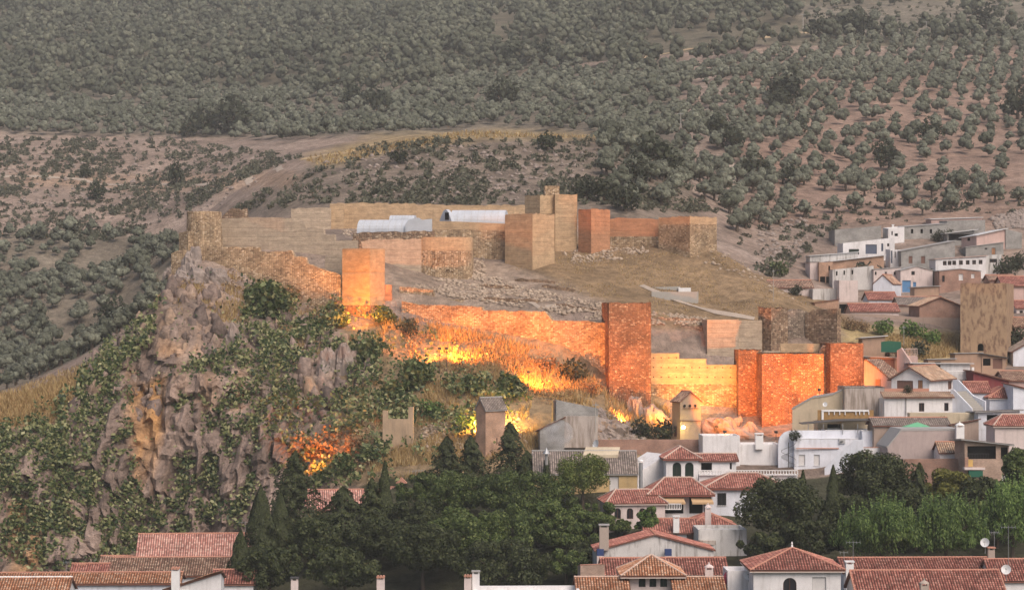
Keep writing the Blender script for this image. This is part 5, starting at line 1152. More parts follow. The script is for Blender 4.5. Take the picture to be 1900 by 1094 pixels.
h.win('R', 1453, 1071, 1478, 1100, 'dark', True); h.win('R', 1507, 1070, 1533, 1100, 'blind'); h.finish('hip', rise=2.05, over=0.5, tiles='tile_red', cap='tile_cap', ridge=0.0, hi=True)
m = MB(); m.lathe(h.rtop, [(.12, 0), (.16, .25), (.08, .45), (.13, .6), (.02, .85)], 8); m.build('finial', MAT['frame_white'], h.root)
h = bx('red_roof_house', 'long red roof at the back of the right foreground', 1566, 1846, 312, 1062, 'white_plaster', 7); h.finish('gable', axis='R', rise=1.35, over=0.3, tiles='tile_red', hi=True); chimney(h, 1577, 310, 1040, 1090, 1.0, cap='frame_white'); chimney(h, 1840, 313, 1014, 1046, 0.85, 'chimney_stone', 'tile_cap')
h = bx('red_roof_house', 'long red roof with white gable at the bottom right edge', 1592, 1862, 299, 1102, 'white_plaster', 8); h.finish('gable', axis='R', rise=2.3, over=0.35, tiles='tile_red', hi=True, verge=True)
chimney(h, 1716, 297, 1080, 1100, 1.0, 'chimney_stone', 'dome')
h = bx('red_roof_house', 'red roof at the bottom right corner behind a satellite dish', 1842, 1960, 308, 1078, 'white_plaster', 8); h.finish('gable', axis='R', rise=2.2, over=0.3, tiles='tile_red', hi=True)
# --- left side
h = House('yellow_house', 'yellow house with faded red roof behind the cypresses', 560, 572, 700, 372, 6, 944, None, 'yellow_plaster', b=9); h.finish('gable', axis='R', rise=2.4, over=0.5, tiles='tile_faded')
h = bx('yellow_house', 'right wing of the yellow house with paler red roof', 692, 812, 375, 941, 'yellow_plaster', 9); h.finish('gable', axis='R', rise=2.6, over=0.5, tiles='tile_faded')
c_ = P(745, 893, 379); m = MB(); m.prism([c_ + Vector((-.9, -.6, -.2)), c_ + Vector((.9, -.6, -.2)), c_ + Vector((0, -.6, .7))], (0, 1.4, 0)); m.build('dormer', MAT['tile_cap'], h.root)
h = House('red_roof_house', 'big faded red roof at the foot of the cliff', 250, 256, 462, 350, 4, 1036, None, 'white_plaster', b=10); h.finish('gable', axis='R', rise=2.9, over=0.4, tiles='tile_faded')
h = bx('brown_roof_house', 'wide brown tiled roof in front of the big faded red roof', 206, 445, 338, 1068, 'white_plaster', 9); h.finish('gable', axis='R', rise=1.9, over=0.4, tiles='tile_brown', hi=True)
h = bx('cream_house', 'small cream house under the cliff at lower left', 186, 262, 352, 1048, 'cream_plaster', 5); h.finish('gable', axis='R', rise=0.9, over=0.3, tiles='tile_brown')
h = bx('red_roof_house', 'low red-brown ribbed roof at the foot of the cliff, lower left', 132, 206, 344, 1064, 'white_plaster', 5); h.finish('gable', axis='R', rise=1.0, over=0.3, tiles='tile_red'); chimney(h, 153, 346, 1045, 1058, 0.8)
h = bx('white_house', 'long white house with thin red roof along the lower left edge', -40, 332, 318, 1084, 'cool_white', 6); h.finish('gable', axis='R', rise=1.0, over=0.35, tiles='tile_orange', hi=True)
h = House('white_house', 'white gable end with orange verge tiles left of the cypresses', 300, 306, 410, 309, 3, (1104, 1096, 1063), None, 'white_plaster', b=6); h.finish('shed', slab='roof_board', tiles='tile_orange', over=0.3, hi=True); chimney(h, 325, 308, 1052, 1100, 1.0)
h = bx('brown_roof_house', 'golden tiled roof with white ridge at the lower left corner', -40, 122, 300, 1106, 'white_plaster', 8); h.finish('gable', axis='R', rise=1.7, over=0.3, tiles='tile_orange', hi=True, cap='frame_white')
h = bx('red_roof_house', 'red roof with orange verge between brown roof and cypresses', 395, 470, 322, 1084, 'white_plaster', 7); h.finish('gable', axis='R', rise=1.4, over=0.3, tiles='tile_red', hi=True)
h = bx('terrace_house', 'white coping of a terrace along the bottom edge under the pines', 880, 1075, 298, 1096, 'white_plaster', 5); h.finish('flat', coping='frame_white'); chimney(h, 868, 298.5, 1066, 1100, .9, 'pink_white'); chimney(h, 883, 299, 1058, 1100, .9, 'white_plaster', 'grey_sheet')
h = bx('terrace_house', 'roof just below the bottom edge with two slim chimneys under the cypresses', 480, 800, 297, 1114, 'white_plaster', 5); h.finish('flat'); chimney(h, 546, 298, 1070, 1105, .85, 'pink_white', 'metal_dark'); chimney(h, 706, 298, 1068, 1105, .95, 'pink_white')
# ------------------------------------------------------------------ plants
leaf('olive_leaf', [(0.08, 0.09, 0.06), (0.12, 0.13, 0.092), (0.165, 0.175, 0.13), (0.24, 0.25, 0.195)])
leaf('pine_leaf', [(0.035, 0.05, 0.028), (0.065, 0.085, 0.05), (0.095, 0.115, 0.07), (0.14, 0.155, 0.10)])
far_leaf('far_olive', [(0.105, 0.115, 0.08), (0.145, 0.155, 0.115), (0.19, 0.20, 0.15)]); far_leaf('near_olive', [(0.115, 0.125, 0.088), (0.155, 0.165, 0.122), (0.20, 0.21, 0.158)], True); far_leaf('far_pine', [(0.085, 0.092, 0.065), (0.12, 0.13, 0.09), (0.17, 0.175, 0.125)])
leaf('oak_leaf', [(0.027, 0.034, 0.0176), (0.045, 0.0527, 0.028), (0.0675, 0.0723, 0.04)])
leaf('cypress_leaf', [(0.0175, 0.025, 0.009), (0.0342, 0.0452, 0.015), (0.0537, 0.0663, 0.0228), (0.0829, 0.0936, 0.033)], trans=0.15)
leaf('broad_leaf', [(0.029, 0.0473, 0.0136), (0.0592, 0.0892, 0.0237), (0.0989, 0.1365, 0.0364), (0.1581, 0.189, 0.0592)])
leaf('soft_pine_leaf', [(0.0494, 0.075, 0.0168), (0.0926, 0.125, 0.0294), (0.1358, 0.165, 0.042), (0.1852, 0.2, 0.063)])
leaf('bright_leaf', [(0.035, 0.065, 0.018), (0.08, 0.14, 0.035), (0.15, 0.23, 0.06), (0.24, 0.33, 0.10)], trans=0.35)
leaf('yellow_leaf', [(0.06, 0.065, 0.015), (0.12, 0.12, 0.025), (0.19, 0.18, 0.04)])
leaf('ivy_leaf', [(0.02, 0.04, 0.015), (0.05, 0.075, 0.025), (0.085, 0.11, 0.035), (0.20, 0.21, 0.085), (0.34, 0.33, 0.17)], rough=0.4)
leaf('fig_leaf', [(0.025, 0.05, 0.018), (0.06, 0.09, 0.03), (0.11, 0.14, 0.05), (0.26, 0.27, 0.13)], rough=0.45)
leaf('dry_leaf', [(0.12, 0.07, 0.035), (0.22, 0.135, 0.065), (0.34, 0.22, 0.11), (0.42, 0.29, 0.16)])
leaf('straw', [(0.26, 0.165, 0.065), (0.40, 0.27, 0.115), (0.52, 0.38, 0.18), (0.60, 0.46, 0.24)], trans=0.3)
leaf('scrub_leaf', [(0.07, 0.075, 0.05), (0.105, 0.11, 0.07), (0.16, 0.15, 0.105)])
plain('bark', (0.10, 0.075, 0.055), 0.95); plain('bark_pale', (0.26, 0.215, 0.18), 0.95)
RS = np.random.RandomState(11)
def unit(a): return a / np.maximum(np.linalg.norm(a, axis=1, keepdims=True), 1e-6)
def cards(Pp, N, size, jit=0.6, asp=0.6, long_=None):
    """one small leaf-spray face at every point"""
    k = len(Pp); nn = unit(N * (1 - jit) + unit(RS.randn(k, 3)) * jit)
    t = unit(np.cross(nn, unit(RS.randn(k, 3)) if long_ is None else long_ + 0.25 * RS.randn(k, 3))); b = np.cross(nn, t)
    s = (size * RS.uniform(0.6, 1.35, k))[:, None]
    V = np.stack([Pp - t * s * asp - b * s * .5, Pp + t * s * asp * .6 - b * s, Pp + t * s * asp + b * s * .5, Pp - t * s * asp * .6 + b * s], 1).reshape(-1, 3)
    return V, np.arange(4 * k).reshape(-1, 4)
def blobs_pts(bl, n, inner=0.25):
    c = np.array([b[0] for b in bl]); r = np.array([b[1] if hasattr(b[1], '__len__') else (b[1],) * 3 for b in bl], float)
    pr = (r[:, 0] * r[:, 2]); i = RS.choice(len(bl), n, p=pr / pr.sum()); d = unit(RS.randn(n, 3))
    rad = np.where(RS.rand(n) < inner, RS.uniform(0.4, 0.9, n), RS.uniform(0.86, 1.08, n))
    return c[i] + d * r[i] * rad[:, None], d
def trunk_mb(h, r, lean=(0, 0), limbs=3, spread=1.0, top=None):
    m = MB(); rr = random.Random(int(h * 977 + r * 131)); p = Vector((0, 0, -0.4)); q = Vector((lean[0], lean[1], h))
    m.tube([p, p.lerp(q, .5) + Vector((rr.uniform(-.1, .1), rr.uniform(-.1, .1), 0)), q], [r * 1.25, r, r * .7], 7)
    for i in range(limbs):
        a = i * 6.283 / limbs + rr.uniform(-.5, .5); e = q + Vector((math.cos(a) * spread, math.sin(a) * spread, (top or h * 1.3) - h)) 
        m.tube([q - Vector((0, 0, h * .12)), q.lerp(e, .5) + Vector((0, 0, .1)), e], [r * .6, r * .4, r * .15], 5)
    return m
def mesh_of(m, name, mat):
    me = bpy.data.meshes.new(name); me.from_pydata(m.v, [], m.f); me.update(); me.materials.append(mat); return me
def plant(name, label, cat, base, crown, trunk, s=1.0, rz=0.0, group=None, stretch=1.0):
    o = empty(name, base, label, cat, group); o.scale = (s, s, s * stretch); o.rotation_euler = (0, 0, rz)
    if trunk: link_mesh('trunk', trunk, o)
    link_mesh('crown', crown, o); return o
# olive trees of the groves
def olive_arr(n, size, seed):
    global RS; RS = np.random.RandomState(seed); bl = []
    for i in range(6):
        a = i * 1.047 + RS.uniform(-.4, .4); d = RS.uniform(.8, 1.45); bl.append(((d * math.cos(a), d * math.sin(a), RS.uniform(2.1, 3.2)), RS.uniform(1.05, 1.5)))
    bl.append(((0, 0, 3.3), 1.5)); p, d = blobs_pts(bl, n); p[:, 2] = np.maximum(p[:, 2], 1.0); return cards(p, d, size, 0.3)
def pine_arr(n, size, seed):
    global RS; RS = np.random.RandomState(seed); bl = []
    for i in range(6):
        a = i * 1.05; bl.append(((1.5 * math.cos(a), 1.5 * math.sin(a), RS.uniform(4.2, 5.8)), RS.uniform(1.5, 2.0)))
    bl.append(((0, 0, 6.8), 1.7)); bl.append(((0, 0, 3.5), 1.8)); p, d = blobs_pts(bl, n, .08); return cards(p, d, size, .22)
OT = [mesh_of(trunk_mb(1.6, .28, (.15, .1), 3, 1.0, 2.9), 'olive_trunk', MAT['bark']), mesh_of(trunk_mb(1.45, .32, (-.2, .1), 4, 1.1, 2.7), 'olive_trunk', MAT['bark'])]
_g = (1 + 5 ** .5) / 2; ICO = unit(np.array([(-1, _g, 0), (1, _g, 0), (-1, -_g, 0), (1, -_g, 0), (0, -1, _g), (0, 1, _g), (0, -1, -_g), (0, 1, -_g), (_g, 0, -1), (_g, 0, 1), (-_g, 0, -1), (-_g, 0, 1)], float))
ICF = np.array([(0, 11, 5), (0, 5, 1), (0, 1, 7), (0, 7, 10), (0, 10, 11), (1, 5, 9), (5, 11, 4), (11, 10, 2), (10, 7, 6), (7, 1, 8), (3, 9, 4), (3, 4, 2), (3, 2, 6), (3, 6, 8), (3, 8, 9), (4, 9, 5), (2, 4, 11), (6, 2, 10), (8, 6, 7), (9, 8, 1)])
def lumps_arr(kind, seed, nf=26, sf=.45):
    """far crown: a few leafy lumps with a fringe of sprays"""
    r = np.random.RandomState(seed); Vs, Fs = [], []; off = 0
    if kind == 'olive': cs = [((r.uniform(.7, 1.35) * math.cos(i * 1.05), r.uniform(.7, 1.35) * math.sin(i * 1.05), r.uniform(2.0, 3.1)), r.uniform(.8, 1.15)) for i in range(6)] + [((0, 0, 3.4), 1.2)]; fr = olive_arr(nf, sf, seed)
    else: cs = [((r.uniform(.9, 1.7) * math.cos(i * 1.25), r.uniform(.9, 1.7) * math.sin(i * 1.25), r.uniform(3.6, 5.4)), r.uniform(1.1, 1.6)) for i in range(5)] + [((.2, 0, 6.4), 1.35)]; fr = pine_arr(24, .75, seed)
    for c, rad in cs: Vs.append(ICO * rad * r.uniform(.78, 1.2, (12, 1)) + np.array(c)); Fs.append(ICF + off); off += 12
    V, q = fr; Vs.append(V); Fs.append(np.r_[q[:, :3], q[:, [0, 2, 3]]] + off)
    return np.concatenate(Vs), np.concatenate(Fs)
OL = [np_mesh('olive_crown', *lumps_arr('olive', 20 + i, 130, .3), MAT['near_olive'], True) for i in range(5)]
lo_olive = [lumps_arr('olive', 40 + i) for i in range(5)]; lo_pine = [lumps_arr('pine', 60 + i) for i in range(5)]
def scatter_join(name, P3, variants, smin, smax, mat, label=None):
    Vs, Fs, Ts, off = [], [], [], 0
    for v, (V, Fc) in enumerate(variants):
        q = P3[v::len(variants)]; k = len(q)
        if not k: continue
        a = RS.uniform(0, 6.283, k); s = RS.uniform(smin, smax, k); ca, sa = np.cos(a) * s, np.sin(a) * s; hz_ = s * RS.uniform(.85, 1.15, k)
        X = V[None, :, 0] * ca[:, None] - V[None, :, 1] * sa[:, None] + q[:, 0:1]; Y = V[None, :, 0] * sa[:, None] + V[None, :, 1] * ca[:, None] + q[:, 1:2]; Z = V[None, :, 2] * hz_[:, None] + q[:, 2:3]
        Vs.append(np.stack([X, Y, Z], -1).reshape(-1, 3)); Ts.append(np.repeat(RS.rand(k), len(V))); nf = (Fc[None] + (np.arange(k) * len(V))[:, None, None]).reshape(-1, Fc.shape[1]) + off; Fs.append(nf); off += k * len(V)
    me = np_mesh(name, np.concatenate(Vs), np.concatenate(Fs), mat, mat.name.startswith('far_')); at_ = me.attributes.new('tree_tint', 'FLOAT', 'POINT'); at_.data.foreach_set('value', np.concatenate(Ts).astype(np.float32)); o = link_mesh(name, me); tag(o, label, None, None, 'stuff'); return o
def frust(x, y, z, m=240): px = CX + F * x / y; py = CY - F * z / y; return px, py, (px > -m) & (px < 1900 + m) & (py > -60) & (py < 1120)
RS = np.random.RandomState(5)
def groves(step, y0, y1, jit):
    gy = np.arange(y0, y1, step); pts = []
    for j, y in enumerate(gy):
        xs = np.arange(-.275 * y, .275 * y, step) + (step / 2 if j % 2 else 0); pts.append(np.c_[xs, np.full(len(xs), y)])
    q = np.concatenate(pts); a = 0.35; q = q + RS.uniform(-jit, jit, q.shape); return np.c_[q, H(q[:, 0], q[:, 1])]
Q = groves(6.1, 545, 1260, 1.4); px, py, ok = frust(*Q.T)
forest_line = 178 - 0.085 * np.clip(px - 520, 0, 2000) + 12 * np.sin(px / 90.0)
dens = np.zeros(len(Q))
dens[in_poly(px, py, [(-350, 440), (180, 432), (330, 455), (340, 560), (200, 760), (-350, 760)])] = 0.93
dens[in_poly(px, py, [(-350, 160), (1250, 90), (1400, 60), (2250, 20), (2250, 190), (1500, 200), (1250, 250), (860, 240), (560, 262), (-350, 246)])] = 0.92
dens[in_poly(px, py, [(1240, 250), (1500, 200), (1560, 190), (1480, 300), (1380, 430), (1240, 430), (1140, 380), (1090, 262)])] = 0.70
dens[in_poly(px, py, [(1480, 300), (1560, 180), (2250, 170), (2250, 395), (1380, 430)])] = 0.45
dens[in_poly(px, py, [(1150, 100), (1540, 45), (1540, 70), (1150, 128)])] = 0.12
dens[in_poly(px, py, [(1700, 300), (2250, 270), (2250, 400), (1760, 400), (1560, 340)])] = 0.28
dens[py < forest_line] = 0.0
dens[in_poly(px, py, [(1440, 0), (2250, -10), (2250, 50), (1620, 64), (1500, 40)])] = 0.10
dens[(Q[:, 1] < 630) & (px > 1480)] = 0.0
keep = ok & (RS.rand(len(Q)) < dens * (0.75 + 0.5 * (vnoise(Q[:, 0] / 30, Q[:, 1] / 30, 5.0) > -.45)))
Q, px, py = Q[keep], px[keep], py[keep]
GRP = [('left', lambda x, y: (y > 430) & (x < 420), 'grey-green olive tree in the dense grove left of the cliff'), ('right', lambda x, y: (x > 1380) & (y > 165), 'olive tree on the reddish slope above the upper quarter'),
       ('mid', lambda x, y: (x > 1040) & (y > 245), 'olive tree on the shaded slope right behind the castle'), ('far', lambda x, y: y > -999, 'olive tree in the distant grove below the pine forest')]
vis = (py > forest_line[keep]); order = np.argsort(Q[:, 1]); n_ind = 0; rest = []
for i in order:
    hid = 330 < px[i] < 1340 and py[i] > 385
    if n_ind < 300 and not hid and -20 < px[i] < 1920:
        lab, gr = next((l, g) for g, f, l in GRP if f(px[i], py[i]))
        plant('olive_tree', lab, 'tree', (Q[i, 0], Q[i, 1], Q[i, 2] - .1), OL[i % 5], OT[i % 2], RS.uniform(.95, 1.35), RS.uniform(0, 6.28), {'left': 'olive grove left of the cliff', 'right': 'olive trees on the reddish slope', 'mid': 'olive trees right behind the castle', 'far': 'distant olive grove'}[gr]); n_ind += 1
    elif not hid: rest.append(i)
scatter_join('olive_grove', Q[rest], lo_olive, .6, 1.3, MAT['far_olive'], 'olive groves covering the far hillside')
Q = groves(7.8, 1010, 1800, 2.4); px, py, ok = frust(*Q.T); fl_ = 178 - 0.085 * np.clip(px - 520, 0, 2000) + 12 * np.sin(px / 90.0)
d = np.where(py < fl_ + 4, 0.9, 0.0); d[in_poly(px, py, [(915, -70), (960, -70), (965, 90), (905, 90)])] = 0.3; d[in_poly(px, py, [(1440, 0), (2250, -30), (2250, 56), (1640, 66), (1500, 40)])] = 0.06
d[in_poly(px, py, [(1200, 75), (1330, 55), (1540, 40), (1540, 75), (1200, 115)])] = 0.05
Q = Q[ok & (RS.rand(len(Q)) < d)]
scatter_join('pine_forest', Q, lo_pine, .6, 1.5, MAT['far_pine'], 'pine forest covering the top of the far hillside')
# scrub on the bare slopes
def shrub_arr(n, size, seed, flat=.7):
    global RS; RS = np.random.RandomState(seed); bl = [((RS.uniform(-.5, .5), RS.uniform(-.5, .5), RS.uniform(.3, .7) * flat), RS.uniform(.45, .7)) for i in range(5)]; p, d = blobs_pts(bl, n); p[:, 2] = np.maximum(p[:, 2], 0); return cards(p, d, size, .5)
lo_scrub = [shrub_arr(22, .38, 80 + i) for i in range(4)]
RS = np.random.RandomState(6)
def in_px(n, poly, y0=0):
    xs = [p[0] for p in poly]; ys = [p[1] for p in poly]; a = RS.uniform(min(xs), max(xs), n); b = RS.uniform(min(ys), max(ys), n); k = in_poly(a, b, poly); return Gmany(a[k], b[k])
S1 = in_px(5200, [(-20, 252), (330, 262), (560, 292), (420, 350), (350, 400), (200, 450), (-20, 440)])
S2 = in_px(3400, [(430, 390), (560, 320), (720, 262), (1180, 262), (1260, 330), (1330, 400), (1000, 380)])
S3 = in_px(1300, [(1380, 420), (1500, 380), (1900, 330), (1900, 400), (1560, 420), (1440, 520), (1350, 470)])
S4 = in_px(500, [(1440, 0), (1900, 0), (1900, 60), (1560, 70)])
SS = np.concatenate([S1, S2, S3, S4]); SS = SS[SS[:, 1] > 530]; SS = SS[RS.rand(len(SS)) < .25 + .75 * (vnoise(SS[:, 0] / 13, SS[:, 1] / 18, 2.2) > 0)]
scatter_join('hillside_scrub', SS, lo_scrub, .4, 1.5, MAT['scrub_leaf'], 'low scrub dotted over the bare hillsides')
# dark holm oaks and other single trees on the hills
OK_ = [np_mesh('oak_crown', *cards(*(lambda bd: bd)(blobs_pts([((1.7 * math.cos(i), 1.7 * math.sin(i), 2.6 + .7 * math.sin(2.3 * i + v)), 1.5 + .3 * math.cos(i * 1.7 + v)) for i in range(7)] + [((0, 0, 4.0), 2.0)], 420)), .42, .5), MAT['oak_leaf']) for v in range(3)]
OKT = mesh_of(trunk_mb(2.0, .3, (.1, 0), 4, 1.2, 3.4), 'oak_trunk', MAT['bark'])
oaks = [(382, 250, 1.5), (430, 250, 1.9), (348, 256, .9), (1458, 200, 1.9), (1450, 208, 1.2), (1205, 318, 1.6), (1240, 330, 1.4), (1180, 345, 1.2), (1725, 268, 1.3), (1650, 318, 1.3), (1640, 300, 1.1), (1470, 345, 1.1), (1400, 338, 1.4), (1330, 255, 1.2), (1888, 222, 1.6), (700, 212, 1.4), (655, 200, 1.2), (935, 200, 1.5), (955, 128, 1.5), (1005, 118, 1.2), (1590, 75, 1.6), (1520, 70, 1.2), (1830, 55, 1.3), (1015, 280, .9), (741, 305, .75), (180, 372, .9), (160, 332, .6), (1480, 250, 1.0), (1360, 280, 1.3), (210, 610, 1.5), (1120, 375, 1.1), (1160, 392, 1.2), (1090, 372, 1.0)]
nm = {0: 'left one of the dark oak pair in the grove edge on the far left hill', 1: 'larger right one of the dark oak pair on the far left hill', 3: 'tall dark oak standing above the olive rows on the right hill', 15: 'dark oak in the grove above the left end of the knoll', 29: 'big round dark oak in the left olive grove beside the cliff', 24: 'lone small green pine on the scrubby knoll behind the castle', 25: 'isolated round oak on the bare left slope', 23: 'dark green tree on the crest of the knoll', 14: 'dark oak at the right edge of the upper slope'}
for i, (x, y, s) in enumerate(oaks):
    p = G(x, y); s *= p.y / 700.0 if p.y > 700 else 1.0
    plant('holm_oak', nm.get(i, 'dark rounded oak standing among the paler olives'), 'tree', (p.x, p.y, p.z - .2), OK_[i % 3], OKT, s, i * 1.3, None if i in nm else 'dark oaks among the olives')
p = G(326, 346); plant('lone_tree', 'slender lone tree with bare trunk on the bare left slope', 'tree', p, OK_[1], mesh_of(trunk_mb(3.2, .25, (.5, 0), 4, 1.6, 5), 'lone_trunk', MAT['bark']), .95, 2, stretch=1.5)
# cliff: ivy, dry brush, grass
RS = np.random.RandomState(9)
veg = [(292, 555, 22, 40, 1), (262, 610, 32, 40, 1), (225, 650, 40, 36, 1), (185, 700, 40, 42, 1), (150, 760, 45, 40, .9), (215, 740, 35, 40, .8), (95, 830, 130, 55, 1), (60, 900, 110, 70, 1), (130, 960, 130, 80, 1), (210, 800, 40, 40, .9), (190, 870, 70, 45, .95), (220, 930, 60, 60, .95), (150, 1000, 110, 60, .9), (40, 1010, 60, 40, .6), (250, 1020, 60, 40, .8),
       (345, 745, 28, 50, .8), (385, 690, 45, 40, .7), (430, 650, 50, 40, .8), (480, 610, 55, 45, .9), (610, 660, 40, 40, .7), (640, 760, 60, 50, .7), (440, 780, 70, 50, .8), (330, 950, 50, 60, .8), (520, 740, 60, 40, .7), (505, 560, 52, 42, 1), (560, 620, 50, 30, .8), (600, 600, 30, 25, .7), (520, 660, 60, 40, .8), (450, 710, 60, 40, .6), (395, 770, 60, 40, .6), (360, 830, 50, 45, .8), (420, 860, 70, 40, .7), (380, 920, 60, 50, .8), (450, 930, 60, 50, .8), (490, 820, 60, 40, .5), (560, 760, 50, 40, .4), (540, 900, 50, 40, .7), (620, 880, 50, 30, .6),
       (690, 650, 40, 30, 1), (670, 690, 40, 30, .6), (720, 720, 55, 35, .7), (770, 700, 55, 35, .8), (740, 760, 50, 30, .6), (880, 715, 60, 25, .7), (940, 720, 45, 25, .8), (860, 780, 60, 30, .5), (690, 830, 40, 30, .6), (330, 620, 20, 40, .4), (300, 700, 14, 40, .3), (625, 575, 16, 22, .8), (470, 530, 22, 20, .7), (560, 820, 40, 30, .6)]
n_ = 200000; a = RS.uniform(-20, 1120, n_); b = RS.uniform(500, 1085, n_)
cl = in_poly(a, b, [(-20, 790), (120, 720), (250, 570), (300, 520), (370, 500), (640, 560), (760, 600), (960, 680), (1000, 740), (900, 850), (640, 930), (420, 1000), (260, 1085), (-20, 1085)])
w = np.zeros(n_)
for x, y, rx, ry, s in veg: w = np.maximum(w, s * np.clip(1.5 - 1.2 * ((a - x) ** 2 / rx ** 2 + (b - y) ** 2 / ry ** 2), 0, 1))
w *= np.clip(0.8 + 1.2 * vnoise(a / 17, b / 13, 3.0) + .4 * vnoise(a / 6, b / 6, 8.), 0.03, 1); w = np.maximum(w, .10 * (vnoise(a / 25, b / 20, 13.) > .1))
bare = in_poly(a, b, [(245, 700), (318, 660), (330, 930), (270, 930)]) | in_poly(a, b, [(300, 520), (460, 520), (440, 640), (330, 690), (290, 640)]) | in_poly(a, b, [(545, 690), (640, 650), (650, 720), (560, 740)])
w[bare] *= .12
k = cl & (RS.rand(n_) < w); I3 = Gmany(a[k], b[k]); off = RS.uniform(0, 1.6, len(I3)) ** 1.3; I3[:, 1] -= off + 1.9; I3[:, 2] += off * .5
V, Fc = cards(I3, np.tile((0, -.8, .6), (len(I3), 1)), .33, .5); o = link_mesh('cliff_ivy', np_mesh('cliff_ivy', V, Fc, MAT['ivy_leaf'])); tag(o, 'dark green ivy and creepers hanging over the cliff face', kind='stuff')
def tufts(n, poly, hgt, wid, cond=None, thin=None):
    """dry grass: thin upright blades"""
    g = in_px(n, poly)
    if cond: g = g[cond(g)]
    if thin: g = g[vnoise(g[:, 0] / thin, g[:, 1] / thin, 4.4) > -.15]
    k = len(g); l = np.c_[RS.normal(0, .3, k), RS.normal(-.1, .25, k), np.ones(k)] * (hgt * RS.uniform(.4, 1.3, k))[:, None]; t = np.c_[RS.normal(0, 1, k), RS.normal(0, .5, k), np.zeros(k)]; t = unit(t) * wid
    g[:, 2] -= .05
    return np.stack([g - t, g + t, g + l], 1).reshape(-1, 3)
parts = [tufts(26000, [(700, 600), (780, 600), (1000, 650), (1130, 720), (1120, 760), (960, 730), (820, 690), (700, 640)], 1.3, .11, thin=4), tufts(12000, [(690, 850), (780, 820), (1000, 760), (1000, 830), (820, 880), (680, 900)], 1.1, .1, thin=5),
         tufts(9000, [(-20, 740), (190, 665), (150, 720), (90, 790), (-20, 800)], 1.0, .12), tufts(8000, [(1640, 625), (1780, 625), (1790, 660), (1660, 672)], .9, .1), tufts(9000, [(940, 500), (1060, 470), (1340, 470), (1540, 570), (1240, 600)], .35, .09, thin=6),
         tufts(5000, [(500, 560), (680, 600), (650, 680), (520, 640)], .9, .1, thin=4), tufts(5000, [(330, 520), (470, 510), (460, 600), (330, 600)], .8, .1, thin=3), tufts(9000, [(640, 700), (1000, 690), (980, 780), (700, 800)], 1.1, .1, thin=4), tufts(4000, [(1120, 730), (1240, 760), (1250, 810), (1130, 790)], 1.0, .1), tufts(5000, [(560, 296), (860, 244), (1150, 256), (860, 258), (600, 310)], .9, .25)]
V = np.concatenate(parts); o = link_mesh('dry_grass', np_mesh('dry_grass', V, np.arange(len(V)).reshape(-1, 3), MAT['straw'])); tag(o, 'golden dry grass on the castle slopes and banks', kind='stuff')
D3 = np.concatenate([in_px(9000, [(740, 610), (1000, 660), (1130, 730), (1100, 770), (960, 740), (760, 680)]), in_px(2500, [(330, 500), (470, 505), (640, 560), (600, 600), (330, 560)]), in_px(3500, [(440, 800), (700, 780), (690, 880), (480, 900)])])
D3 = D3[vnoise(D3[:, 0] / 3, D3[:, 2] / 2.5, 6.6) > .05]; off = RS.uniform(0, 1.4, len(D3)); D3[:, 2] += off; D3[:, 1] -= .3 * off
V, Fc = cards(D3, np.tile((0, -.7, .7), (len(D3), 1)), .26, .6, .35); o = link_mesh('dry_brush', np_mesh('dry_brush', V, Fc, MAT['dry_leaf'])); tag(o, 'brown dry brush on the slope under the lower wall', kind='stuff')
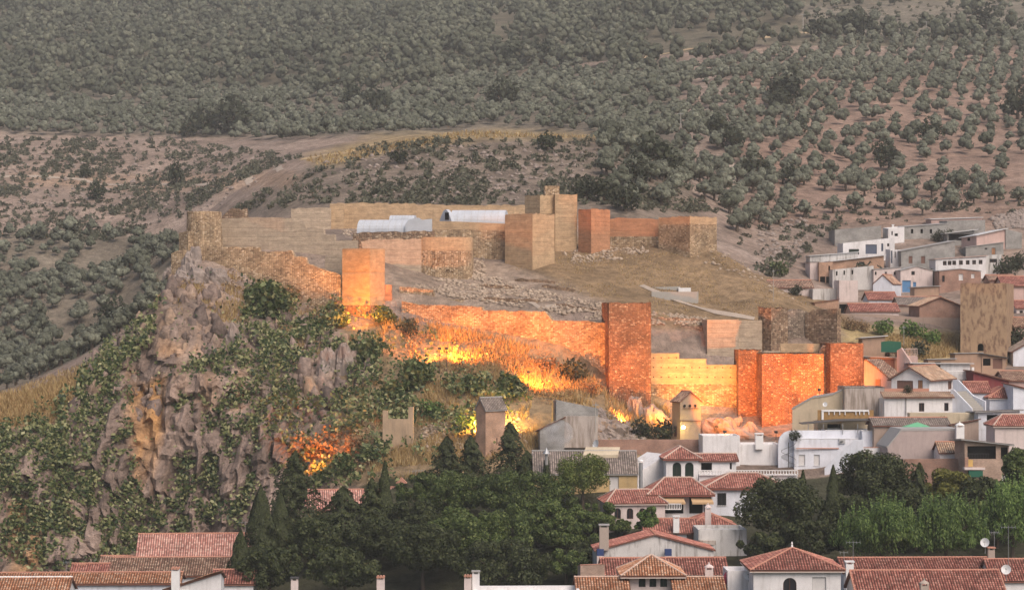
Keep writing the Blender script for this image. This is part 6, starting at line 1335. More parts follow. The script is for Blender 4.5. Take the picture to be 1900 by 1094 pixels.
# single bushes
def bush_mesh(n, size, seed, mat, tall=1.0):
    global RS; RS = np.random.RandomState(seed); bl = [((RS.uniform(-.6, .6), RS.uniform(-.5, .5), RS.uniform(.3, 1.0) * tall), RS.uniform(.38, .62)) for i in range(9)]; p, d = blobs_pts(bl, n); p[:, 2] = np.maximum(p[:, 2], 0.02); return np_mesh('bush_crown', *cards(p, d, size, .5), MAT[mat])
stem = mesh_of(trunk_mb(.5, .06, (.05, 0), 4, .45, .95), 'bush_stem', MAT['bark'])
FIG = [bush_mesh(520, .13, 100 + i, 'fig_leaf') for i in range(3)]; DRK = [bush_mesh(420, .11, 110 + i, 'oak_leaf') for i in range(2)]; DRYB = [bush_mesh(420, .10, 120 + i, 'dry_leaf') for i in range(2)]; BRT = [bush_mesh(420, .12, 130 + i, 'bright_leaf') for i in range(2)]
for x, y, r, ms, lab in [(505, 592, 4.6, FIG, 'largest green fig bush under the sunlit cliff-edge wall'), (470, 560, 2.4, FIG, 'small fig bush at the left foot of the sunlit wall'), (630, 605, 2.0, FIG, 'dark fig bush touching the left corner of the orange tower'), (600, 612, 1.8, FIG, 'leafy bush between sunlit wall and orange tower'),
        (690, 675, 3.4, FIG, 'fig bush right below the foot of the orange tower'), (716, 600, 2.6, FIG, 'dark bush at the right foot of the orange tower'), (757, 622, 2.1, DRK, 'round dark bush on the glowing slope'), (775, 722, 3.4, FIG, 'broad fig bush in the middle of the slope below the lamps'), (735, 745, 2.8, FIG, 'fig bush left of the broad one on the slope'),
        (800, 775, 2.2, BRT, 'yellow-lit leafy bush above the rocks left of brick tower'), (862, 800, 2.0, BRT, 'bright lit bush directly left of the brick tower'), (880, 732, 2.4, FIG, 'fig bush above the brick tower roof'), (950, 735, 2.9, FIG, 'leafy green bush upper right of the brick tower'), (1065, 712, 3.0, DRK, 'dark green shrub left of the tall red tower'), (1095, 735, 2.2, DRYB, 'brown dry shrub at the left foot of the tall red tower'),
        (660, 845, 2.6, DRYB, 'orange-lit bush right of the glowing vine patch'), (600, 850, 3.4, DRYB, 'glowing orange vine mass on the lower slope'), (560, 845, 2.6, DRYB, 'orange-tinted brush left of the glowing vines'), (690, 855, 2.0, FIG, 'dark bush below the cream wall remnant'), (640, 885, 2.6, FIG, 'grey-green bush just above the yellow house roof'), (600, 900, 2.2, FIG, 'bush above the left end of the yellow house roof'),
        (415, 880, 2.8, FIG, 'blue-green bush on the lower cliff'), (370, 990, 2.4, DRK, 'dark bush above the big red roof'), (820, 510, 2.6, DRYB, 'brown thorn bush in front of the squat tower'), (535, 560, 2.2, DRYB, 'brown shrub growing from the sunlit wall foot'), (1190, 812, 2.4, DRK, 'dark bush behind the low brick wall'), (1232, 815, 2.6, DRK, 'dark bush left of the transformer tower'),
        (1605, 530, 3.6, DRK, 'wide dark shrub above the pink cube house'), (1640, 535, 2.2, DRK, 'small dark shrub right of the wide one'), (1480, 548, 1.8, DRK, 'round shrub behind the castle hill edge'), (1440, 510, 2.4, FIG, 'grey shrub on the slope left of the upper quarter'), (1736, 530, 2.6, DRK, 'dark tree bush between pink gabled and brick houses'), (1742, 447, 2.0, DRK, 'shrub below the grey annex'), (1762, 447, 2.2, DRK, 'second shrub below the open lean-to'),
        (1868, 512, 3.2, DRK, 'big dark shrub right of the long white building'), (1892, 500, 3.0, DRK, 'dark tree at right edge above the old tower'), (1892, 640, 2.6, DRK, 'dark tree at right edge beside the old tower'), (1640, 622, 2.2, BRT, 'green shrub at the top of the grassy bank'), (1690, 630, 2.6, BRT, 'wide green shrub in the middle of the grassy bank'), (1730, 640, 2.0, BRT, 'green shrub right on the grassy bank'), (1705, 662, 2.0, DRK, 'dark ivy clump above the terrace canopy'), (1575, 612, 1.8, DRYB, 'brown brush behind the glowing end wall'), (1600, 615, 1.6, DRYB, 'brown weeds at the left end of grassy bank'),
        (1474, 815, 1.2, DRK, 'dark potted shrub on the white terrace by the curved wall'), (1684, 727, .9, DRK, 'potted plants on the terrace of the gable house'), (1812, 762, 1.3, DRK, 'shrub at the foot of the outdoor stair'), (1745, 785, .9, BRT, 'creeper hanging on the cream terrace wall'), (1015, 690, 2.2, DRYB, 'dry bush at the right end of the glowing slope')]:
    p = G(x, y)
    if (x, y) in ((1474, 815), (1684, 727), (1745, 785)): Yb = {1474: 389, 1684: 398.6, 1745: 392.6}[x]; p = P(x, y, Yb)
    plant('bush', lab, 'bush', (p.x, p.y, p.z - .1), ms[int(x) % len(ms)], stem, r, x * .7)
# --- foreground trees
def fg(kind, label, px, top, Y, wpx, seed, lean=0.0):
    global RS; RS = np.random.RandomState(seed); rr = random.Random(seed)
    x = xat(px, Y); z0 = Hs(x, Y); h = zat(top, Y) - z0; w = wpx / F * Y
    if kind == 'cypress':
        n = int(1200 + 190 * h * w * .55); t = RS.rand(n) ** .85; r = (w / 2) * np.clip(1.25 * (1 - t) ** .75, 0, 1) * np.clip(t * 7 + .25, 0, 1); a = RS.uniform(0, 6.283, n)
        wob = .78 + .3 * vnoise(np.cos(a) * 1.6 + seed, np.sin(a) * 1.6, t * h / 1.3); r = r * wob * np.where(RS.rand(n) < .2, RS.uniform(.4, .9, n), 1); p = np.c_[np.cos(a) * r, np.sin(a) * r, .4 + t * (h - .4)]
        d = np.c_[np.cos(a), np.sin(a), np.full(n, .5)]; V, Fc = cards(p, d, .20, .35, .42, np.c_[np.cos(a) * .25, np.sin(a) * .25, np.ones(n)]); mat = 'cypress_leaf'
    elif kind == 'conifer':                      # ragged cedar: sprays on tiers of branches
        n = int(1400 + 120 * h * w * .6); t = RS.rand(n) ** .8; a = RS.uniform(0, 6.283, n); ca, sa = np.cos(a), np.sin(a)
        rag = np.clip(.80 + .75 * vnoise(ca * 1.7 + seed, sa * 1.7, t * h / 1.0) + .6 * vnoise(ca * 4 + seed, sa * 4, t * h / .5), .22, 1.4); r = (w / 2) * (1 - t) ** .72 * np.clip(t * 8 + .35, 0, 1) * rag * np.where(RS.rand(n) < .25, RS.uniform(.35, .9, n), 1)
        p = np.c_[ca * r, sa * r, .5 + t * (h - .5) - .10 * r]; d = np.c_[ca, sa, np.full(n, .7)]; V, Fc = cards(p, d, .20, .4, .45, np.c_[ca, sa, np.full(n, .35)]); mat = 'cypress_leaf'
    else:
        bl = []; k = int(16 + w * h * .42)
        for i in range(k):
            a = rr.uniform(0, 6.283); e = rr.uniform(-.35, 1); r = rr.uniform(.35, .85); c = (math.cos(a) * w / 2 * r * math.sqrt(1 - .8 * max(e, 0) ** 2), math.sin(a) * w / 2 * r * math.sqrt(1 - .8 * max(e, 0) ** 2), h * .56 + e * h * .34); s = min(w, h) * rr.uniform(.07, .135); bl.append((c, s))
        bl.append(((0, 0, h * .52), (w * .27, w * .27, h * .22)))
        n = int(1900 + 130 * w * h * .75); p, d = blobs_pts(bl, n, .12)
        if kind == 'shoots':
            p[:, 2] += np.abs(RS.randn(n)) * .35; d[:, 2] = np.abs(d[:, 2]); V, Fc = cards(p, d, .22, .4, .35, np.tile((0., 0., 1.), (n, 1))); mat = 'bright_leaf'
            m_ = 300; sp = p[np.argsort(p[:, 2] + .15 * np.abs(p[:, 0]))[-n // 2:]][RS.choice(n // 2, m_)]; q = (sp[:, None] + np.linspace(0, 1, 10)[None, :, None] * (np.c_[RS.normal(0, .2, m_), RS.normal(0, .2, m_), RS.uniform(.9, 2.3, m_)])[:, None]).reshape(-1, 3); V2, F2 = cards(q, np.tile((0, -.8, .6), (len(q), 1)), .17, .45, .45); Fc = np.r_[Fc, F2 + len(V)]; V = np.r_[V, V2]
        else: V, Fc = cards(p, d, {'soft': .15}.get(kind, .19), .42, .55); mat = {'broad': 'broad_leaf', 'soft': 'soft_pine_leaf', 'dark': 'cypress_leaf', 'yellow': 'yellow_leaf', 'thin': 'bright_leaf'}[kind]
    tm = trunk_mb(h * (.8 if kind in ('cypress', 'conifer') else .42), .1 + .018 * h, (lean, 0), 0 if kind in ('cypress', 'conifer') else 5, w * .28, h * .75)
    nm_ = {'cypress': 'cypress_tree', 'conifer': 'conifer_tree', 'soft': 'pine_tree'}.get(kind, 'leafy_tree')
    plant(nm_, label, 'tree', (x, Y, z0 - .1), np_mesh('crown', V, Fc, MAT[mat]), mesh_of(tm, 'trunk', MAT['bark']))
for i, a in enumerate([('cypress', 'short dense cypress at the left end of the foreground row', 447, 982, 333, 62), ('cypress', 'full cypress second from the left in the foreground row', 484, 900, 338, 88), ('cypress', 'cypress half hidden right of the second one', 520, 912, 343, 76), ('conifer', 'tall ragged conifer with pointed tip in front of the glowing vines', 548, 836, 350, 135), ('dark', 'low bushy dark tree below the ragged conifer', 585, 960, 338, 130),
        ('conifer', 'broad ragged conifer in front of the yellow house', 637, 902, 349, 150), ('conifer', 'ragged narrow conifer left of the slender cypress', 690, 886, 351, 84), ('cypress', 'slender pointed cypress, tallest against the red roof', 714, 854, 352, 50), ('dark', 'dark tree filling the gap below the slender cypress', 695, 960, 340, 170), ('broad', 'wide pale-topped leafy tree right of the slender cypress', 825, 872, 361, 235), ('broad', 'wide leafy tree in the centre of the foreground mass', 965, 872, 359, 230),
        ('soft', 'soft light green pine in front of the grey corrugated roof', 1082, 838, 363, 125), ('broad', 'rounded dark leafy tree in the front of the central mass', 880, 942, 340, 260), ('broad', 'leafy tree at the right front of the central mass', 1040, 965, 346, 170), ('dark', 'darkest rounded tree at the bottom of the central mass', 930, 1000, 325, 260), ('broad', 'low leafy tree at the bottom right of the central mass', 1050, 1015, 332, 130), ('dark', 'dark tree at the bottom left of the central mass', 785, 970, 332, 180),
        ('conifer', 'small conifer left in the group before the brick tower', 830, 808, 376, 92), ('conifer', 'small conifer directly left of the brick tower foot', 874, 808, 377, 84), ('conifer', 'pointed conifer right of the brick tower', 946, 782, 379, 92), ('conifer', 'little conifer before the grey corrugated roof', 978, 835, 375, 62), ('cypress', 'thin dark spire tree by the grey lantern roof', 1014, 833, 371, 20), ('broad', 'leafy bush tree between pine and villa wing', 1150, 962, 351, 75), ('thin', 'sparse young tree in front of the villa wing arches', 1203, 935, 346, 45),
        ('dark', 'dark leafy tree right of the barred window villa', 1448, 884, 337, 175), ('cypress', 'cypress spire rising from the dark leafy tree', 1490, 872, 341, 40), ('cypress', 'cypress column left of the big dark tree', 1546, 862, 345, 46), ('dark', 'biggest dark tree in front of the mauve wall', 1622, 834, 352, 175), ('conifer', 'conifer spire right of the biggest dark tree', 1706, 858, 350, 70), ('yellow', 'olive-yellow tree in front of the unfinished brick house', 1768, 868, 353, 125), ('dark', 'dark tree in front of the veranda house', 1822, 882, 346, 105), ('broad', 'tall tree at the right edge beside the veranda house', 1890, 818, 351, 80),
        ('shoots', 'bright green tree with upright shoots above the right foreground roofs', 1635, 940, 324, 205), ('shoots', 'second bright green tree with upright shoots, right of the first', 1755, 938, 326, 160), ('shoots', 'bright green tree at the right edge above the foreground roofs', 1878, 905, 330, 130), ('dark', 'dark low tree behind the pyramid roof house', 1510, 960, 330, 150), ('dark', 'dark low tree at the bottom left under the cypresses', 500, 1010, 326, 150), ('dark', 'dark low tree at the bottom between the conifers', 640, 1015, 326, 170), ('broad', 'leafy tree behind the broad ragged conifer', 600, 955, 356, 110), ('dark', 'dark filler tree right of the slender cypress', 765, 925, 346, 130), ('broad', 'leafy tree under the soft light green pine', 1105, 930, 352, 110), ('broad', 'leafy tree right of the central mass centre', 1000, 925, 351, 170), ('dark', 'dark tree left of the grey gable house', 1085, 1000, 338, 110), ('dark', 'dark tree right of the stained white house', 1420, 985, 331, 130), ('dark', 'dark tree between cypress column and biggest dark tree', 1580, 915, 344, 160), ('dark', 'dark tree under the conifer spire', 1680, 900, 347, 150), ('dark', 'dark tree under the olive-yellow tree', 1775, 920, 343, 160), ('broad', 'leafy tree beside the right edge tree', 1850, 915, 341, 150), ('dark', 'dark undergrowth tree below the olive-yellow tree', 1700, 950, 340, 180)]):
    fg(*a, seed=300 + i)
# --- stones
def stones(n, seed):
    global RS; RS = np.random.RandomState(seed); out = []
    base = np.array([(1, 0, 0), (-1, 0, 0), (0, 1, 0), (0, -1, 0), (0, 0, 1), (0, 0, -1.)]); tri = np.array([(0, 2, 4), (2, 1, 4), (1, 3, 4), (3, 0, 4), (2, 0, 5), (1, 2, 5), (3, 1, 5), (0, 3, 5)])
    for i in range(n):
        V = base * RS.uniform(.6, 1.2, (6, 1)) * np.array([1.2, 1, .7]); out.append((V + RS.normal(0, .12, V.shape), tri))
    return out
ST = stones(6, 3); RS = np.random.RandomState(12)
rub = np.concatenate([in_px(4200, [(870, 500), (1000, 540), (1140, 565), (1120, 600), (1000, 575), (860, 556), (760, 535)]), in_px(500, [(1030, 455), (1230, 455), (1180, 480), (1060, 490)]), in_px(500, [(1270, 455), (1350, 470), (1420, 520), (1490, 565), (1300, 490)]), in_px(500, [(850, 480), (900, 470), (900, 530), (800, 530)]), in_px(500, [(620, 410), (800, 410), (760, 440), (640, 440)]), in_px(400, [(1200, 580), (1310, 590), (1310, 604), (1210, 604)])])
rub = rub[vnoise(rub[:, 0] / 3.5, rub[:, 1] / 2.5, 1.1) > -.25]
scatter_join('rubble', rub, ST, .15, .65, MAT['rubble'], 'loose stones and ruined footings on the castle terrace')
def blocks(n, seed):
    """angular rocks: hulls of a few random points"""
    r = np.random.RandomState(seed); out = []
    for i in range(n):
        bm = bmesh.new(); p = unit(r.randn(13, 3)) * r.uniform(.7, 1.1, (13, 1)) * np.array([r.uniform(.6, 1.), .8, r.uniform(1.0, 2.0)])
        for q in p: bm.verts.new(q)
        bmesh.ops.convex_hull(bm, input=bm.verts); bmesh.ops.triangulate(bm, faces=bm.faces); bm.verts.index_update()
        out.append((np.array([v.co[:] for v in bm.verts]), np.array([[v.index for v in f.verts] for f in bm.faces]))); bm.free()
    return out
RS = np.random.RandomState(31); cb = in_px(2600, [(-20, 800), (130, 720), (250, 580), (300, 525), (380, 505), (560, 590), (660, 640), (700, 700), (560, 800), (420, 960), (260, 1080), (-20, 1085)]); cb = cb[vnoise(cb[:, 0] / 7, cb[:, 2] / 6, 17.) > -.2]; cb = cb[cb[:, 1] > 398]; cb[:, 1] -= RS.uniform(-.2, 1.6, len(cb))
n = mk('cliff_rock', .95, .1); g = n('NewGeometry').outputs['Random Per Island']; pos = n('NewGeometry').outputs['Position']; c = n.ramp(g, [(0, (.13, .10, .085)), (.4, (.22, .165, .14)), (.75, (.30, .225, .185)), (1, (.36, .25, .17))]); a_ = n('TexNoise', {'Vector': pos, 'Scale': 1.2, 'Detail': 7.0, 'Roughness': .7}).outputs[0]; n.col(n.mix(1.0, c, n.ramp(a_, [(.3, .5), (.7, 1.4)]), 'MULTIPLY')); n.bump(a_, 1.0, .4)
big = RS.rand(len(cb)) < .3
scatter_join('cliff_blocks', cb[~big], blocks(8, 4), .35, 1.0, MAT['cliff_rock'], 'fractured angular rock blocks of the cliff face')
cb[big, 1] += .8; scatter_join('cliff_slabs', cb[big], blocks(8, 5), 1.1, 2.5, MAT['cliff_rock'], 'large leaning rock slabs of the cliff face')
RS = np.random.RandomState(33)
rk = np.concatenate([in_px(700, [(600, 300), (820, 268), (1150, 290), (1150, 370), (700, 380)]), in_px(500, [(0, 280), (540, 300), (380, 400), (0, 420)]), in_px(700, [(1840, 405), (1900, 390), (1900, 425), (1850, 425)]), in_px(250, [(1400, 430), (1500, 400), (1500, 470), (1420, 500)])]); rk = rk[rk[:, 1] > 500]
scatter_join('hill_stones', rk, ST, .3, 1.1, MAT['rock'], 'pale stones scattered on the hillsides and spoil heap')
sc = in_px(600, [(1110, 760), (1180, 790), (1200, 820), (1110, 825)]); scatter_join('scree', sc, ST, .25, .8, MAT['rock'], 'grey broken rock beside the ruined house')
lr = in_px(900, [(770, 790), (960, 770), (980, 830), (800, 850)]); scatter_join('lit_stones', lr, ST, .15, .6, MAT['rubble'], 'yellow-lit stones on the slope around the brick tower')
def boulder(label, x, y, r, seed, squash=(1, 1, 1.2), mat='rock', name='boulder'):
    p = G(x, y); k = 26; nt_ = 17; m = MB()
    th = np.linspace(0, math.pi, nt_); ph = np.linspace(0, 2 * math.pi, k, endpoint=False); rings = []
    for t in th:
        d = np.c_[np.sin(t) * np.cos(ph), np.sin(t) * np.sin(ph), np.full(k, np.cos(t))]; rad = r * (.95 + .42 * fbm(d[:, 0] * 1.6 + seed, d[:, 1] * 1.6, d[:, 2] * 1.3, 2) - .5 * np.abs(fbm(d[:, 0] * 2.6 + seed, d[:, 1] * 2.6, d[:, 2] * 1.6, 3))); q = d * rad[:, None] * np.array(squash); rings.append(m.pts([(p.x + a, p.y + b, p.z + c) for a, b, c in q]))
    for i in range(nt_ - 1):
        for j in range(k): l = (j + 1) % k; m.f.append([rings[i] + j, rings[i + 1] + j, rings[i + 1] + l, rings[i] + l])
    tag(m.build(name, MAT[mat]), label, 'rock')
for i, (l, x, y, r, s) in enumerate([('upright grey crag beside the fragment below the round tower', 357, 492, 2.3, (.9, 1, 1.6)), ('pale rounded crag under the round tower', 352, 520, 2.9, (1.2, 1, 1)), ('grey crag left of the sunlit wall foot', 400, 520, 2.2, (1.1, 1, 1.1)), ('pointed grey rock on the left skyline of the cliff', 312, 520, 2.0, (.8, 1, 1.6)), ('jagged rock pinnacle left of the fig bush below orange tower', 606, 695, 2.2, (.8, 1, 2.1)), ('second rock pinnacle right of the jagged one', 640, 690, 2.0, (.9, 1, 2.3)), ('lit leaning rock at the foot of the tall red tower', 1178, 770, 1.7, (.9, 1, 1.9)), ('rounded lit rock right of the tall red tower foot', 1212, 785, 2.1, (1.2, 1, 1.5)), ('broad lit rock outcrop in front of the buttress tower', 1345, 805, 3.0, (1.5, 1, 1.1)), ('lit rock below the buttress tower', 1392, 812, 2.6, (1.3, 1, 1.0)), ('grey rock mass beside the ruined house', 1130, 805, 3.2, (1.3, 1, 1.0)), ('pale buttress rock high on the cliff face', 430, 640, 2.2, (.8, .8, 1.8))]): boulder(l, x, y, r, 40 + i, s)
# ------------------------------------------------------------------ floodlights (some seen lit, others inferred from lit walls and slopes)
emit('lamp_orange', (1.0, 0.50, 0.12), 14.0); emit('lamp_yellow', (1.0, 0.80, 0.25), 60.0)
SOD, SODR, YEL = (1.0, 0.36, 0.045), (1.0, 0.27, 0.035), (1.0, 0.48, 0.06)
def flood(label, at, to, power, col=SOD, spot=120, post=0.8, size=0.35):
    at = Vector(at); d = (Vector(to) - at).normalized(); g = Hs(at.x, at.y); root = empty('floodlight', (at.x, at.y, min(g, at.z - .3)), label, 'lamp')
    m = MB(); m.tube([(at.x, at.y, min(g, at.z) - .3), at - d * .12], .05, 6); m.build('post', MAT['metal_dark'], root)
    r = d.cross(UP).normalized(); u = r.cross(d); m = MB(); m.obox(at - r * .28 - u * .2 - d * .22, r * .56, u * .4, d * .2); m.build('housing', MAT['metal_dark'], root)
    m = MB(); m.prism([at + r * .24 * sx + u * .16 * sy - d * .015 for sx, sy in ((-1, -1), (1, -1), (1, 1), (-1, 1))], d * .01); m.build('lens', MAT['lamp_orange'], root)
    L = bpy.data.lights.new('flood_beam', 'SPOT'); L.energy = power; L.color = col; L.spot_size = RAD(spot); L.spot_blend = .75; L.shadow_soft_size = size
    o = bpy.data.objects.new('flood_beam', L); COL.objects.link(o); o.parent = root; o.location = at + d * .12 - ORG[root.name]; o.rotation_euler = (-d).to_track_quat('Z', 'Y').to_euler()
def gup(px, py, h): p = G(px, py); return p + UP * h
flood('floodlight at the foot of the orange cliff tower', P(667, 612, 433), P(662, 510, 440), 12000, SOD, 130)
flood('floodlight aimed at the right side of the orange cliff tower', P(722, 606, 433), P(700, 540, 441), 900, SOD, 120)
flood('left head of the twin floodlight post on the glowing slope', P(815, 646, 417), P(780, 632, 431), 30000, SODR, 78)
flood('right head of the twin floodlight post on the glowing slope', P(829, 646, 417), P(888, 655, 427), 30000, SODR, 78)
flood('floodlight on a post among the dry grass below the curtain wall', P(981, 690, 408.5), P(1015, 692, 421), 32000, SODR, 84)
flood('low floodlight at the foot of the tall red tower', P(1155, 783, 411.5), P(1165, 670, 424), 15000, SODR, 96)
flood('floodlight behind the transformer tower aimed at the yellow wall', P(1290, 772, 420.5), P(1290, 690, 427), 2900, YEL, 160)
flood('floodlight left of the transformer tower near the brick wall', P(1236, 788, 416), P(1225, 690, 427), 5000, SOD, 140)
flood('floodlight among the lit rocks before the buttress tower', P(1330, 790, 406.5), P(1385, 660, 423), 7000, SODR, 110)
flood('floodlight before the wide red tower', P(1440, 800, 408), P(1460, 690, 419), 11000, SODR, 135)
flood('floodlight on the roof beside the right corner tower', P(1562, 730, 414.5), P(1575, 665, 425), 5200, SODR, 120)
flood('floodlight on the long white house roof aimed at upper ruins', P(1345, 800, 393), P(1360, 630, 436), 42000, SODR, 60)
flood('floodlight on the cream house roof aimed at upper ruins', P(1520, 722, 409), P(1500, 600, 438), 12000, SODR, 80)
flood('floodlight in the ivy below the glowing vines', P(572, 858, 388), P(602, 818, 400), 11000, SODR, 95)
flood('floodlight hidden left of the brick tower lighting the rocks', gup(897, 812, 2.2), P(820, 800, 402), 8000, (1.0, .52, .10), 150)
flood('floodlight hidden right of the brick tower lighting the bank', gup(924, 806, 2.2), P(975, 780, 404), 8000, (1.0, .52, .10), 150)
# street lamp on the transformer tower
root = empty('wall_lamp', P(1268, 798, 403.4), 'glaring yellow wall lamp on the transformer tower', 'lamp'); c_ = P(1268, 793, 402.7)
m = MB(); m.tube([c_ + Vector((0, .9, .4)), c_ + Vector((0, .2, .45)), c_ + Vector((0, 0, .3))], .04, 6); m.build('bracket', MAT['metal_dark'], root)
m = MB(); m.lathe(c_ - UP * .2, [(.05, 0), (.24, .1), (.3, .28), (.22, .46), (.05, .52)], 10); m.build('globe', MAT['lamp_yellow'], root, smooth=True)
L = bpy.data.lights.new('lamp_glow', 'POINT'); L.energy = 110; L.color = (1.0, .72, .10); L.shadow_soft_size = .3; o = bpy.data.objects.new('lamp_glow', L); COL.objects.link(o); o.parent = root; o.location = c_ - Vector((0, .45, 0)) - ORG[root.name]
# ------------------------------------------------------------------ small things
def dish(label, px, py, Y, r, face=(-.3, -1, .35), stalk=0.8):
    c = P(px, py, Y); d = Vector(face).normalized(); a = d.orthogonal().normalized(); b = d.cross(a); root = empty('satellite_dish', c - UP * (r + stalk), label, 'dish'); m = MB(); k = 14
    rings = [m.pts([c + d * (.28 * (q / 3.0) ** 2 * r) + (a * math.cos(t * 6.283 / k) + b * math.sin(t * 6.283 / k)) * r * max(q, .15) / 3 for t in range(k)]) for q in range(4)]
    for q in range(3):
        for t in range(k): l = (t + 1) % k; m.f.append([rings[q] + t, rings[q] + l, rings[q + 1] + l, rings[q + 1] + t])
    m.f.append([rings[0] + t for t in range(k)]); m.build('reflector', MAT['dish_white'], root, smooth=True)
    m = MB(); m.tube([c - UP * (r + stalk) , c - d * .05], .035, 5); m.build('mast', MAT['metal_grey'], root); m = MB(); m.tube([c - UP * r * .9, c + d * r * .9], .02, 4); m.tube([c + d * r * .85, c + d * r * 1.05], .06, 6); m.build('receiver_arm', MAT['metal_dark'], root)
dish('satellite dish on the grey corrugated roof', 1107, 824, 378, .75, (-.9, -.6, .3)); dish('satellite dish on the white block by the pyramid roof', 1389, 1066, 300.8, .62, (-.2, -1, .25), .2); dish('satellite dish on the chimney stack at right', 1828, 1006, 311.5, .6, (-.5, -1, .3)); dish('low satellite dish at the bottom right corner', 1867, 1056, 303, .62, (-.3, -1, .3)); dish('small dish on the terrace wall of the cream house', 1531, 750, 397.5, .4)
def antenna(label, px, y0, y1, Y, w=.9, n=5):
    p = P(px, y1, Y); t = zat(y0, Y); root = empty('tv_antenna', p, label, 'antenna'); m = MB(); m.tube([p - UP * .3, Vector((p.x, p.y, t))], .03, 5); m.build('mast', MAT['metal_grey'], root)
    m = MB(); z = t - .15; m.tube([(p.x - w, p.y, z), (p.x + w, p.y, z)], .025, 4); b = m.build('boom', MAT['metal_grey'], root)
    for i in range(n): x = p.x - w + 2 * w * i / (n - 1); q = MB(); q.tube([(x, p.y - .25, z - .2), (x, p.y + .25, z + .2)], .015, 4); q.build('element', MAT['metal_grey'], b)
antenna('thin aerial above the long rear red roof', 1583, 1003, 1045, 313); antenna('tall aerial at the right foreground edge', 1871, 975, 1055, 306); antenna('aerial on the brown roofs behind the short cypress', 455, 966, 992, 353); antenna('aerial beside the dormer of the yellow house', 771, 872, 893, 380); antenna('second aerial beside the dormer', 778, 870, 893, 381); antenna('aerial on the low white house roof line', 1566, 1022, 1046, 312, .5, 3); antenna('aerial beside the veranda house chimney', 1822, 795, 816, 374, .5, 4); antenna('aerial on the left roofs near the cliff', 124, 1040, 1066, 346, .5, 4); antenna('aerial behind the pink-sided white block', 1845, 985, 1015, 313, .6, 6)
def pole(label, px, py, h, w=.11, arm=.8, Yfix=None):
    p = G(px, py) if Yfix is None else P(px, py, Yfix); root = empty('utility_pole', p, label, 'pole'); m = MB(); m.tube([p - UP * .5, p + UP * h], [w, w * .7], 6); m.build('shaft', MAT['concrete'], root); m = MB(); m.obox(p + UP * (h - .4) - Vector((arm, .05, 0)), (2 * arm, 0, 0), (0, .1, 0), (0, 0, .12)); m.build('crossarm', MAT['metal_grey'], root)
pole('utility pole on the ridge at the top of the right hill', 1490, 62, 9, .22, 1.2); pole('utility pole standing among the olives at upper right', 1719, 78, 9, .22, 1.2); pole('utility pole in the groves left of the ridge track', 1146, 82, 9, .2, 1.0); pole('utility pole in the olive slope behind the castle', 1263, 262, 8, .16, .9); pole('dark pole standing at the right corner of the ruined house', 1105, 795, 4.2, .09, .5, 390.5); pole('short pole behind the castle hill on the grassy bank', 1677, 650, 4.5, .06, .3); pole('thin pole on the dry castle slope', 1435, 560, 6, .05, .2)
def wire(label, pts, sag=.6):
    f = [P(*q) for q in pts]; m = MB(); path = []
    for a, b in zip(f, f[1:]):
        for i in range(8): t = i / 8; path.append(a.lerp(b, t) - UP * sag * 4 * t * (1 - t))
    path.append(f[-1]); m.tube(path, .025, 4); tag(m.build('overhead_cable', MAT['metal_dark']), label, 'cable')
wire('overhead cable crossing the lit rocks right of the transformer tower', [(1300, 771, 404), (1420, 768, 408), (1470, 762, 404)]); wire('lower cable crossing the lit rocks', [(1300, 776, 404), (1352, 778, 406), (1440, 770, 408)], .3); wire('cable from ruined house to the tall tower foot', [(1105, 757, 390.5), (1180, 775, 405), (1247, 770, 404)], .8)
# lantern, tent, washing, fence and tracks
ln = empty('roof_lantern', P(1014, 852, 369.5), 'grey pointed lantern on the roof by the thin spire tree', 'lantern'); c_ = P(1014, 852, 369.5); m = MB(); m.tube([c_ - UP * .8, c_ + UP * .9], .25, 8); m.build('shaft', MAT['grey_render'], ln); m = MB(); m.lathe(c_ + UP * .9, [(.6, 0), (.55, .08), (.1, .75), (.02, .95)], 10); m.build('cap', MAT['metal_grey'], ln)
tn = empty('party_tent', P(1703, 800, 386.3), 'pale green pointed party tent behind the mauve wall', 'tent'); a = P(1666, 797, 386.3); b = P(1738, 797, 386.3); d = (b - a); apex = P(1702, 782.5, 388); m = MB(); bk = Vector((0, 3.6, 0)); cr = [a, b, b + bk, a + bk]
for i in range(4):
    p, q = cr[i], cr[(i + 1) % 4]; mid = (p + q) / 2 + UP * .18; m.poly([p, mid, apex]); m.poly([mid, q, apex])
m.build('canopy', MAT['tent_green'], tn)
for p in cr: m = MB(); m.tube([p, p - UP * 2.4], .04, 5); m.build('leg', MAT['metal_grey'], tn)
for x, w_, h_, mt, lab in ((1657, 17, 11, 'cloth_blue', 'pale blue sheet hanging on the terrace washing line'), (1639, 5, 11, 'metal_dark', 'black cloth hanging left of the blue sheet')):
    f = vplane((1600, 389.6), (1672, 389.6)); A = f(x - w_ / 2, 800); B = f(x + w_ / 2, 800); m = MB(); k = 8
    for i in range(k):
        p, q = A.lerp(B, i / k), A.lerp(B, (i + 1) / k); s0, s1 = .05 * math.sin(i * 2.2), .05 * math.sin((i + 1) * 2.2); dn = UP * (h_ / F * 389.6); m.poly([p + Vector((0, s0, 0)), q + Vector((0, s1, 0)), q + Vector((0, s1 * 2, 0)) - dn, p + Vector((0, s0 * 2, 0)) - dn])
    tag(m.build('washing', MAT[mt]), lab, 'laundry')
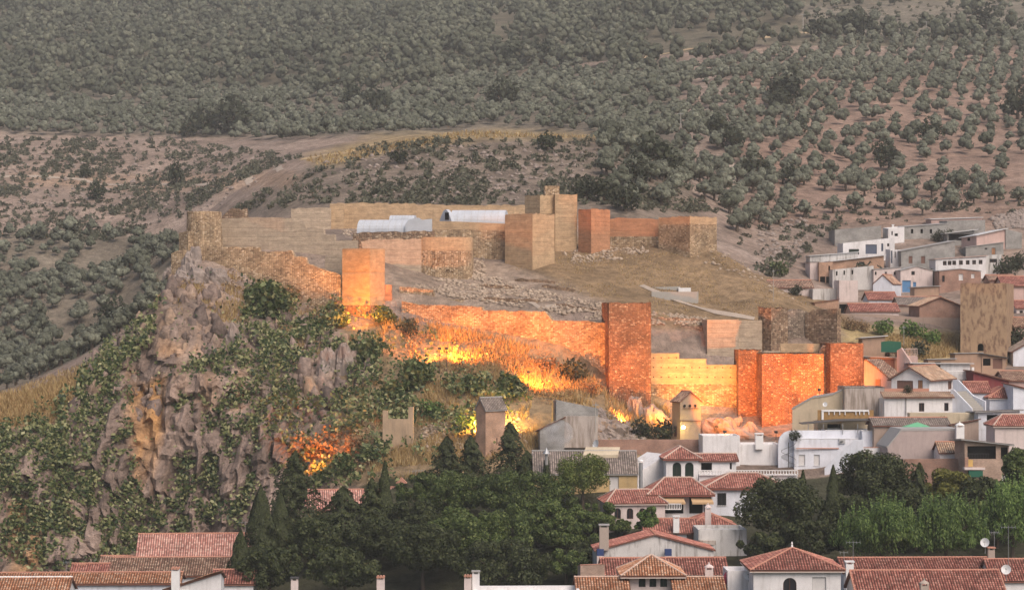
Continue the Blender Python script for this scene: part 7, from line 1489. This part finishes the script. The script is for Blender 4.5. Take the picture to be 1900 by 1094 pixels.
def track(label, pts, w, mat='track'):
    q = [G(*p) for p in pts]; path = []
    for a, b in zip(q, q[1:]):
        k = max(2, int((b - a).length / 4)); path += [a.lerp(b, i / k) for i in range(k)]
    path.append(q[-1]); m = MB(); ids = []
    for i, p in enumerate(path):
        t = path[min(i + 1, len(path) - 1)] - path[max(i - 1, 0)]; n = Vector((-t.y, t.x, 0)).normalized() * w * (.8 + .3 * math.sin(i * 1.7)); L_, R_ = p + n, p - n; ids.append(m.pts([(L_.x, L_.y, Hs(L_.x, L_.y) + .12), (p.x, p.y, Hs(p.x, p.y) + .16), (R_.x, R_.y, Hs(R_.x, R_.y) + .12)]))
    for a, b in zip(ids, ids[1:]): m.f.append([a, a + 1, b + 1, b]); m.f.append([a + 1, a + 2, b + 2, b + 1])
    o = m.build('dirt_track', MAT[mat]); tag(o, label, kind='structure')
plaster('track', (0.40, 0.33, 0.27), .3); plaster('track_gold', (0.46, 0.34, 0.20), .3)
track('pale track climbing between the olives', [(1366, 378), (1362, 345), (1364, 318), (1352, 300)], 1.6); track('golden ridge track at the top of the right hill', [(1180, 112), (1240, 100), (1340, 82), (1430, 68), (1490, 60), (1545, 64)], 3.0, 'track_gold'); track('reddish track crossing the bare left slope', [(-20, 330), (150, 335), (320, 343), (460, 330), (520, 318)], 1.4); track('track along the crest of the knoll', [(560, 296), (640, 285), (720, 262), (830, 248), (960, 247)], 1.5, 'track_gold')
track('pale path across the castle slope', [(1190, 530), (1260, 560), (1330, 580), (1400, 592)], .9); track('path above the curtain wall', [(1040, 568), (1000, 572), (985, 560), (966, 556)], .8)
fp = empty('fence', P(735, 575, 441), 'broken wooden handrail beside the path right of the cliff tower', 'fence'); f = vplane((712, 441), (775, 441))
for x in (715, 724, 735, 747, 765): m = MB(); p = G(x, 572); m.tube([p - UP * .2, p + UP * 1.1], .05, 5); m.build('post', MAT['bark_pale'], fp)
# thin smoke drifting in front of the ruined lean-to
sm = MB(); c_ = P(1036, 812, 387.5); sm.lathe(c_ - UP * 2.2, [(.3, 0), (1.5, 1.0), (2.4, 2.4), (2.6, 3.6), (1.7, 4.6), (.3, 5.2)], 16)
n = mk('smoke'); n.t.nodes.remove(n.b); pos = n('NewGeometry').outputs['Position']; nz = n('TexNoise', {'Vector': pos, 'Scale': .8, 'Detail': 4.0}).outputs[0]
vr = n('VolumePrincipled', {'Color': (.75, .75, .76), 'Density': n.math('MULTIPLY', n.ramp(nz, [(.42, 0.0), (.7, 1.0)]), 0.55)}); n.t.links.new(vr.outputs[0], n.t.nodes['Material Output'].inputs['Volume'])
tag(sm.build('smoke', n.m), 'thin grey smoke beside the ruined lean-to', kind='stuff')
# ------------------------------------------------------------------ air
hz = MB(); hz.box((-1300, -70, -80), (1300, 2700, float(GZ.max()) + 40))
n = mk('haze'); n.t.nodes.remove(n.b)
pv = n('VolumePrincipled', {'Density': 0.00015, 'Color': (0.80, 0.82, 0.82), 'Anisotropy': 0.0})
n.t.links.new(pv.outputs[0], n.t.nodes['Material Output'].inputs['Volume'])
hob = hz.build('haze', n.m, origin=(0, 0, 0)); tag(hob, kind='stuff')
